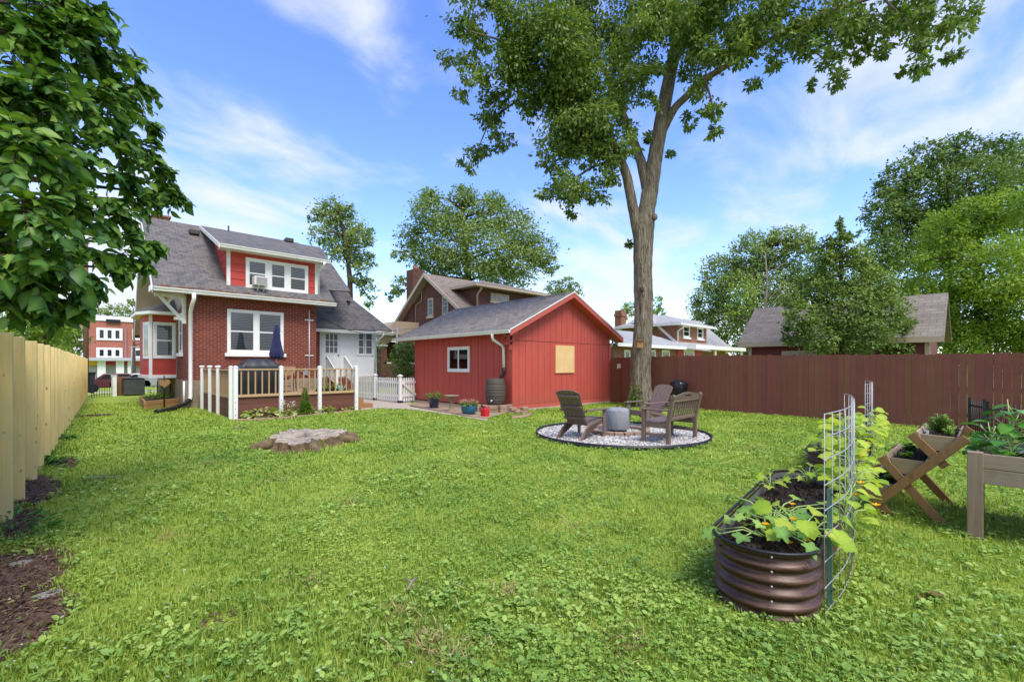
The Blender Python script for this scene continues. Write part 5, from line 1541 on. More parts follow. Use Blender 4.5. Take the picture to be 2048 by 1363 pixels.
stalk_plant('cucumber_plant', 'cucumber plant with broad yellow-green leaves low by the green stake', 'plant', (3.38, .84, .37), ring_leaves(16, .06, .26, .04, .2, .125), L_vine, M_stalk, T_ROUND, .55, 'cucumber plants along the trellis', ((-.14, -.06, .05), (-.06, -.04, .10), (-.2, .02, .03)))
stalk_plant('young_plant', 'small leafy seedling at the far left end of the nearer bed', 'plant', (4.55, 1.38, .36), ring_leaves(10, .04, .12, .05, .17, .085), L_vine, M_stalk, T_LOBE, .4)
stalk_plant('young_plant', 'taller yellow-green plant at the far end of the nearer bed', 'plant', (5.05, 1.20, .36), ring_leaves(12, .05, .18, .06, .20, .10), L_vine, M_stalk, T_LOBE, .4)
# vines on the trellises
def vine(curve, s0, s1, zlo, zhi, n, size, label, nflow, seed):
    r = random.Random(seed); P = curve
    c0 = P[int(s0*(len(P)-1))]
    t = thing('cucumber_vine', label, 'vine', (c0[0], c0[1], .35), 'cucumber vines on the trellises')
    pos, d, nr, sz, tn = [], [], [], [], []; b = MB()
    for k in range(n):
        s = r.uniform(s0, s1); q = P[min(len(P)-1, int(s*(len(P)-1)))]; z = zlo+(zhi-zlo)*r.random()**1.25
        off = Vector((r.uniform(-.12, .12), r.uniform(-.13, .15), 0)); e = Vector((q[0], q[1], z))+off
        b.tube([(q[0]+r.uniform(-.05, .05), q[1], max(.3, z-.1)), tuple(Vector((q[0], q[1], z-.02)).lerp(e, .5)), tuple(e)], .0035, 5)
        a = math.atan2(off.y, off.x)+r.uniform(-.8, .8); pos.append(e); d.append((math.cos(a), math.sin(a), r.uniform(-.5, .25))); nr.append((r.uniform(-.6, .2), r.uniform(-.7, .2), .9)); sz.append(size*r.uniform(.6, 1.2)); tn.append(min(1, max(0, r.gauss(.55, .25))))
    for k in range(3):
        pts = []; s = s0+(s1-s0)*(.2+.3*k)
        for j in range(9):
            q = P[min(len(P)-1, int((s+.02*math.sin(j*1.3))*(len(P)-1)))]; pts.append((q[0]+.03*math.sin(j), q[1]+.02*math.cos(j*1.7), .38+(zhi-.38)*j/8))
        b.tube(pts, .005, 5)
    b.build('stem', M_stalk, t)
    leaf_mesh('foliage', [(np.array([tuple(p) for p in pos]), np.array(d), np.array(nr), np.array(sz), np.array(tn), T_ROUND, 1.0)], L_vine, t)
    for k in range(nflow):
        s = r.uniform(s0, s1); q = P[min(len(P)-1, int(s*(len(P)-1)))]; p = np.array([q[0]+r.uniform(-.12, .1), q[1]+r.uniform(-.15, .02), r.uniform(zlo, zhi)])
        leaf_mesh('blossom', [(np.tile(p, (6, 1)), np.stack([np.cos(np.arange(6)*1.05), np.sin(np.arange(6)*1.05), np.full(6, .6)], 1), np.tile([0, -.4, 1.], (6, 1)), np.full(6, .034), RNG.uniform(0, 1, 6), T_FOLD, 1.1)], L_yellow, t)
vine(tr1, .16, .55, .42, .74, 44, .11, 'sparse cucumber vine on the middle of the nearer trellis', 3, 3)
vine(tr1, .55, .98, .40, 1.0, 95, .125, 'dense cucumber vine with orange blossoms at the far end of the nearer trellis', 8, 4)
vine(tr2, .05, .90, .42, .82, 80, .12, 'cucumber vine round the foot of the farther trellis', 4, 5)
stalk_plant('cucumber_plant', 'low leafy cucumber plant at the left end of the farther bed', 'plant', (7.1, 1.38, .36), ring_leaves(18, .08, .34, .05, .22, .14), L_vine, M_stalk, T_ROUND, .35, 'cucumber plants along the trellis', ((.1, -.1, .12),))

# ---------------------------------------------------------------- tiered planter stand
ts = thing('tiered_planter', 'weathered wooden cross-leg stand carrying three stepped trough planters', 'planter stand', (6.3, .55, 0))
SX, SXB = 5.85, 6.80
def lath(y0, z0, y1, z1, x, wd=.075, th=.03, name='leg'):
    mb = MB(); mb.beam((x, y0, z0), (x, y1, z1), wd if False else th, wd, (1, 0, 0)) if False else mb.beam((x, y0, z0), (x, y1, z1), wd, th, (1, 0, 0))
    return mb.build(name, M_brown_wood, ts, bevel=.004)
for x in (SX, SXB):
    lath(.92, -.02, .15, .84, x, name='diagonal_beam')
    lath(.93, .33, .70, -.01, x+.032, name='leg')
    lath(.77, .575, .30, -.01, x+.032, name='leg')
    lath(.54, .83, .29, .55, x+.032, name='leg')
for k, (tl, tr_, bt, name) in enumerate((((.86, .34), (.64, .33), (.755, .20), 'lower'), ((.715, .60), (.43, .595), (.575, .43), 'middle'), ((.485, .86), (.215, .85), (.355, .69), 'upper'))):
    (y0, z0), (y1, z1), (yb_, zb_) = tl, tr_, bt
    hw = abs(y0-y1)*.26
    lab = {'lower': 'lowest weathered trough on the cross-leg stand, soil with a few seedlings', 'middle': 'middle weathered trough on the cross-leg stand, nearly bare dark soil', 'upper': 'topmost weathered trough on the cross-leg stand, with feathery herbs'}[name]
    t = thing('trough_planter', lab, 'planter', ((SX+SXB)/2, yb_, zb_), 'troughs on the cross-leg stand')
    xa, xb = SX+.05, SXB+.02
    for x in (xa, xb-.02):
        MB().prism([(x, y0-.012, z0-.02), (x, y1+.012, z1-.02), (x, yb_-hw, zb_), (x, yb_+hw, zb_)], (.02, 0, 0)).build('end_board', M_mossy, t, bevel=.003)
    for (ya, za, yb2, zb2) in ((y0, z0, yb_+hw, zb_), (y1, z1, yb_-hw, zb_)):
        MB().prism([(xa-.03, ya, za), (xb+.03, ya, za), (xb+.03, yb2, zb2), (xa-.03, yb2, zb2)], (0, .016*(1 if ya > yb_ else -1), .006)).build('side_board', M_grey_wood_h, t, bevel=.003)
    MB().box(xa+.02, yb_-hw, zb_, xb-.02, yb_+hw, zb_+.015).build('floor_board', M_mossy, t)
    b = MB(); zs_ = (z0+z1)/2-.035
    ny = 5; nx = 12; vs = []
    for j in range(ny):
        for i in range(nx): vs.append((xa+.02+(xb-xa-.04)*i/(nx-1), y0-.02+(y1-y0+.04)*j/(ny-1), zs_+.012*math.sin(i*2.3+j)+.01*math.sin(j*3+i)))
    b.add(vs, [(j*nx+i, j*nx+i+1, (j+1)*nx+i+1, (j+1)*nx+i) for j in range(ny-1) for i in range(nx-1)], True); b.build('soil', M_soil, t)
    n = 500; pos = np.stack([RNG.uniform(xa+.03, xb-.03, n), RNG.uniform(min(y0, y1)+.025, max(y0, y1)-.025, n), zs_+RNG.uniform(0, .02, n)], 1)
    leaf_mesh('soil_crumbs', [(pos, unit(n), unit(n), RNG.uniform(.01, .03, n), np.clip(RNG.normal(.4, .3, n), 0, 1), T_QUAD, .8)], M_crumb, t)
def feather(c, h, r, n, m, label, leaf=.045, up=1.0, name='herb_plant', grp=None):
    t = thing(name, label, 'plant', c, grp)
    ps = []; b = MB()
    for k in range(max(3, n//60)):
        a = rnd.uniform(0, 6.28); rr = r*math.sqrt(rnd.random()); tip = Vector(c)+Vector((rr*math.cos(a), rr*math.sin(a), h*rnd.uniform(.6, 1)*(1-.4*rr/r)))
        b.tube([tuple(c), tuple(Vector(c).lerp(tip, .5)+Vector((0, 0, .02))), tuple(tip)], .0035, 5)
        m_ = 60; tt = RNG.uniform(.15, 1, m_); base = np.array(c)[None]*(1-tt[:, None])+np.array(tip)[None]*tt[:, None]; an = RNG.uniform(0, 6.28, m_)
        ps.append((base, np.stack([np.cos(an), np.sin(an), np.full(m_, .35*up)], 1), np.tile([0, 0, 1.], (m_, 1))+RNG.normal(size=(m_, 3))*.4, leaf*RNG.uniform(.6, 1.2, m_)*(1.2-.5*tt), np.clip(RNG.normal(.55, .2, m_)+.2*(tt-.5), 0, 1), T_QUAD, .55))
    b.build('stem', M_stalk, t); leaf_mesh('foliage', ps, m, t); return t
feather((6.22, .35, .81), .26, .10, 900, L_herb, 'bushy feathery herb in the middle of the topmost trough', .05)
feather((6.45, .42, .81), .16, .08, 360, L_squash, 'grey-green needled herb at the left of the topmost trough', .03, 1.4)
feather((6.1, .27, .81), .14, .08, 360, L_squash, 'small needled herb at the right of the topmost trough', .03, 1.4)
feather((6.45, .59, .56), .15, .08, 300, L_pepper, 'dark leafy seedling in the middle trough', .05)
feather((6.1, .60, .56), .09, .05, 180, L_vine, 'pale green seedling at the front of the middle trough', .05)
feather((6.15, .74, .30), .14, .06, 240, L_squash, 'grey-green seedling in the lowest trough', .05)
feather((6.45, .80, .30), .10, .05, 180, L_vine, 'small bright seedling at the back of the lowest trough', .045)
MB_ = thing('plant_marker', 'small pale tag stuck in the soil of the topmost trough', 'plant tag', (6.0, .43, .80))
MB().box(5.985, .415, .79, 5.99, .445, .87).build('tag', M_pale, MB_)

# ---------------------------------------------------------------- elevated planter at the right edge
ep = thing('elevated_planter', 'waist-high weathered wooden planter box on tall legs at the right edge', 'planter', (6.2, -.6, 0))
EX0, EX1, EY0, EY1 = 5.62, 6.72, -1.45, .145
for k in range(2):
    z = .49+.128*k
    for x in (EX0, EX1-.025): MB().box(x, EY0, z, x+.025, EY1-.07, z+.124).build('side_plank', M_grey_wood_h, ep, bevel=.003)
    for y in (EY0, EY1-.075): MB().box(EX0+.03, y, z, EX1-.03, y+.022, z+.124).build('end_plank', M_grey_wood_h, ep, bevel=.003)
for (x, y) in ((EX0-.02, EY1), (EX1-.06, EY1), (EX0-.02, EY0), (EX1-.06, EY0)):
    MB().box(x, y-.10, -.04, x+.085, y, .752).build('leg', M_grey_wood, ep, bevel=.004)
MB().box(EX0+.03, EY0+.02, .60, EX1-.03, EY1-.08, .64).build('soil', M_soil, ep)
MB().box(EX0+.026, EY0+.03, .62, EX0+.03, EY1-.08, .74).build('liner', paint('black_liner', (.05, .05, .055), .8, .3, 8), ep)
MB().box(EX1-.03, EY0+.03, .62, EX1-.026, EY1-.08, .742).build('liner', paint('grey_liner', (.12, .12, .125), .8, .3, 8), ep)
def pepper(c, h, n, label, seed):
    r = random.Random(seed); t = thing('pepper_plant', label, 'plant', c, 'pepper plants in the tall planter')
    b = MB(); pos, d, nr, sz, tn = [], [], [], [], []
    for k in range(n):
        f_ = (k+.5)/n; z = h*(.12+.88*f_); a = k*2.4+r.uniform(-.4, .4); st = Vector(c)+Vector((.03*math.sin(k), .03*math.cos(k*1.3), z*.85)); l_ = r.uniform(.05, .15)*(1.2-.5*f_)
        e = st+Vector((l_*math.cos(a), l_*math.sin(a), r.uniform(.0, .08))); b.tube([tuple(st-Vector((0, 0, .03))), tuple(e)], .004, 5)
        pos.append(tuple(e)); d.append((math.cos(a), math.sin(a), r.uniform(-.45, .3))); nr.append((r.uniform(-.4, .3), r.uniform(-.4, .4), 1)); sz.append(r.uniform(.11, .17)); tn.append(min(1, max(0, r.gauss(.5, .25))))
    b.tube([tuple(c), tuple(Vector(c)+Vector((.02, 0, h*.5))), tuple(Vector(c)+Vector((0, .02, h)))], [.010, .008, .004], 6)
    b.build('stem', M_stalk, t)
    leaf_mesh('foliage', [(np.array(pos), np.array(d), np.array(nr), np.array(sz), np.array(tn), T_FOLD, 1.25)], L_pepper, t)
pepper((5.98, -.12, .62), .58, 34, 'tall pepper plant with broad leaves at the right edge of the photo', 1)
pepper((6.3, .0, .62), .34, 22, 'short pepper plant at the left end of the tall planter', 2)
pepper((5.95, -.12, .62), .24, 14, 'small drooping pepper plant at the front of the tall planter', 3)
for (x, y, l_) in ((6.1, -.22, 'black nursery pot half sunk beside the tall pepper plant'), (6.25, -.42, 'second black nursery pot farther along the tall planter')):
    pt = thing('nursery_pot', l_, 'plant pot', (x, y, .63)); MB().lathe([(.07, .63), (.085, .72), (.09, .725), (.078, .72), (.07, .69), (0, .69)], x, y, 20).build('pot', M_black, pt)
# black iron fence pieces leaning on the board fence
def iron_panel(p, q, h, nb, label, lean=.10):
    t = thing('iron_fence_panel', label, 'fence panel', ((p[0]+q[0])/2, (p[1]+q[1])/2, 0), 'loose iron fence panels')
    p, q = Vector((*p, 0)), Vector((*q, 0)); ln = Vector((lean, 0, 0))
    for z in (.12, h-.12): MB().beam(p+ln*(z/h)+Vector((0, 0, z)), q+ln*(z/h)+Vector((0, 0, z)), .02, .03).build('rail', M_iron, t)
    for k in range(nb+1):
        c = p.lerp(q, k/nb); mb = MB(); mb.tube([c, c+ln+Vector((0, 0, h))], .011, 6); mb.build('bar', M_iron, t)
    for c in (p, q): MB().beam(c-Vector((.02, 0, 0)), c+ln+Vector((-.02, 0, h+.04)), .045, .045, (1, 0, 0)).build('post', M_iron, t)
ia, ib = G(1938, 872), G(1968, 882)
iron_panel((ia.x, ia.y), (ib.x, ib.y), .78, 7, 'short black iron fence panel leaning by the brown fence', .12)
ic, id_ = G(1975, 880), G(2100, 890)
iron_panel((ic.x, ic.y), (id_.x, id_.y), .74, 13, 'longer black iron fence panel behind the pepper plants', .02)
# birdhouse and ivy on the big tree are built with it; twigs and dead leaves in the lawn
def twig(u, v, l_, a, label):
    p = G(u, v); t = MB(); d_ = Vector((math.cos(a), math.sin(a), 0))
    t.tube([p+Vector((0, 0, .03)), p+d_*l_*.5+Vector((0, 0, .055)), p+d_*l_+Vector((.02, .02, .035))], [.012, .010, .006], 6)
    t.tube([p+d_*l_*.5+Vector((0, 0, .05)), p+d_*l_*.6+Vector((-d_.y, d_.x, 0))*l_*.35+Vector((0, 0, .06))], [.008, .004], 6)
    tag(t.build('twig', M_bark_pale), label, 'twig')
twig(815, 1188, .14, .6, 'forked dead twig in the foreground lawn left of centre')
twig(165, 965, .35, -.3, 'long fallen stick beside the foot of the pine fence')
twig(470, 862, .18, .2, 'dark broken twig on grass in front of the deck corner')
def deadleaf(u, v, label, s=.12):
    p = G(u, v); n = 4
    o = leaf_mesh('dead_leaf', [(np.array([[p.x, p.y, .05]]*n)+RNG.normal(size=(n, 3))*.02, unit(n)*[1, 1, .2], np.tile([0, 0, 1.], (n, 1))+RNG.normal(size=(n, 3))*.4, np.full(n, s), RNG.uniform(0, 1, n), T_FOLD, 1.4)], L_dry)
    tag(o, label, 'dead leaf')
deadleaf(1852, 1198, 'curled brown dead leaf on the grass right of the nearer bed', .10)
deadleaf(482, 858, 'brown curled leaf on the lawn before the deck', .12)
# ---------------------------------------------------------------- neighbouring houses
def brick_neighbour(name, label, xg, peak, le, re, ucorner, uend, vtop_c, vtop_e, brickm, roofm, trim, gable_w, block_w, over=.55, depth=9.0, block_dy=.35):
    pk, l_, r_ = PX(*peak, xg), PX(*le, xg), PX(*re, xg)
    t = thing(name, label, 'house', (xg+4, pk.y, 0))
    gx = xg+over
    b = MB(); b.prism([(gx, r_.y+.5, -.3), (gx, l_.y-.5, -.3), (gx, l_.y-.5, l_.z+.25), (gx, pk.y, pk.z-.3), (gx, r_.y+.5, r_.z+.25)], (depth, 0, 0))
    wall = b.build('brick_wall', brickm, t)
    b = MB()
    nslab(b, [(xg, r_.y, r_.z), (xg+depth+1, r_.y, r_.z), (xg+depth+1, pk.y, pk.z), (xg, pk.y, pk.z)], .10)
    nslab(b, [(xg, l_.y, l_.z), (xg+depth+1, l_.y, l_.z), (xg+depth+1, pk.y, pk.z), (xg, pk.y, pk.z)], .10)
    roof = b.build('roof', roofm, t)
    for e in (l_, r_):
        b = MB(); b.prism([(xg-.02, e.y, e.z+.02), (xg-.02, pk.y, pk.z+.02), (xg-.02, pk.y, pk.z-.25), (xg-.02, e.y, e.z-.22)], (.06, 0, 0)); b.build('rake_board', trim, t)
    b = MB()
    for e in (l_, r_): nslab(b, [(xg+.05, e.y, e.z-.11), (gx+.1, e.y, e.z-.11), (gx+.1, pk.y, pk.z-.11), (xg+.05, pk.y, pk.z-.11)], .03)
    b.build('soffit', M_soff if trim is M_tan else M_white, t)
    yb = r_.y+block_dy
    c0 = PY(ucorner, vtop_c, yb); c1 = PY(uend, vtop_e, yb)
    zt = c0.z
    b = MB(); b.box(c0.x, yb, r_.z-.6, c1.x, pk.y+2.2, zt); blk_ = b.build('upper_wall', brickm, t)
    b = MB(); ov = .55
    xa, xb, ya, yz = c0.x-ov, c1.x+ov, yb-ov, pk.y+2.6
    zr = zt+1.0; xm = (xb-xa)*.5
    rx0, rx1, rym = xa+(yz-ya)*.5, xb-(yz-ya)*.5, (ya+yz)/2
    if rx1 < rx0: rx0 = rx1 = (xa+xb)/2
    for q in ([(xa, ya, zt), (xb, ya, zt), (rx1, rym, zr), (rx0, rym, zr)], [(xa, ya, zt), (rx0, rym, zr), (xa, yz, zt)], [(xb, ya, zt), (xb, yz, zt), (rx1, rym, zr)], [(xa, yz, zt), (rx0, rym, zr), (rx1, rym, zr), (xb, yz, zt)]):
        nslab(b, q, .06)
    b.build('upper_roof', roofm, t)
    b = MB(); b.box(xa-.02, ya-.06, zt-.17, xb+.02, ya-.0, zt-.03); b.box(xa-.06, ya-.06, zt-.17, xa-.0, yz, zt-.03); b.box(xa+.01, ya+.01, zt-.15, xb, yz, zt-.12)
    b.build('eave_trim', trim, t)
    MB().tube([(c0.x+.0, yb-.5, zt-.15), (c0.x+.0, yb-.45, zt-.35), (c0.x+.03, yb-.06, zt-.6), (c0.x+.03, yb-.06, 2.6)], .06, 8).build('downspout', trim, t)
    for (ua, va, ub, vb) in block_w:
        p, q = PY(ua, va, yb), PY(ub, vb, yb)
        window(t, 'x', yb, p.x, q.x, q.z, p.z, -1, .10, 2 if abs(q.x-p.x) > 1.3 else 1, 'h', False, True, (2, 2, 'top') if trim is M_tan else None, trim)
    for (ua, va, ub, vb) in gable_w:
        p, q = PX(ua, va, gx), PX(ub, vb, gx)
        window(t, 'y', gx, q.y, p.y, q.z, p.z, -1, .09, 1, 'h', False, True, (3, 2, 'top') if trim is M_tan else None, trim)
    return t, pk, l_, r_, c0, c1, yb, zt, gx
nb1, pk, l_, r_, c0, c1, yb, zt, gx1 = brick_neighbour('neighbour_house', 'dark brown brick house with tan trim behind the red garage', 17.0, (847, 546), (783, 652), (921, 619), 953, 1092, 569, 590, M_brick_dk, M_shing_t, M_tan,
    [(856, 597, 867, 632), (885, 593, 897, 629)], [(981, 585, 1018, 606)])
ch = PX(829, 600, 17.9)
MB().box(17.5, ch.y-.45, 4, 18.5, ch.y+.45, PX(829, 541, 17.9).z).build('chimney', M_brick_dk, nb1)
MB().lathe([(.2, PX(829, 541, 17.9).z), (.22, PX(829, 532, 17.9).z), (.12, PX(829, 532, 17.9).z)], 18.0, ch.y, 12).build('chimney_pot', M_brick_or, nb1)
cd = [PX(u, v, gx1-.03) for u, v in ((844, 578), (843, 602), (832, 610), (831, 660))]
MB().tube(cd, .035, 6).build('conduit', M_tan, nb1)
# side porch with an arch
pa = AT(765, 700, 30); 
def prch(u0, v0, u1, v1, Y0=30, dep=.5):
    p, q = PY(u0, v0, pa.y), PY(u1, v1, pa.y); return (p.x, pa.y, q.z, q.x, pa.y+dep, p.z)
MB().box(*prch(762, 692, 774, 752)).build('porch_pier', M_brick_dk, nb1)
MB().box(*prch(774.5, 727, 830, 756)).build('porch_wall', M_brick_dk, nb1)
MB().box(*prch(767, 724, 832, 727, dep=.6)).build('porch_sill', M_white, nb1)
MB().box(*prch(760, 689, 776, 692, dep=.6)).build('pier_cap', M_white, nb1)
b = MB(); p = PY(760, 689, pa.y); q = PY(830, 672, pa.y); pts = [(p.x, pa.y, p.z), (p.x, pa.y, q.z), (q.x, pa.y, q.z), (q.x, pa.y, p.z)]
arc = [(p.x+.35+(q.x-.6-p.x-.35)*k/10, pa.y, p.z-.0+.30*math.sin(math.pi*k/10)) for k in range(10, -1, -1)]
b.prism(pts+arc, (0, .45, 0)); b.build('arch_beam', M_tan, nb1)
b = MB(); q1, q2 = PY(748, 690, pa.y), PY(800, 650, pa.y); b.prism([(p.x-.4, pa.y-.5, q.z), (q.x, pa.y-.5, q.z), (q.x, pa.y-.5, q.z+.9), (p.x+.9, pa.y-.5, q.z+.9)], (0, 4, 0)); b.build('porch_roof', M_tan_dk, nb1)
MB().box(p.x+.3, pa.y+2.5, -.3, q.x+2, pa.y+2.6, 3.2).build('porch_back_wall', M_brick_dk, nb1)

nb2, pk2, l2, r2, e0, e1, yb2, zt2, gx2 = brick_neighbour('neighbour_house', 'orange brick house with white trim and pale roof behind the brown fence', 33.0, (1291, 626), (1232, 660), (1362, 691), 1354, 1413, 646, 655, M_brick_or, M_roof_pale, M_white,
    [(1302, 653, 1307, 674)], [(1366, 650, 1379, 675), (1394, 654, 1406, 678)])
cz = PX(1240, 621, 33.6)
MB().box(33.3, cz.y-.32, 2, 34.0, cz.y+.32, cz.z).build('chimney', M_brick_or, nb2)
MB().box(33.25, cz.y-.38, cz.z-.5, 34.05, cz.y+.38, cz.z-.3).build('chimney_cap', M_brick_or, nb2)
# lower rear wing, red bay and carport
w0_, w1_ = PY(1228, 672, yb2-1.5), PY(1352, 680, yb2-1.5)
MB().box(w0_.x, yb2-1.5, -.3, w1_.x, yb2+.2, PY(1300, 690, yb2-1.5).z).build('rear_wing_wall', M_brick_or, nb2)
b = MB(); zz = PY(1300, 690, yb2-1.5).z; nslab(b, [(w0_.x-.4, yb2-2.0, zz), (w1_.x+.4, yb2-2.0, zz), (w1_.x+.4-1.2, yb2+.3, zz+1.0), (w0_.x+.4, yb2+.3, zz+1.0)], .1); b.build('rear_wing_roof', M_roof_pale, nb2)
MB().box(w0_.x-.4, yb2-2.06, zz-.2, w1_.x+.4, yb2-2.0, zz+.0).build('rear_gutter', M_white, nb2)
for (ua, ub) in ((1248, 1260), (1300, 1311), (1323, 1339)):
    p, q = PY(ua, 699, yb2-1.5), PY(ub, 712, yb2-1.5); window(nb2, 'x', yb2-1.5, p.x, q.x, q.z-.7, p.z, -1, .1, 1, 'h', False, False)
p, q = PY(1356, 696, yb2-1.0), PY(1406, 716, yb2-1.0)
MB().box(p.x, yb2-1.0, -.2, q.x, yb2+1, p.z).build('red_bay', M_red_shake, nb2)
p2, q2 = PY(1367, 698, yb2-1.0), PY(1388, 712, yb2-1.0); window(nb2, 'x', yb2-1.0, p2.x, q2.x, .2, p2.z, -1, .16, 1, None, False, False)
b = MB(); nslab(b, [(p.x-.2, yb2-1.5, p.z+.0), (q.x+.4, yb2-1.5, p.z-.1), (q.x+.4, yb2+1.2, p.z+.9), (p.x-.2, yb2+1.2, p.z+1.0)], .08); b.build('bay_roof', M_roof_pale, nb2)
cp0, cp1 = PY(1392, 690, yb2-1.2), PY(1492, 690, yb2-1.2)
cpt = thing('carport', 'flat white carport roof on slim posts beside the orange brick house', 'carport', ((cp0.x+cp1.x)/2, yb2, 0))
MB().box(cp0.x, yb2-1.2, cp0.z-.25, cp1.x, yb2+4, cp0.z+.05).build('roof', M_white, cpt)
for u in (1432, 1484): c = PY(u, 700, yb2-1.1); MB().box(c.x-.07, yb2-1.1, -.3, c.x+.07, yb2-.96, cp0.z-.25).build('post', M_white, cpt)
MB().box(cp0.x+.6, yb2+4.0, -.3, cp1.x, yb2+4.1, cp0.z-.3).build('back_wall', M_tan_dk, cpt)
# shed behind the fence
shed = thing('shed', 'long dark red shed with pale brown shingle roof behind the fence and maple', 'shed', (20, 4, 0))
SXE, SXR, SY0, SY1, SZE, SZR = 18.5, 20.35, .95, 6.75, 2.36, 3.84
b = MB(); nslab(b, [(SXE, SY0, SZE), (SXE, SY1, SZE), (SXR, SY1, SZR), (SXR, SY0, SZR)], .09); nslab(b, [(SXR*2-SXE, SY0, SZE), (SXR*2-SXE, SY1, SZE), (SXR, SY1, SZR), (SXR, SY0, SZR)], .09); b.build('roof', M_shing_s, shed)
MB().box(SXE-.03, SY0, SZE-.17, SXE-.001, SY1, SZE-.01).build('fascia', M_tan, shed)
b = MB(); b.box(SXE+.25, SY0+.35, -.2, SXR*2-SXE-.25, SY1-.3, SZE-.05); b.prism([(SXE+.25, SY0+.35, SZE-.06), (SXR*2-SXE-.25, SY0+.35, SZE-.06), (SXR, SY0+.35, SZR-.15)], (0, 5.1, 0)); b.build('wall', paint('dark_red_siding', (.14, .028, .024), .7, .1), shed)
b = MB(); b.box(SXE+.22, SY0+.33, -.2, SXE+.34, SY0+.45, SZE-.08); b.build('corner_trim', M_tan, shed)
b = MB(); b.box(SXE+.22, SY1-.42, -.2, SXE+.34, SY1-.3, SZE-.08); b.build('corner_trim', M_tan, shed)
window(shed, 'y', SXE+.25, 4.2, 5.3, 1.2, 2.02, -1, .08, 1, None, False, False, None, M_tan)

# school building across the street
sb_ = thing('school_building', 'large pink-red brick building with white framed windows across the street', 'building', (5, 92, -1.5))
YS = 90.0
pL, pR = PY(60, 640, YS), PY(330, 640, YS); zT = PY(180, 640, YS).z; zG = -1.7
MB().box(pL.x, YS, zG, pR.x, YS+15, zT).build('brick_wall', M_brick_school, sb_)
MB().box(pL.x-.2, YS-.15, zT+.01, pR.x+.2, YS+15.2, zT+.75).build('white_parapet', M_white, sb_)
p, q = PY(212, 639, YS-.3), PY(241, 645, YS-.3); MB().box(p.x, YS-.3, q.z-.1, q.x, YS-.16, p.z+.1).build('roof_unit', M_black, sb_)
M_wpanel = paint('white_panel', (.74, .74, .74), .6, .03)
for (ua, ub) in ((137, 177), (192.5, 245), (264.5, 318)):
    for (za, zb) in ((655, 681), (694.5, 716)):
        p, q = PY(ua, za, YS-.01), PY(ub, zb, YS-.01)
        pn_ = MB().box(p.x, YS-.12, q.z, q.x, YS-.001, PY(200, za, YS).z).build('window_panel', M_wpanel, sb_) if True else None
        w_ = (q.x-p.x)
        for k in range(3):
            cx = p.x+w_*(.2+.3*k); m_ = MB(); m_.box(cx-w_*.075, YS-.14, q.z+.32, cx+w_*.075, YS-.121, PY(200, za, YS).z-.32); m_.build('pane', M_glass, pn_)
p, q = PY(60, 714, YS-2), PY(330, 722, YS-2)
zc1, zc0 = PY(200, 714.5, YS-2).z, PY(200, 721, YS-2).z
MB().box(p.x, YS-2.2, zc0, q.x, YS-.1, zc1).build('canopy', paint('grey_canopy', (.42, .43, .46), .6, .04), sb_)
zb0 = PY(200, 730, YS-1.2).z
for (ua, ub, c) in ((120, 204, (.72, .40, .01)), (206, 271, (.36, .03, .035)), (272, 330, (.60, .10, .02))):
    p, q = PY(ua, 725, YS-1.2), PY(ub, 725, YS-1.2); MB().box(p.x, YS-1.2, zb0, q.x, YS-1.0, zc0-.02).build('colour_band', paint('band_%d' % ua, c, .6, .05), sb_)
p, q = PY(60, 740, YS-.2), PY(330, 740, YS-.2); MB().box(p.x, YS-.25, zG, q.x, YS-.16, zb0).build('grey_cladding', paint('pale_grey_cladding', (.50, .51, .53), .6, .06), sb_)
for u in (203, 263, 240): p = PY(u, 740, YS-1.4); MB().box(p.x-.45, YS-1.5, zG, p.x+.45, YS-1.21, zc0).build('column', M_wpanel, sb_)
p = PY(251, 690, YS-.2); MB().box(p.x-.12, YS-.3, 2.2, p.x+.12, YS-.1, zT-.8).build('drain_pipe', paint('violet_pipe', (.30, .16, .17), .6, .05), sb_)
# street-side odds and ends seen past the left fence
pole = thing('utility_pole', 'brown wooden utility pole rising into the leaves past the pine fence', 'pole', (0, 0, 0))
pp = AT(172, 720, 30); pole.location = (pp.x, pp.y, 0)
MB().tube([(pp.x, pp.y, -.5), (pp.x, pp.y, 9.5)], [.15, .11], 12).build('shaft', M_pole, pole)
MB().beam((pp.x-.9, pp.y, 8.9), (pp.x+.9, pp.y, 8.9), .1, .12).build('crossarm', M_pole, pole)
lp = AT(263, 740, 50); lpt = thing('sign_post', 'thin grey steel post by the street', 'post', (lp.x, lp.y, -.5)); MB().tube([(lp.x, lp.y, -1), (lp.x, lp.y, PY(263, 692, lp.y).z)], .05, 8).build('shaft', M_steel, lpt)
MB().box(lp.x-.3, lp.y-.03, PY(263, 692, lp.y).z-.1, lp.x+1.2, lp.y+.03, PY(263, 692, lp.y).z).build('arm', M_steel, lpt)
acu = G(268, 791); at_ = thing('air_conditioner', 'dark square outdoor air conditioner unit beside the house', 'air conditioner', acu)
b = MB(); b.box(acu.x-.38, acu.y-.02, 0.02, acu.x+.42, acu.y+.78, .84); b.build('casing', M_acgrey, at_, bevel=.03)
for k in range(13): m_ = MB(); m_.box(acu.x-.39, acu.y-.035, .09+k*.055, acu.x+.43, acu.y-.021, .10+k*.055); m_.build('louvre', M_steel, at_)
MB().box(acu.x-.40, acu.y-.05, .84, acu.x+.44, acu.y+.8, .88).build('top_grille', M_acgrey, at_, bevel=.02)
mfp, mfq = G(183, 796), G(224, 793)
mf = thing('wire_fence', 'low thin metal picket fence closing the side yard', 'fence', ((mfp.x+mfq.x)/2, mfp.y, 0))
for z in (.15, .85): MB().tube([mfp+Vector((0, 0, z)), mfq+Vector((0, 0, z))], .012, 6).build('rail', M_iron, mf)
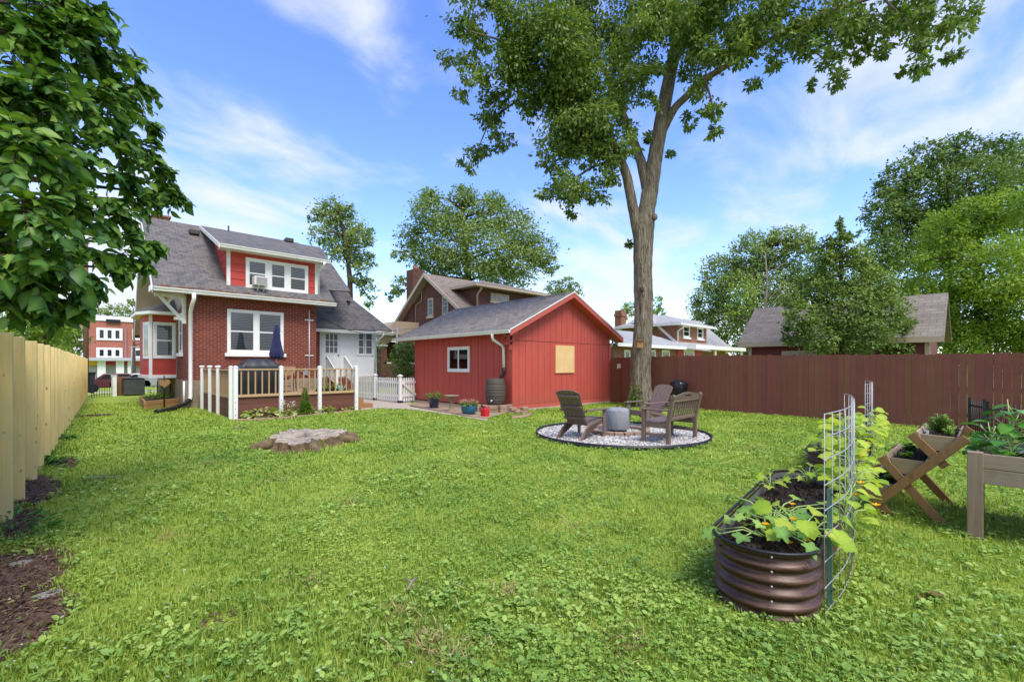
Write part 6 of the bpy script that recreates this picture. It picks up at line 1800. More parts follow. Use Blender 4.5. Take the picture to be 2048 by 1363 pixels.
for k in range(9): c = mfp.lerp(mfq, k/8); MB().tube([c, c+Vector((0, 0, .98))], .010, 6).build('bar', M_iron, mf)
wp = G(228, 792); wpt = thing('gate_post', 'square white gate post at the end of the side yard', 'post', wp); MB().box(wp.x-.1, wp.y-.1, -.05, wp.x+.1, wp.y+.1, .98).build('shaft', M_white, wpt, bevel=.01); MB().box(wp.x-.12, wp.y-.12, .98, wp.x+.12, wp.y+.12, 1.02).build('cap', M_white, wpt)
pw_ = thing('pallet_fence', 'short fence of brown posts and white rails beside the air conditioner', 'fence', G(242, 790))
a_, b_ = G(234, 791), G(262, 789)
for z in (.25, .82): MB().beam(a_+Vector((0, 0, z)), b_+Vector((0, 0, z)), .05, .12).build('rail', M_white_old, pw_)
for k in range(3): c = a_.lerp(b_, (k+.4)/3); MB().box(c.x-.09, c.y-.12, 0, c.x+.09, c.y-.03, .95).build('post', M_brown_wood, pw_)
bn = G(180, 792); bt_ = thing('dark_bin', 'dark narrow bin standing past the end of the pine fence', 'bin', bn); MB().prism([(bn.x-.2, bn.y+.3, .2), (bn.x+.16, bn.y+.3, .1), (bn.x+.2, bn.y+.3, 1.1), (bn.x-.2, bn.y+.3, 1.15)], (0, .5, 0)).build('body', M_acgrey, bt_, bevel=.02); MB().box(bn.x-.22, bn.y+.27, 1.1, bn.x+.22, bn.y+.83, 1.16).build('lid', M_black, bt_)
# parked cars on the street
def car(u, m, label):
    p = PY(u, 756, 47.5); z = ground_z(0, 47.5); t = thing('parked_car', label, 'car', (p.x, 47.5, z), 'cars parked on the street')
    prof = [(-2.1, .35), (-2.15, .75), (-1.9, .92), (-1.2, 1.0), (-.7, 1.42), (.7, 1.45), (1.3, 1.02), (2.0, .9), (2.15, .6), (2.1, .35)]
    MB().prism([(p.x+x, 46.7, z+zz) for x, zz in prof], (0, 1.6, 0)).build('body', m, t, bevel=.06, seg=2)
    MB().prism([(p.x+x, 46.69, z+zz) for x, zz in ((-1.0, 1.02), (-.62, 1.36), (.62, 1.38), (1.1, 1.04))], (0, .008, 0)).build('side_window', M_glass, t)
    for x in (-1.35, 1.35):
        w_ = MB(); w_.tube([(p.x+x, 46.66, z+.33), (p.x+x, 46.86, z+.33)], .33, 18); w_.build('wheel', M_black, t)
car(286, paint('silver_car_paint', (.42, .43, .46), .3, .02, metal=.4), 'silver car parked on the street beyond the air conditioner')
car(232, paint('maroon_car_paint', (.13, .03, .035), .3, .02), 'maroon car parked on the street left of the silver one')
# timber bed, heart, white stake by the house corner
bx = G(328, 812)
tb_ = thing('timber_bed', 'small orange timber bed of greens at the house corner', 'raised bed', bx)
q0, q1, q2_ = G(290, 820), G(364, 811), G(284, 812)
dd1 = (q1-q0); dd2 = (q2_-q0)*1.6
for (s, e) in ((q0, q1), (q0, q0+dd2), (q1, q1+dd2), (q0+dd2, q1+dd2)):
    for z in (.08, .23):
        MB().beam(s+Vector((0, 0, z)), e+Vector((0, 0, z)), .06, .14).build('timber', M_box_wood, tb_, bevel=.008)
MB().poly([q0+Vector((0, 0, .24)), q1+Vector((0, 0, .24)), q1+dd2+Vector((0, 0, .24)), q0+dd2+Vector((0, 0, .24))]).build('soil', M_soil, tb_)
cB = (q0+q1)/2+dd2*.5
for k in range(5):
    c = q0.lerp(q1, .12+.19*k)+dd2*.5
    t = thing('leafy_plant', 'low leafy green in the timber bed at the house corner', 'plant', c+Vector((0, 0, .24)), 'greens in the timber bed')
    leaf_mesh('foliage', [plant_ball((c.x, c.y, .24), .2, .22+.08*(k % 2), 60, .09, T_FOLD, .3, .6)], L_herb, t)
for (u, v, h, lab) in ((318, 806, .85, 'climbing plant behind the timber bed, left of the heart ornament'), (345, 806, 1.0, 'taller climbing plant against the house foundation')):
    c = G(u, v)+Vector((0, .5, 0)); t = thing('climbing_plant', lab, 'plant', c, 'climbers at the house corner')
    leaf_mesh('foliage', [plant_ball((c.x, c.y, h*.15), .3, h, 170, .09, T_FOLD, .3, .5)], L_herb, t); MB().tube([c, c+Vector((0, 0, h))], .015, 6).build('stem', M_bark_dk, t)
hc = PY(329, 766, 19.9); ht = thing('heart_ornament', 'wooden heart ornament hanging on a stake by the house corner', 'ornament', hc)
pts = []
for k in range(40):
    a = 2*math.pi*k/40; pts.append((hc.x+.0105*16*math.sin(a)**3, 19.9, hc.z+.0105*(13*math.cos(a)-5*math.cos(2*a)-2*math.cos(3*a)-math.cos(4*a))))
MB().prism(pts, (0, .05, 0)).build('heart', M_box_wood, ht)
MB().tube([(hc.x, 19.97, 0), (hc.x, 19.97, hc.z+.25)], .02, 6).build('stake', M_iron, ht)
ws = G(364, 816); wst = thing('white_stake', 'thin white pipe standing against the foundation by the drain hose', 'pipe', ws); MB().tube([(2.72, 19.25, 0), (2.72, 19.25, .95)], .035, 8).build('shaft', M_pale, wst)
# overhead cable and steel mast
cbl = thing('overhead_cable', 'black service cable sagging from the house to the steel mast', 'cable', (7.1, 19.3, 3.5))
mast_p = AT(794, 790, 22.5)
A_, B_ = Vector((7.0, HYB-.05, 3.72)), Vector((mast_p.x, mast_p.y, PX(794, 660, mast_p.x).z))
pts = [A_.lerp(B_, k/16)-Vector((0, 0, .50*math.sin(math.pi*k/16))) for k in range(17)]
MB().tube(pts, .014, 6).build('cable', M_black, cbl)
mast = thing('steel_mast', 'thin grey steel mast between the porch and the red garage', 'mast', (mast_p.x, mast_p.y, 0))
MB().tube([(mast_p.x, mast_p.y, -.1), (mast_p.x, mast_p.y, B_.z+.15)], .05, 10).build('shaft', M_steel, mast)
C_ = PX(880, 645, 16.2)
cb2 = thing('overhead_cable', 'grey service cable running from the steel mast towards the neighbouring house', 'cable', B_)
MB().tube([B_, PX(831, 655, gx1-.05)], .016, 6).build('cable', M_steel, cb2)

# small things on the house wall and along the pine fence
stp = thing('star_ornament', 'small grey metal star hanging on the brick wall above the deck', 'ornament', (6.75, HYB-.05, 1.2))
pts = [(6.80+(.20 if k % 2 == 0 else .085)*math.sin(math.pi*k/5), HYB-.06, 1.20+(.20 if k % 2 == 0 else .085)*math.cos(math.pi*k/5)) for k in range(10)]
MB().prism(pts, (0, .03, 0)).build('star', M_steel, stp)
for (u, v, r, h, lab) in ((88, 930, .20, .16, 'dark weed clump at the foot of the pine fence'), (25, 1075, .25, .22, 'long-bladed grass clump by the first fence post'), (128, 880, .14, .10, 'small weed clump farther along the pine fence')):
    p = G(u, v); t = thing('weed_clump', lab, 'weed', p)
    leaf_mesh('foliage', [plant_ball(p, r, h, 90, .10, T_FOLD, .2, .35, .45 if u == 25 else .9, .9)], L_pepper, t)
# ---------------------------------------------------------------- trees
def crown_parts(blobs, leaf, cover=3.2, tmpl=T_QUAD, clus=16, sig=.16, droop=.25, width=1.0, shell=.5):
    """blobs: (centre, rx, rz, depth radius). returns leaf parts"""
    parts = []
    for (c, rx, rz, ry) in blobs:
        area = math.pi*rx*rz; n = max(60, int(cover*area/(.3*leaf*leaf))); nc = max(6, n//clus)
        dirs = unit(nc); rad = shell+(1-shell)*RNG.uniform(0, 1, nc)**.6; rad *= RNG.uniform(.82, 1.12, nc)
        cen = np.array(c)[None]+dirs*rad[:, None]*np.array([rx, ry, rz])[None]
        k = clus; m = nc*k
        sg = sig*math.sqrt(rx*rz)*RNG.uniform(.6, 1.3, (nc, 1, 1))
        off = RNG.normal(size=(nc, k, 3))*sg*np.array([1, 1, .6])
        pos = (cen[:, None, :]+off).reshape(-1, 3)
        out = np.repeat(dirs, k, 0)
        d = out*.7+RNG.normal(size=(m, 3))*.7+np.array([0, 0, -droop])
        nrm = out*.45+np.array([0, 0, .8])+RNG.normal(size=(m, 3))*.42
        tint = np.clip(np.repeat(RNG.uniform(.2, .75, nc), k)+RNG.normal(size=m)*.16, 0, 1)
        parts.append((pos, d, nrm, leaf*RNG.uniform(.65, 1.25, m), tint, tmpl, width))
    return parts
def px_blob(u, v, r, Y, depth=None, rz=None):
    c = AT(u, v, Y); R_ = r*Y/F
    return (tuple(c), R_, (rz*Y/F if rz else R_), depth if depth else R_*.9)
def tree(name, label, cat, trunk, limbs, blobs, lm, leaf, cover=3.2, bark=None, group=None, tmpl=T_QUAD, **kw):
    """trunk: [(point, radius)...]"""
    t = thing(name, label, cat, (trunk[0][0][0], trunk[0][0][1], 0), group)
    b = MB(); b.tube([p for p, r in trunk], [r for p, r in trunk], 14)
    tr_o = b.build('trunk', bark or M_bark_dk, t)
    if limbs:
        b = MB()
        for lm_ in limbs: b.tube([p for p, r in lm_], [r for p, r in lm_], 8)
        b.build('branches', bark or M_bark_dk, t)
    leaf_mesh('crown', crown_parts(blobs, leaf, cover, tmpl, **kw), lm, t)
    return t
def auto_limbs(trunk, blobs, r0, rnd_):
    out = []
    for (c, rx, rz, ry) in blobs:
        c = Vector(c); best = min(trunk, key=lambda pr: (Vector(pr[0])-c).length+max(0, pr[0][2]-c.z)*2.0)
        s = Vector(best[0]); m = s.lerp(c, .5)+Vector((rnd_.uniform(-.1, .1), rnd_.uniform(-.1, .1), .12*(c-s).length))
        out.append([(s, r0), (m, r0*.6), (c, r0*.28)])
        for k in range(3):
            e = c+Vector((rnd_.uniform(-1, 1)*rx*.8, rnd_.uniform(-1, 1)*ry*.8, rnd_.uniform(-.3, .9)*rz)); out.append([(m.lerp(c, .5+.15*k), r0*.35), (c.lerp(e, .55), r0*.2), (e, r0*.08)])
    return out
def bgtree(name, label, base, tops, pxb, Y, lm, leaf, cover=3.0, r0=.25, seed=1, bark=None, group='trees beyond the yard', jitter=.35, **kw):
    rn = random.Random(seed)
    g = G(base[0], 760); b0 = AT(base[0], base[1], Y); b0.z = -.6 if Y < 34 else -1.5
    tr = [(b0, r0*1.25)]
    for i, (u, v) in enumerate(tops): tr.append((AT(u, v, Y), r0*(1-.62*(i+1)/len(tops))))
    dense = [tr[0]]
    for (a, ra), (c, rc) in zip(tr[:-1], tr[1:]):
        for k in range(1, 5): dense.append((a.lerp(c, k/4), ra+(rc-ra)*k/4))
    bl = []
    for q in pxb:
        u, v, r = q[:3]; R_ = r*Y/F
        bl.append(px_blob(u, v, r, Y+rn.uniform(-jitter, jitter)*R_*2.2, None, q[3] if len(q) > 3 else None))
    return tree(name, label, 'tree', dense, auto_limbs(dense[4:], bl, r0*.4, rn), bl, lm, leaf, cover, bark, group, **kw)
bgtree('street_tree', 'slender loose-leaved tree behind the right slope of the house roof', (702, 700), [(700, 560), (690, 470), (672, 415)],
       [(662, 425, 30), (690, 452, 36), (640, 468, 20), (720, 478, 24), (705, 505, 30), (690, 420, 16), (738, 470, 13), (722, 545, 20), (742, 520, 13), (733, 575, 18), (745, 604, 13), (628, 430, 12), (668, 495, 26)], 40, L_far, .26, 4.0, .28, 2, sig=.22)
bgtree('street_tree', 'broad airy tree behind the dark brick house', (940, 700), [(938, 560), (930, 480), (925, 420)],
       [(860, 425, 40), (925, 425, 42), (985, 430, 40), (1035, 462, 42), (1082, 500, 34), (900, 480, 50), (970, 500, 55), (820, 470, 26), (1040, 530, 44), (850, 510, 36), (800, 505, 16), (862, 392, 18), (990, 398, 18), (1100, 528, 18), (930, 392, 20), (800, 570, 18), (785, 590, 12), (1000, 555, 40), (900, 545, 40)], 46, L_far, .29, 4.6, .38, 3, sig=.21)
bgtree('street_tree', 'small green treetop just right of the dark brick house roof', (1125, 700), [(1125, 620), (1126, 580)], [(1110, 580, 20), (1132, 572, 20), (1148, 582, 16), (1120, 598, 22)], 60, L_far, .3, 3.2, .25, 4)
bgtree('street_tree', 'rounded treetop above the orange brick house beside the big trunk', (1290, 700), [(1290, 640), (1290, 615)], [(1260, 616, 16), (1282, 608, 16), (1310, 610, 17), (1318, 625, 13), (1250, 628, 12)], 70, L_lime, .32, 3.2, .25, 5)
bgtree('street_tree', 'large rounded green tree right of the orange brick house', (1500, 720), [(1500, 640), (1510, 560), (1520, 500)],
       [(1440, 550, 42), (1415, 605, 36), (1500, 508, 42), (1558, 492, 36), (1600, 482, 32), (1540, 560, 58), (1455, 640, 46), (1400, 655, 26), (1550, 640, 55), (1620, 545, 42), (1480, 585, 52), (1430, 690, 30), (1505, 690, 40)], 46, L_far, .30, 4.6, .4, 6)
bgtree('tall_tree', 'tallest deep green tree rising at the right edge behind everything', (1900, 720), [(1900, 600), (1890, 450), (1900, 340)],
       [(1800, 362, 40), (1858, 316, 34), (1915, 300, 32), (1985, 312, 40), (2045, 322, 46), (1775, 425, 46), (1765, 500, 40), (1850, 400, 66), (1940, 380, 66), (1830, 480, 62), (1780, 560, 52), (2030, 400, 60), (1900, 470, 60), (1790, 630, 50), (1760, 600, 30)], 42, L_dark, .30, 4.6, .5, 7)
# bare pale tree between
bl_t = [(AT(1532, 720, 38), .16), (AT(1530, 640, 38), .12), (AT(1534, 560, 38), .06), (AT(1531, 505, 38), .025)]
rn = random.Random(8); lms = []
for k in range(16):
    a = bl_t[1][0].lerp(bl_t[2][0], rn.uniform(-.4, 1.3)); e = a+Vector((rn.uniform(-2.2, 2.2), rn.uniform(-2, 2), rn.uniform(.8, 2.8))); lms.append([(a, .05), (a.lerp(e, .5)+Vector((0, 0, .1)), .03), (e, .01)])
tree('sparse_tree', 'nearly bare pale-branched tree in front of the large rounded green tree', 'tree', bl_t, lms, [px_blob(1480, 590, 26, 38), px_blob(1462, 620, 18, 38), px_blob(1500, 570, 16, 38)], L_lime, .2, .6, M_bark_pale, 'trees beyond the yard', sig=.3)
bgtree('lime_tree', 'bright yellow-green tree filling the right edge above the fence', (1960, 720), [(1960, 640), (1955, 540), (1960, 450)],
       [(1880, 470, 44), (1950, 436, 44), (2025, 425, 50), (1900, 555, 62), (1990, 545, 74), (1845, 590, 36), (1950, 630, 70), (2045, 625, 70), (1865, 650, 44), (2065, 520, 60), (1845, 520, 22), (1905, 690, 50), (2000, 690, 60), (2080, 690, 60)], 25, L_lime, .17, 4.8, .28, 9)
bgtree('maple_tree', 'young green maple with a pointed top in front of the shed roof', (1680, 720), [(1681, 640), (1682, 540), (1680, 445)],
       [(1679, 452, 9, 16), (1679, 486, 20), (1645, 512, 26), (1716, 512, 26), (1690, 545, 52), (1625, 575, 36), (1752, 570, 38), (1602, 630, 30), (1690, 620, 60), (1772, 625, 44), (1640, 665, 42), (1812, 655, 22), (1584, 668, 20), (1725, 672, 44), (1800, 690, 30), (1590, 600, 20), (1660, 480, 14), (1705, 470, 12)], 14.2, L_maple, .10, 5.2, .10, 10, group=None)
bgtree('roadside_tree', 'pale green tree showing over the pine fence at the left', (90, 740), [(90, 690), (95, 640)], [(60, 640, 50), (110, 640, 40), (80, 690, 46), (30, 690, 50), (120, 700, 30)], 30, L_lime, .2, 3.0, .2, 11)
bgtree('roadside_tree', 'dark shaggy tree in front of the school building', (135, 750), [(133, 700), (135, 660)], [(130, 660, 26), (150, 680, 20), (115, 690, 24), (140, 700, 22), (155, 655, 14)], 42, L_dark, .26, 2.8, .25, 12)
bgtree('roadside_tree', 'distant row of treetops above the school roof', (240, 740), [(240, 690), (240, 640)], [(205, 628, 14), (225, 622, 14), (246, 622, 14), (266, 630, 12), (190, 632, 12), (283, 632, 10)], 112, L_far, .5, 3, .3, 13)
bgtree('roadside_tree', 'distant treetop peeping at the left edge of the house roof', (268, 740), [(268, 690), (268, 640)], [(262, 604, 5), (270, 608, 5), (300, 690, 12)], 60, L_far, .3, 2.2, .2, 14)
# shrub by the garage
sbp = G(806, 770); 
shr = AT(805, 740, 21.5); sh = thing('garden_shrub', 'dense dark green shrub behind the picket fence by the garage', 'shrub', (shr.x, shr.y, 0))
leaf_mesh('foliage', crown_parts([px_blob(806, 706, 24, 21.5), px_blob(800, 735, 26, 21.5), px_blob(818, 690, 14, 21.5), px_blob(820, 730, 24, 21.8), px_blob(788, 712, 9, 21.5)], .085, 3.4), L_dark, sh)
MB().tube([(shr.x, shr.y, -.1), (shr.x, shr.y, 1.6)], .05, 8).build('stem', M_bark_dk, sh)
sv = AT(757, 715, 26); sh2 = thing('garden_shrub', 'narrow creeper hanging behind the porch downspout', 'shrub', (sv.x, sv.y, 0))
leaf_mesh('foliage', crown_parts([px_blob(757, 690, 8, 26), px_blob(757, 715, 9, 26), px_blob(756, 740, 8, 26)], .1, 2.6), L_dark, sh2); MB().tube([(sv.x, sv.y, -.1), (sv.x, sv.y, 2.4)], .03, 6).build('stem', M_bark_dk, sh2)

# ---------------------------------------------------------------- the big hickory by the fence
TY = 16.6
tb0 = G(1283, 813); TY = (tb0.x*SS+tb0.y*CC)
def A(u, v, dY=0): return AT(u, v, TY+dY)
def pr_(px): return px*TY/F/2*.93
big = thing('shade_tree', 'tall forked shade tree with shaggy grey bark standing by the brown fence', 'tree', (tb0.x, tb0.y, 0))
def lumpy(pts, n=26, seed=1, amp=.06, sub=8):
    """bark-covered limb: a ring mesh whose radius wanders"""
    P = [Vector(p) for p, r in pts]; R_ = [r for p, r in pts]; PP, RR = [], []
    for i in range(len(P)-1):
        for k in range(sub): f_ = k/sub; PP.append(P[i].lerp(P[i+1], f_)); RR.append(R_[i]+(R_[i+1]-R_[i])*f_)
    PP.append(P[-1]); RR.append(R_[-1])
    for _ in range(2):
        PP = [PP[0]]+[(PP[i-1]+PP[i]*2+PP[i+1])/4 for i in range(1, len(PP)-1)]+[PP[-1]]
    mb = MB(); mb.tube(PP, RR, n); rn = random.Random(seed); ph = [rn.uniform(0, 6) for _ in range(6)]
    for i in range(len(PP)):
        for k in range(n):
            v = Vector(mb.v[i*n+k]); a = 2*math.pi*k/n
            s = 1+amp*(math.sin(5*a+ph[0]+i*.15)+.7*math.sin(9*a+ph[1]-i*.1)+.6*math.sin(13*a+i*.35+ph[2])+.5*math.sin(21*a-i*.2+ph[4])+.5*math.sin(i*1.3+ph[3]+a))
            mb.v[i*n+k] = tuple(PP[i]+(v-PP[i])*s)
    return mb
trunk = [(A(1283, 830), pr_(72)), (A(1283, 806), pr_(60)), (A(1281, 780), pr_(47)), (A(1281, 740), pr_(42)), (A(1283, 700), pr_(40)), (A(1287, 650), pr_(38)), (A(1287, 600), pr_(38)), (A(1286, 550), pr_(37)), (A(1286, 500), pr_(40)), (A(1288, 455), pr_(42)), (A(1293, 420), pr_(34)), (A(1300, 380), pr_(34)), (A(1308, 330), pr_(31)), (A(1322, 250), pr_(29)), (A(1336, 170, .3), pr_(27)), (A(1350, 100, .5), pr_(25)), (A(1376, 20, .8), pr_(23)), (A(1395, -60, 1), pr_(20)), (A(1400, -200, 1), pr_(14)), (A(1390, -330, 1), pr_(6))]
tro = lumpy(trunk, 72, 1, .03).build('trunk', M_bark, big)
def limb(pts, seed): return lumpy(pts, 14, seed, .04).build('limb', M_bark, big)
limb([(A(1278, 480), pr_(24)), (A(1267, 420, -.1), pr_(22)), (A(1254, 355, -.2), pr_(20)), (A(1244, 325, -.3), pr_(18)), (A(1215, 260, -.6), pr_(14)), (A(1180, 190, -1), pr_(9)), (A(1150, 100, -1.4), pr_(5))], 2)
limb([(A(1296, 385), pr_(24)), (A(1284, 330, .2), pr_(21)), (A(1268, 285, .4), pr_(18)), (A(1235, 200, .8), pr_(15)), (A(1190, 100, 1.2), pr_(11)), (A(1150, 20, 1.5), pr_(9)), (A(1110, -60, 1.6), pr_(5))], 3)
limb([(A(1326, 262), pr_(17)), (A(1350, 215, -.3), pr_(15)), (A(1408, 160, -.9), pr_(13)), (A(1480, 114, -1.5), pr_(11)), (A(1560, 68, -2.1), pr_(9)), (A(1650, 25, -2.8), pr_(8)), (A(1760, -10, -3.4), pr_(6)), (A(1880, -10, -3.8), pr_(3))], 4)
limb([(A(1345, 130), pr_(14)), (A(1400, 40, -.5), pr_(12)), (A(1480, -20, -1), pr_(9)), (A(1620, -60, -2), pr_(5))], 5)
limb([(A(1235, 200, .8), pr_(9)), (A(1150, 200, .5), pr_(7)), (A(1050, 190, .2), pr_(5)), (A(980, 240, 0), pr_(4)), (A(955, 300, -.1), pr_(2))], 6)
limb([(A(1180, 190, -1), pr_(8)), (A(1100, 120, -1.2), pr_(6)), (A(1000, 80, -1.4), pr_(4)), (A(930, 60, -1.5), pr_(2))], 7)
limb([(A(1244, 325, -.3), pr_(9)), (A(1190, 330, -.8), pr_(6)), (A(1130, 370, -1), pr_(3))], 8)
limb([(A(1408, 160, -.9), pr_(6)), (A(1420, 190, -1.1), pr_(4)), (A(1432, 250, -1.2), pr_(2))], 9)
limb([(A(1560, 68, -2.1), pr_(5)), (A(1640, 110, -2.4), pr_(3)), (A(1680, 150, -2.5), pr_(2))], 10)
limb([(A(1760, -10, -3.4), pr_(4)), (A(1830, 60, -3.5), pr_(3)), (A(1860, 120, -3.5), pr_(2))], 11)
# burl and wound
MB().ball(A(1309, 434, -.25), .11, .11, .13, 12, 8).build('burl', M_bark, tro)
MB().ball(A(1284, 578, -.33), .10, .06, .12, 12, 8).build('knot', M_bark_dk, tro)
big_blobs = []
rn = random.Random(30)
def bb2(u, v, r, dY=0, n=3):
    """a clump of the crown, split in smaller sprays so the sky shows between"""
    for k in range(n):
        a = rn.uniform(0, 6.28); rr = r*rn.uniform(.25, .75)
        big_blobs.append(px_blob(u+rr*math.cos(a), v+rr*.8*math.sin(a), r*rn.uniform(.42, .62), TY+dY+rn.uniform(-.9, .9)))
for (u, v, r, d, n) in ((930, 50, 42, -1.5, 4), (905, 120, 22, -1.5, 2), (945, 130, 34, -1.2, 4), (925, 185, 18, -1, 2), (985, 200, 38, -.6, 4), (985, 250, 34, -.3, 4), (950, 300, 28, -.1, 4), (935, 330, 16, 0, 2), (1008, 285, 24, -.2, 3), (975, 90, 30, -1, 3), (1000, 20, 40, -1, 4),
                        (1040, 70, 62, -1, 7), (1110, 80, 70, -1.2, 8), (1060, 150, 62, -.6, 7), (1110, 200, 70, -.8, 8), (1050, 215, 34, 0, 3), (1170, 140, 70, -.6, 8), (1180, 230, 66, -1.1, 8), (1130, 280, 58, -1, 7), (1190, 300, 50, -1.2, 6), (1110, 350, 36, -1, 4), (1150, 375, 42, -1, 5), (1135, 415, 24, -1, 3), (1190, 385, 28, -1, 3), (1085, 390, 20, -1, 2), (1215, 355, 26, -1, 3), (1235, 290, 34, -1.2, 4),
                        (1230, 80, 60, .3, 7), (1240, 180, 44, .4, 5), (1160, 30, 56, .8, 6), (1290, 50, 50, .6, 5), (1290, 130, 30, .7, 3), (1285, 210, 26, .8, 2),
                        (1380, 80, 46, .2, 5), (1420, 40, 46, -.5, 5), (1470, 60, 44, -1.2, 5), (1440, 110, 36, -1, 4), (1400, 170, 30, -.9, 4), (1420, 220, 26, -1.1, 4), (1430, 262, 16, -1.2, 2), (1375, 245, 18, -.8, 2), (1375, 140, 26, -.2, 3), (1530, 50, 46, -1.8, 5), (1530, 120, 30, -1.6, 3), (1510, 160, 16, -1.5, 2), (1590, 60, 42, -2, 5), (1640, 40, 46, -2.4, 5), (1650, 100, 36, -2.4, 4), (1665, 155, 24, -2.5, 3), (1625, 165, 12, -2.4, 1), (1710, 40, 44, -2.8, 5), (1725, 95, 28, -2.7, 3), (1770, 40, 40, -3, 4), (1820, 30, 40, -3.3, 5), (1845, 85, 36, -3.4, 4), (1840, 130, 24, -3.4, 3), (1905, 55, 32, -3.6, 4), (1900, 105, 20, -3.6, 2), (1930, 15, 30, -3.7, 3), (1800, 145, 10, -3.3, 1),
                        (1300, 50, 44, -1.6, 5), (1275, 150, 38, -1.3, 4), (1310, 205, 20, -1, 2), (1365, 60, 44, -1.4, 5), (1330, 130, 22, -1.1, 2), (1345, 20, 40, -1.5, 4), (1250, 250, 30, -1, 3), (1225, 330, 22, -1, 2), (1440, 20, 50, -1.2, 6), (1560, 15, 46, -2, 5), (1400, 110, 40, -1.1, 5), (1480, 90, 40, -1.5, 5), (1600, 90, 36, -2.2, 4), (1690, 70, 36, -2.6, 4), (1760, 90, 24, -3, 2), (1870, 40, 36, -3.5, 4), (1020, 110, 44, -1.2, 4), (960, 160, 26, -1, 3), (1340, 310, 10, -.3, 1), (1300, 270, 14, .3, 2), (1255, 485, 7, -.2, 1), (1330, 20, 30, .8, 3)):
    bb2(u, v, r, d, n)
for (u, v, r, d) in ((1100, -80, 110, 0), (1300, -120, 130, 1), (1500, -90, 110, -1), (1700, -80, 90, -2.5), (1400, -280, 160, 1), (950, -60, 70, -1), (1850, -60, 70, -3.4), (1200, -250, 120, 1)):
    big_blobs.append(px_blob(u, v, r, TY+d))
leaf_mesh('crown', crown_parts(big_blobs, .165, 3.7, T_QUAD, 14, .30, .55, .8, .35), L_hick, big)
# ivy at its foot, wooden nest box on the trunk
iv = thing('ivy', 'ivy and weeds climbing the foot of the shade tree', 'ivy', (tb0.x, tb0.y, .3))
leaf_mesh('foliage', crown_parts([px_blob(1271, 785, 11, TY-.45, .15, 22), px_blob(1276, 803, 14, TY-.5, .2, 10), px_blob(1262, 806, 10, TY-.5, .2, 8)], .08, 2.2, sig=.3), L_ivy, iv)
nb_ = thing('nest_box', 'small orange wooden nest box fixed to the trunk of the shade tree', 'birdhouse', A(1279, 688, -.5))
c = A(1279, 688, -.46); fwd = Vector((-SS, -CC, 0)); rgt = Vector((CC, -SS, 0))
def obox(c, hx, hy, z0, z1):
    return [c+rgt*a+fwd*b_+Vector((0, 0, z)) for z in (z0, z1) for a, b_ in ((-hx, -hy), (hx, -hy), (hx, hy), (-hx, hy))]
def ob(mb, c, hx, hy, z0, z1):
    mb.add(obox(c, hx, hy, z0, z1), [(0, 3, 2, 1), (4, 5, 6, 7), (0, 1, 5, 4), (1, 2, 6, 5), (2, 3, 7, 6), (3, 0, 4, 7)]); return mb
ob(MB(), c, .11, .09, -.13, .13).build('box', M_box_wood, nb_, bevel=.006)
ob(MB(), c+fwd*.02, .13, .12, .131, .15).build('roof', M_box_wood, nb_, bevel=.004)
MB().tube([c+fwd*.085+Vector((0, 0, .04)), c+fwd*.094+Vector((0, 0, .04))], .022, 12).build('entrance_hole', M_black, nb_)
# ---------------------------------------------------------------- broad-leaved tree reaching in at the left
lt = thing('broadleaf_tree', 'near tree with broad glossy leaves overhanging the pine fence at the left', 'tree', (-1.6, 6.2, 0))
t0 = Vector((-1.75, 6.0, 0))
lumpy([(t0-Vector((0, 0, .2)), .17), (t0+Vector((.03, .02, 1.2)), .14), (t0+Vector((.0, .05, 2.4)), .12), (t0+Vector((-.05, .1, 4.2)), .09), (t0+Vector((-.1, .1, 6.5)), .04)], 16, 4, .03).build('trunk', M_bark_dk, lt)
# ovate leaf with a drawn-out tip and a curved midrib
_L = [(0, 0, 0), (.10, .16, .03), (.30, .30, .06), (.52, .29, .05), (.74, .17, .0), (1.0, 0, -.16), (.74, -.17, .0), (.52, -.29, .05), (.30, -.30, .06), (.10, -.16, .03), (.30, 0, -.01), (.52, 0, -.03), (.76, 0, -.07)]
T_LEAF = (np.array(_L, float), np.array([[0, 1, 10, 10], [1, 2, 10, 10], [2, 3, 11, 10], [3, 4, 12, 11], [4, 5, 12, 12], [0, 10, 9, 9], [10, 8, 9, 9], [10, 11, 7, 8], [11, 12, 6, 7], [12, 5, 6, 6]]), np.array([.2, -.05, -.08, -.08, -.05, 0, -.05, -.08, -.08, -.05, .25, .25, .2]))
rn = random.Random(17)
nblobs = [(60, 60, 90, 3.9), (150, 60, 80, 4.2), (60, 180, 100, 3.5), (190, 110, 60, 4.4), (170, 200, 80, 4.1), (265, 130, 34, 4.9), (285, 175, 28, 5.0), (240, 180, 50, 4.6), (40, 300, 100, 3.1), (140, 300, 90, 3.7), (235, 270, 60, 4.5), (300, 250, 22, 5.0), (290, 300, 40, 4.9), (320, 345, 28, 5.1), (345, 392, 22, 5.2), (250, 350, 45, 4.7), (300, 385, 26, 5.0), (50, 420, 90, 2.9), (130, 400, 70, 3.4), (60, 520, 80, 2.9), (140, 490, 60, 3.3), (200, 450, 28, 4.2), (240, 430, 30, 4.5), (215, 400, 30, 4.3), (270, 470, 42, 4.6), (300, 488, 28, 4.8), (240, 515, 30, 4.4), (205, 505, 26, 4.2), (275, 520, 18, 4.6), (330, 370, 26, 5.1), (270, 400, 34, 4.8), (225, 230, 40, 4.6), (60, 560, 52, 3.0), (120, 550, 46, 3.2), (175, 555, 22, 3.4), (110, 600, 22, 3.2), (15, 590, 36, 3.0), (225, 535, 14, 4.3), (190, 20, 40, 4.4), (-60, 200, 120, 3.4), (-60, 450, 110, 3.2), (80, -60, 110, 4.2), (-60, 0, 120, 4), (150, 590, 16, 3.2), (85, 615, 14, 3.1)]
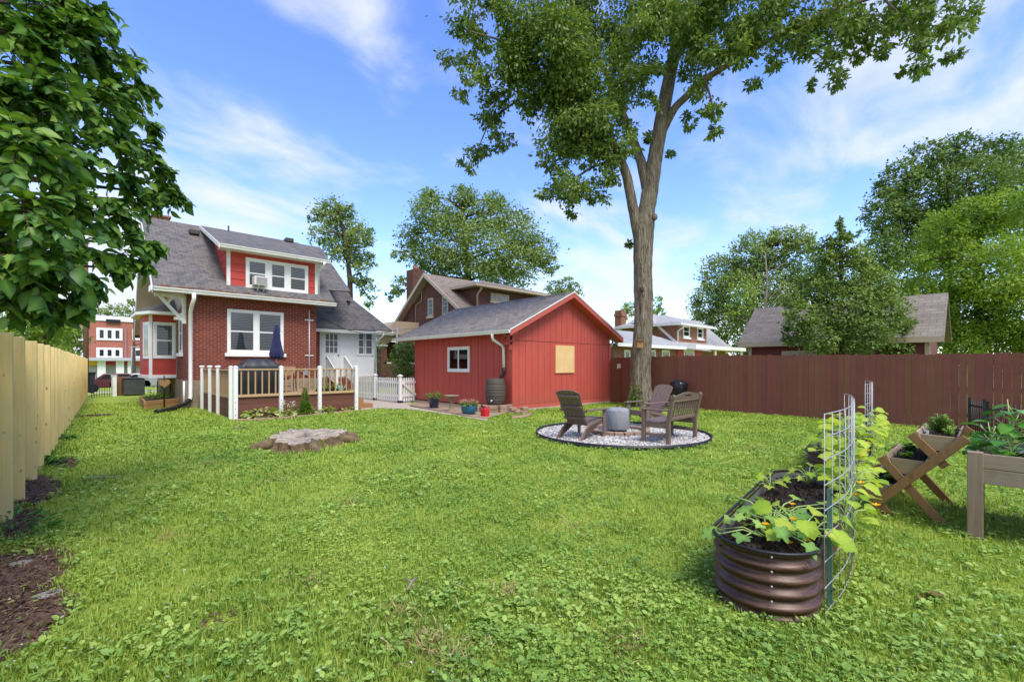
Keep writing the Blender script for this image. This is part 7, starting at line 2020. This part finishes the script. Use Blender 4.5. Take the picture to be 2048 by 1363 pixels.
tw = MB(); bm_ = MB(); P_, D_, N_, S_, TT = [], [], [], [], []
for (u, v, r, Y) in nblobs:
    c = AT(u, v, Y); R_ = r*Y/F
    st = t0+Vector((0, 0, min(5.5, max(1.4, c.z-.5-.25*(c-t0).length)))); mid = st.lerp(c, .55)+Vector((0, 0, .18*(c-st).length))
    bm_.tube([st, mid, c], [.035, .020, .009], 6)
    ntw = max(11, int(21*(R_/.25)**2))
    for k in range(min(ntw, 52)):
        dv = Vector((rn.gauss(0, 1), rn.gauss(0, 1), rn.gauss(0, 1))).normalized()*R_*rn.uniform(.35, 1.0)
        s0 = c+dv*.25; tip = c+dv*1.02+Vector((.05, -.02, -.09)); out = (tip-s0); L_ = out.length; out.normalize()
        tw.tube([s0, s0.lerp(tip, .5)+Vector((0, 0, .03)), tip], [.005, .004, .002], 4, False)
        nl = max(7, min(14, int(L_/.026)))
        for j in range(nl):
            f_ = (j+.6)/nl; p = s0.lerp(tip, f_)+Vector((0, 0, .03*math.sin(math.pi*f_)))
            side = out.cross(Vector((0, 0, 1))); side = side.normalized() if side.length > .05 else Vector((1, 0, 0))
            dl = out*.55+side*(1 if j % 2 else -1)*rn.uniform(.5, 1.0)+Vector((0, 0, rn.uniform(-.9, .25)))+Vector((rn.gauss(0, .2), rn.gauss(0, .2), 0))
            P_.append(tuple(p)); D_.append(tuple(dl)); N_.append((rn.gauss(.1, .6), rn.gauss(-.35, .65), rn.choice((.5, 1.0, 1.3)))); S_.append(rn.choice((rn.uniform(.05, .085), rn.uniform(.075, .115), rn.uniform(.075, .115), rn.uniform(.11, .15)))); TT.append(min(1, max(0, rn.gauss(.45, .22))))
bm_.build('branches', M_bark_dk, lt); tw.build('twigs', M_bark_dk, lt)
leaf_mesh('crown', [(np.array(P_), np.array(D_), np.array(N_), np.array(S_), np.array(TT), T_LEAF, 1.0)], L_near, lt)
# no second tree is built behind the camera
# ---------------------------------------------------------------- lawn growth: blades, clover, broad weeds
def keep_mask(x, y):
    k = (x > .0375*(y-6.5)-.56) & (x < 15.0+.08*(y-2)) & (y < 30)
    k &= ~((x > DX0-.1) & (x < DX1+.1) & (y > DYF2-.2) & (y < 20))
    k &= ~((x > HXL-.1) & (x < 12) & (y > HYB-.1))
    k &= ~((x > GX0-.3) & (x < GX1+.1) & (y > GY0-.05) & (y < GY1+.2))
    k &= ((x-PC.x)**2+(y-PC.y)**2) > (PR+.03)**2
    # path and pea gravel: polygon test
    poly = [(p.x, p.y) for p in pth]+[(G(722, 821).x, G(722, 821).y), (inn[0].x, inn[0].y), (DX1, 19), (12, 19.5), (12, GY0), (GX0, GY0)]+[(bedl[-1].x, bedl[-1].y)]
    inside = np.zeros(len(x), bool); j = len(poly)-1
    for i in range(len(poly)):
        xi, yi = poly[i]; xj, yj = poly[j]
        c = ((yi > y) != (yj > y)) & (x < (xj-xi)*(y-yi)/((yj-yi) if abs(yj-yi) > 1e-9 else 1e-9)+xi); inside ^= c; j = i
    k &= ~inside
    pb = [(p.x, p.y) for p in e_]+[(DX1, DYF2), (DX0, DYF2)]
    inside = np.zeros(len(x), bool); j = len(pb)-1
    for i in range(len(pb)):
        xi, yi = pb[i]; xj, yj = pb[j]
        c = ((yi > y) != (yj > y)) & (x < (xj-xi)*(y-yi)/((yj-yi) if abs(yj-yi) > 1e-9 else 1e-9)+xi); inside ^= c; j = i
    k &= ~inside
    k &= ~(((x-sc_.x)/.78)**2+((y-sc_.y)/.64)**2 < 1)
    for (c0, c1) in (((3.2, 1.0), (5.12, 1.24)), ((6.87, 1.36), (8.75, 1.6))):
        dx, dy = c1[0]-c0[0], c1[1]-c0[1]; t_ = np.clip(((x-c0[0])*dx+(y-c0[1])*dy)/(dx*dx+dy*dy), 0, 1)
        k &= (x-c0[0]-t_*dx)**2+(y-c0[1]-t_*dy)**2 > .30**2
    return k
def vnoise(x, y, s, seed):
    """smooth value noise, so growth comes in patches"""
    g = np.random.default_rng(seed).uniform(0, 1, (64, 64)); X, Y_ = x*s+17.3, y*s+9.1
    i, j = np.floor(X).astype(int), np.floor(Y_).astype(int); f, h = X-i, Y_-j; f = f*f*(3-2*f); h = h*h*(3-2*h)
    a, b_, c, d = g[i % 64, j % 64], g[(i+1) % 64, j % 64], g[i % 64, (j+1) % 64], g[(i+1) % 64, (j+1) % 64]
    return (a*(1-f)+b_*f)*(1-h)+(c*(1-f)+d*f)*h
DIRT = [(-.36, 4.65, .29, .85), (-.28, 4.0, .24, .5), (-.34, 7.9, .19, .85), (-.36, 6.3, .14, .5), (.45, 18.4, .5, .33), (-.1, 9.8, .14, .4), (.6, 3.1, .12, .12)]
def bare(x, y):
    v = np.zeros(len(x))
    for (cx, cy, rx, ry) in DIRT: v = np.maximum(v, 1.25-(((x-cx)/rx)**2+((y-cy)/ry)**2))
    v += (vnoise(x, y, 5, 3)-.5)*.9
    return v
def scatter(n, r0, r1, pw=0.0):
    """points on the lawn, thinning out with distance from the place the photo is taken from"""
    u_ = RNG.uniform(0, 1, n); r = r0*(r1/r0)**u_ if pw == 0 else (r0**pw+(r1**pw-r0**pw)*u_)**(1/pw)
    a = RNG.uniform(-1.08, 1.08, n)+math.radians(90)-YAW
    x, y = r*np.cos(a), r*np.sin(a); k = keep_mask(x, y); return x[k], y[k], r[k]
def growth(kind, n, r0, r1, m, label=None):
    x, y, r = scatter(n, r0, r1, .35)
    bv = bare(x, y); k = RNG.uniform(0, 1, len(x)) > np.clip(bv*1.6, 0, .97)
    pn = vnoise(x, y, 1.1, 5)*.6+vnoise(x, y, 3.1, 6)*.4
    if kind == 'clover': k &= RNG.uniform(0, 1, len(x)) < np.clip((pn-.30)*3.2, .05, 1)
    if kind == 'weed': k &= RNG.uniform(0, 1, len(x)) < np.clip((vnoise(x, y, .9, 8)*.65+vnoise(x, y, 4, 9)*.35-.36)*3.6, .04, 1)
    x, y, r = x[k], y[k], r[k]; n = len(x)
    big = np.clip(r/4.5, 1, 3.2)
    z0 = np.zeros(n)
    if kind == 'grass':
        h = RNG.uniform(.022, .066, n)*(.75+.6*vnoise(x, y, 2.2, 12))*np.clip(r/6, 1, 1.25); wd = RNG.uniform(.0022, .0042, n)*big
        a = RNG.uniform(0, 6.283, n); ln = RNG.uniform(.15, .95, n); ca, sa = np.cos(a), np.sin(a)
        b0 = np.stack([x-sa*wd, y+ca*wd, z0], 1); b1 = np.stack([x+sa*wd, y-ca*wd, z0], 1)
        mx, my = x+ca*h*ln*.35, y+sa*h*ln*.35
        m0 = np.stack([mx-sa*wd*.8, my+ca*wd*.8, h*.62], 1); m1 = np.stack([mx+sa*wd*.8, my-ca*wd*.8, h*.62], 1)
        tp = np.stack([x+ca*h*ln, y+sa*h*ln, h*(1-.25*ln)], 1)
        V = np.stack([b0, b1, m1, m0, tp], 1).reshape(-1, 3); i = np.arange(n)[:, None]*5
        Fq = np.concatenate([i+[0, 1, 2], i+[0, 2, 3], i+[3, 2, 4]])
        o = np_mesh('grass', V, Fq, m, None, np.repeat(np.clip(RNG.normal(.48, .24, n), 0, 1), 5))
    elif kind == 'clover':
        P_, D_, N_, S_, T_ = [], [], [], [], []
        hh = RNG.uniform(.022, .055, n); a0 = RNG.uniform(0, 6.283, n); tint = np.clip(RNG.normal(.48, .22, n), 0, 1); sz = RNG.uniform(.009, .017, n)*big**.95
        tilt = RNG.normal(size=(n, 3))*.28
        for j in range(3):
            a = a0+j*2.094; P_.append(np.stack([x, y, hh], 1)); D_.append(np.stack([np.cos(a), np.sin(a), RNG.uniform(-.05, .3, n)], 1)); N_.append(np.tile([0, 0, 1.], (n, 1))+tilt); S_.append(sz); T_.append(tint)
        TQ = (np.array([[0, 0, 0], [.55, .46, .05], [1.05, .22, .0], [1.05, -.22, .0], [.55, -.46, .05]]), None)
        V, _, kk = leafcloud(np.concatenate(P_), np.concatenate(D_), np.concatenate(N_), np.concatenate(S_), (TQ[0], np.array([[0, 1, 2, 3]])))
        nn_ = 3*n; i = np.arange(nn_)[:, None]*5; Fq = np.concatenate([i+[0, 1, 2], i+[0, 2, 3], i+[0, 3, 4]])
        o = np_mesh('clover', V, Fq, m, None, np.repeat(np.concatenate(T_), 5))
    elif kind == 'weed':
        P_, D_, N_, S_, T_ = [], [], [], [], []
        tint = np.clip(RNG.normal(.48, .24, n), 0, 1); sz = RNG.uniform(.020, .046, n)*big**.5
        for j in range(4):
            a = RNG.uniform(0, 6.283, n); rr = RNG.uniform(.0, .018, n)
            P_.append(np.stack([x+rr*np.cos(a), y+rr*np.sin(a), RNG.uniform(.012, .05, n)], 1)); D_.append(np.stack([np.cos(a), np.sin(a), RNG.uniform(.0, .75, n)], 1)); N_.append(np.tile([0, 0, 1.], (n, 1))+RNG.normal(size=(n, 3))*.32); S_.append(sz*RNG.uniform(.6, 1.15, n)); T_.append(np.clip(tint+RNG.normal(size=n)*.1, 0, 1))
        o = leaf_mesh('broad_weeds', [(np.concatenate(P_), np.concatenate(D_), np.concatenate(N_), np.concatenate(S_), np.concatenate(T_), T_FOLD, 1.25)], m)
    return tag(o, kind='stuff')
growth('grass', 330000, 1.7, 24, L_grass)
growth('clover', 74000, 1.7, 17, L_clover)
growth('weed', 19000, 1.7, 12, L_weed)
# dry straw-coloured tufts
P_, D_, S_ = [], [], []
for (u, v, r_, n_) in ((850, 1290, .16, 260), (905, 1320, .2, 240), (1010, 1190, .22, 160), (700, 1010, .3, 150), (560, 960, .35, 130), (800, 1230, .2, 140), (1150, 1060, .35, 120), (330, 1080, .3, 110), (1190, 970, .5, 160), (950, 930, .5, 160), (420, 930, .4, 130), (1500, 900, .5, 120), (620, 1170, .25, 110), (1250, 1300, .2, 150)):
    c = G(u, v); a = RNG.uniform(0, 6.283, n_); rr = np.abs(RNG.normal(size=n_))*r_*.7
    P_.append(np.stack([c.x+rr*np.cos(a), c.y+rr*np.sin(a), RNG.uniform(.005, .03, n_)], 1)); D_.append(np.concatenate([unit(n_)[:, :2], RNG.uniform(.1, .9, (n_, 1))], 1)); S_.append(RNG.uniform(.04, .10, n_))
P_ = np.concatenate(P_); n = len(P_)
o = leaf_mesh('dry_grass', [(P_, np.concatenate(D_), unit(n), np.concatenate(S_), RNG.uniform(.2, 1, n), T_QUAD, .11)], leafmat('dry_straw', (.22, .15, .06), (.40, .31, .13), (.55, .47, .24), .25, .7)); tag(o, kind='stuff')
# white clover heads
x, y, r = scatter(1000, 1.8, 11, .5); k = vnoise(x, y, .8, 31) > .42; x, y, r = x[k], y[k], r[k]; n = len(x)
P_ = np.repeat(np.stack([x, y, RNG.uniform(.05, .085, n)], 1), 5, 0); d = unit(n*5); d[:, 2] = abs(d[:, 2])
o = leaf_mesh('clover_flowers', [(P_, d, unit(n*5), np.repeat(RNG.uniform(.006, .010, n), 5), RNG.uniform(0, 1, n*5), T_QUAD, 1.2)], L_white); tag(o, kind='stuff')
M_slab = paint('grey_slab', (.24, .22, .20), .9, .2, 9, (.12, .08, .06), .7, bump=.5, dirt_scale=12)
# bare mulchy earth at the foot of the pine fence
for i, (cx, cy, rx, ry) in enumerate(DIRT[:6]):
    b = MB(); n = 40; pts = []
    for k in range(n):
        a = 2*math.pi*k/n; w_ = 1+.16*math.sin(3*a+i)+.10*math.sin(7*a+2*i)+.06*math.sin(13*a); pts.append((cx+rx*1.12*w_*math.cos(a), cy+ry*1.12*w_*math.sin(a), .006+.0012*i))
    b.poly(pts); tag(b.build('bare_earth', M_mulch), kind='structure')
n = 5200; P_ = []
for i, (cx, cy, rx, ry) in enumerate(DIRT):
    m_ = int(n*rx*ry/1.1); a = RNG.uniform(0, 6.283, m_); rr = np.sqrt(RNG.uniform(0, 1.15, m_)); P_.append(np.stack([cx+rx*rr*np.cos(a), cy+ry*rr*np.sin(a), np.full(m_, .012)+RNG.uniform(0, .012, m_)], 1))
P_ = np.concatenate(P_); n = len(P_); d = unit(n)*[1, 1, .25]; nr = np.tile([0, 0, 1.], (n, 1))+RNG.normal(size=(n, 3))*.5
o = leaf_mesh('mulch_chips', [(P_, d, nr, RNG.uniform(.015, .065, n), RNG.uniform(0, 1, n), T_QUAD, .35)], leafmat('wood_chips', (.035, .02, .013), (.12, .07, .045), (.27, .19, .14), 0, .9)); tag(o, kind='stuff')
for (u, v, s, lab) in ((95, 1192, .085, 'flat grey stone half buried low in the bare earth patch'), (42, 1128, .075, 'angular grey stone at the top of the bare earth patch')):
    p = G(u, v); b = MB(); n = 9; rn = random.Random(u)
    rr = [rn.uniform(.65, 1) for _ in range(n)]; pts = [(p.x+s*rr[k]*math.cos(6.283*k/n), p.y+s*.7*rr[k]*math.sin(6.283*k/n), .0) for k in range(n)]; b.prism(pts, (0, 0, .022)); tag(b.build('flat_stone', M_slab, bevel=.006), lab, 'stone')
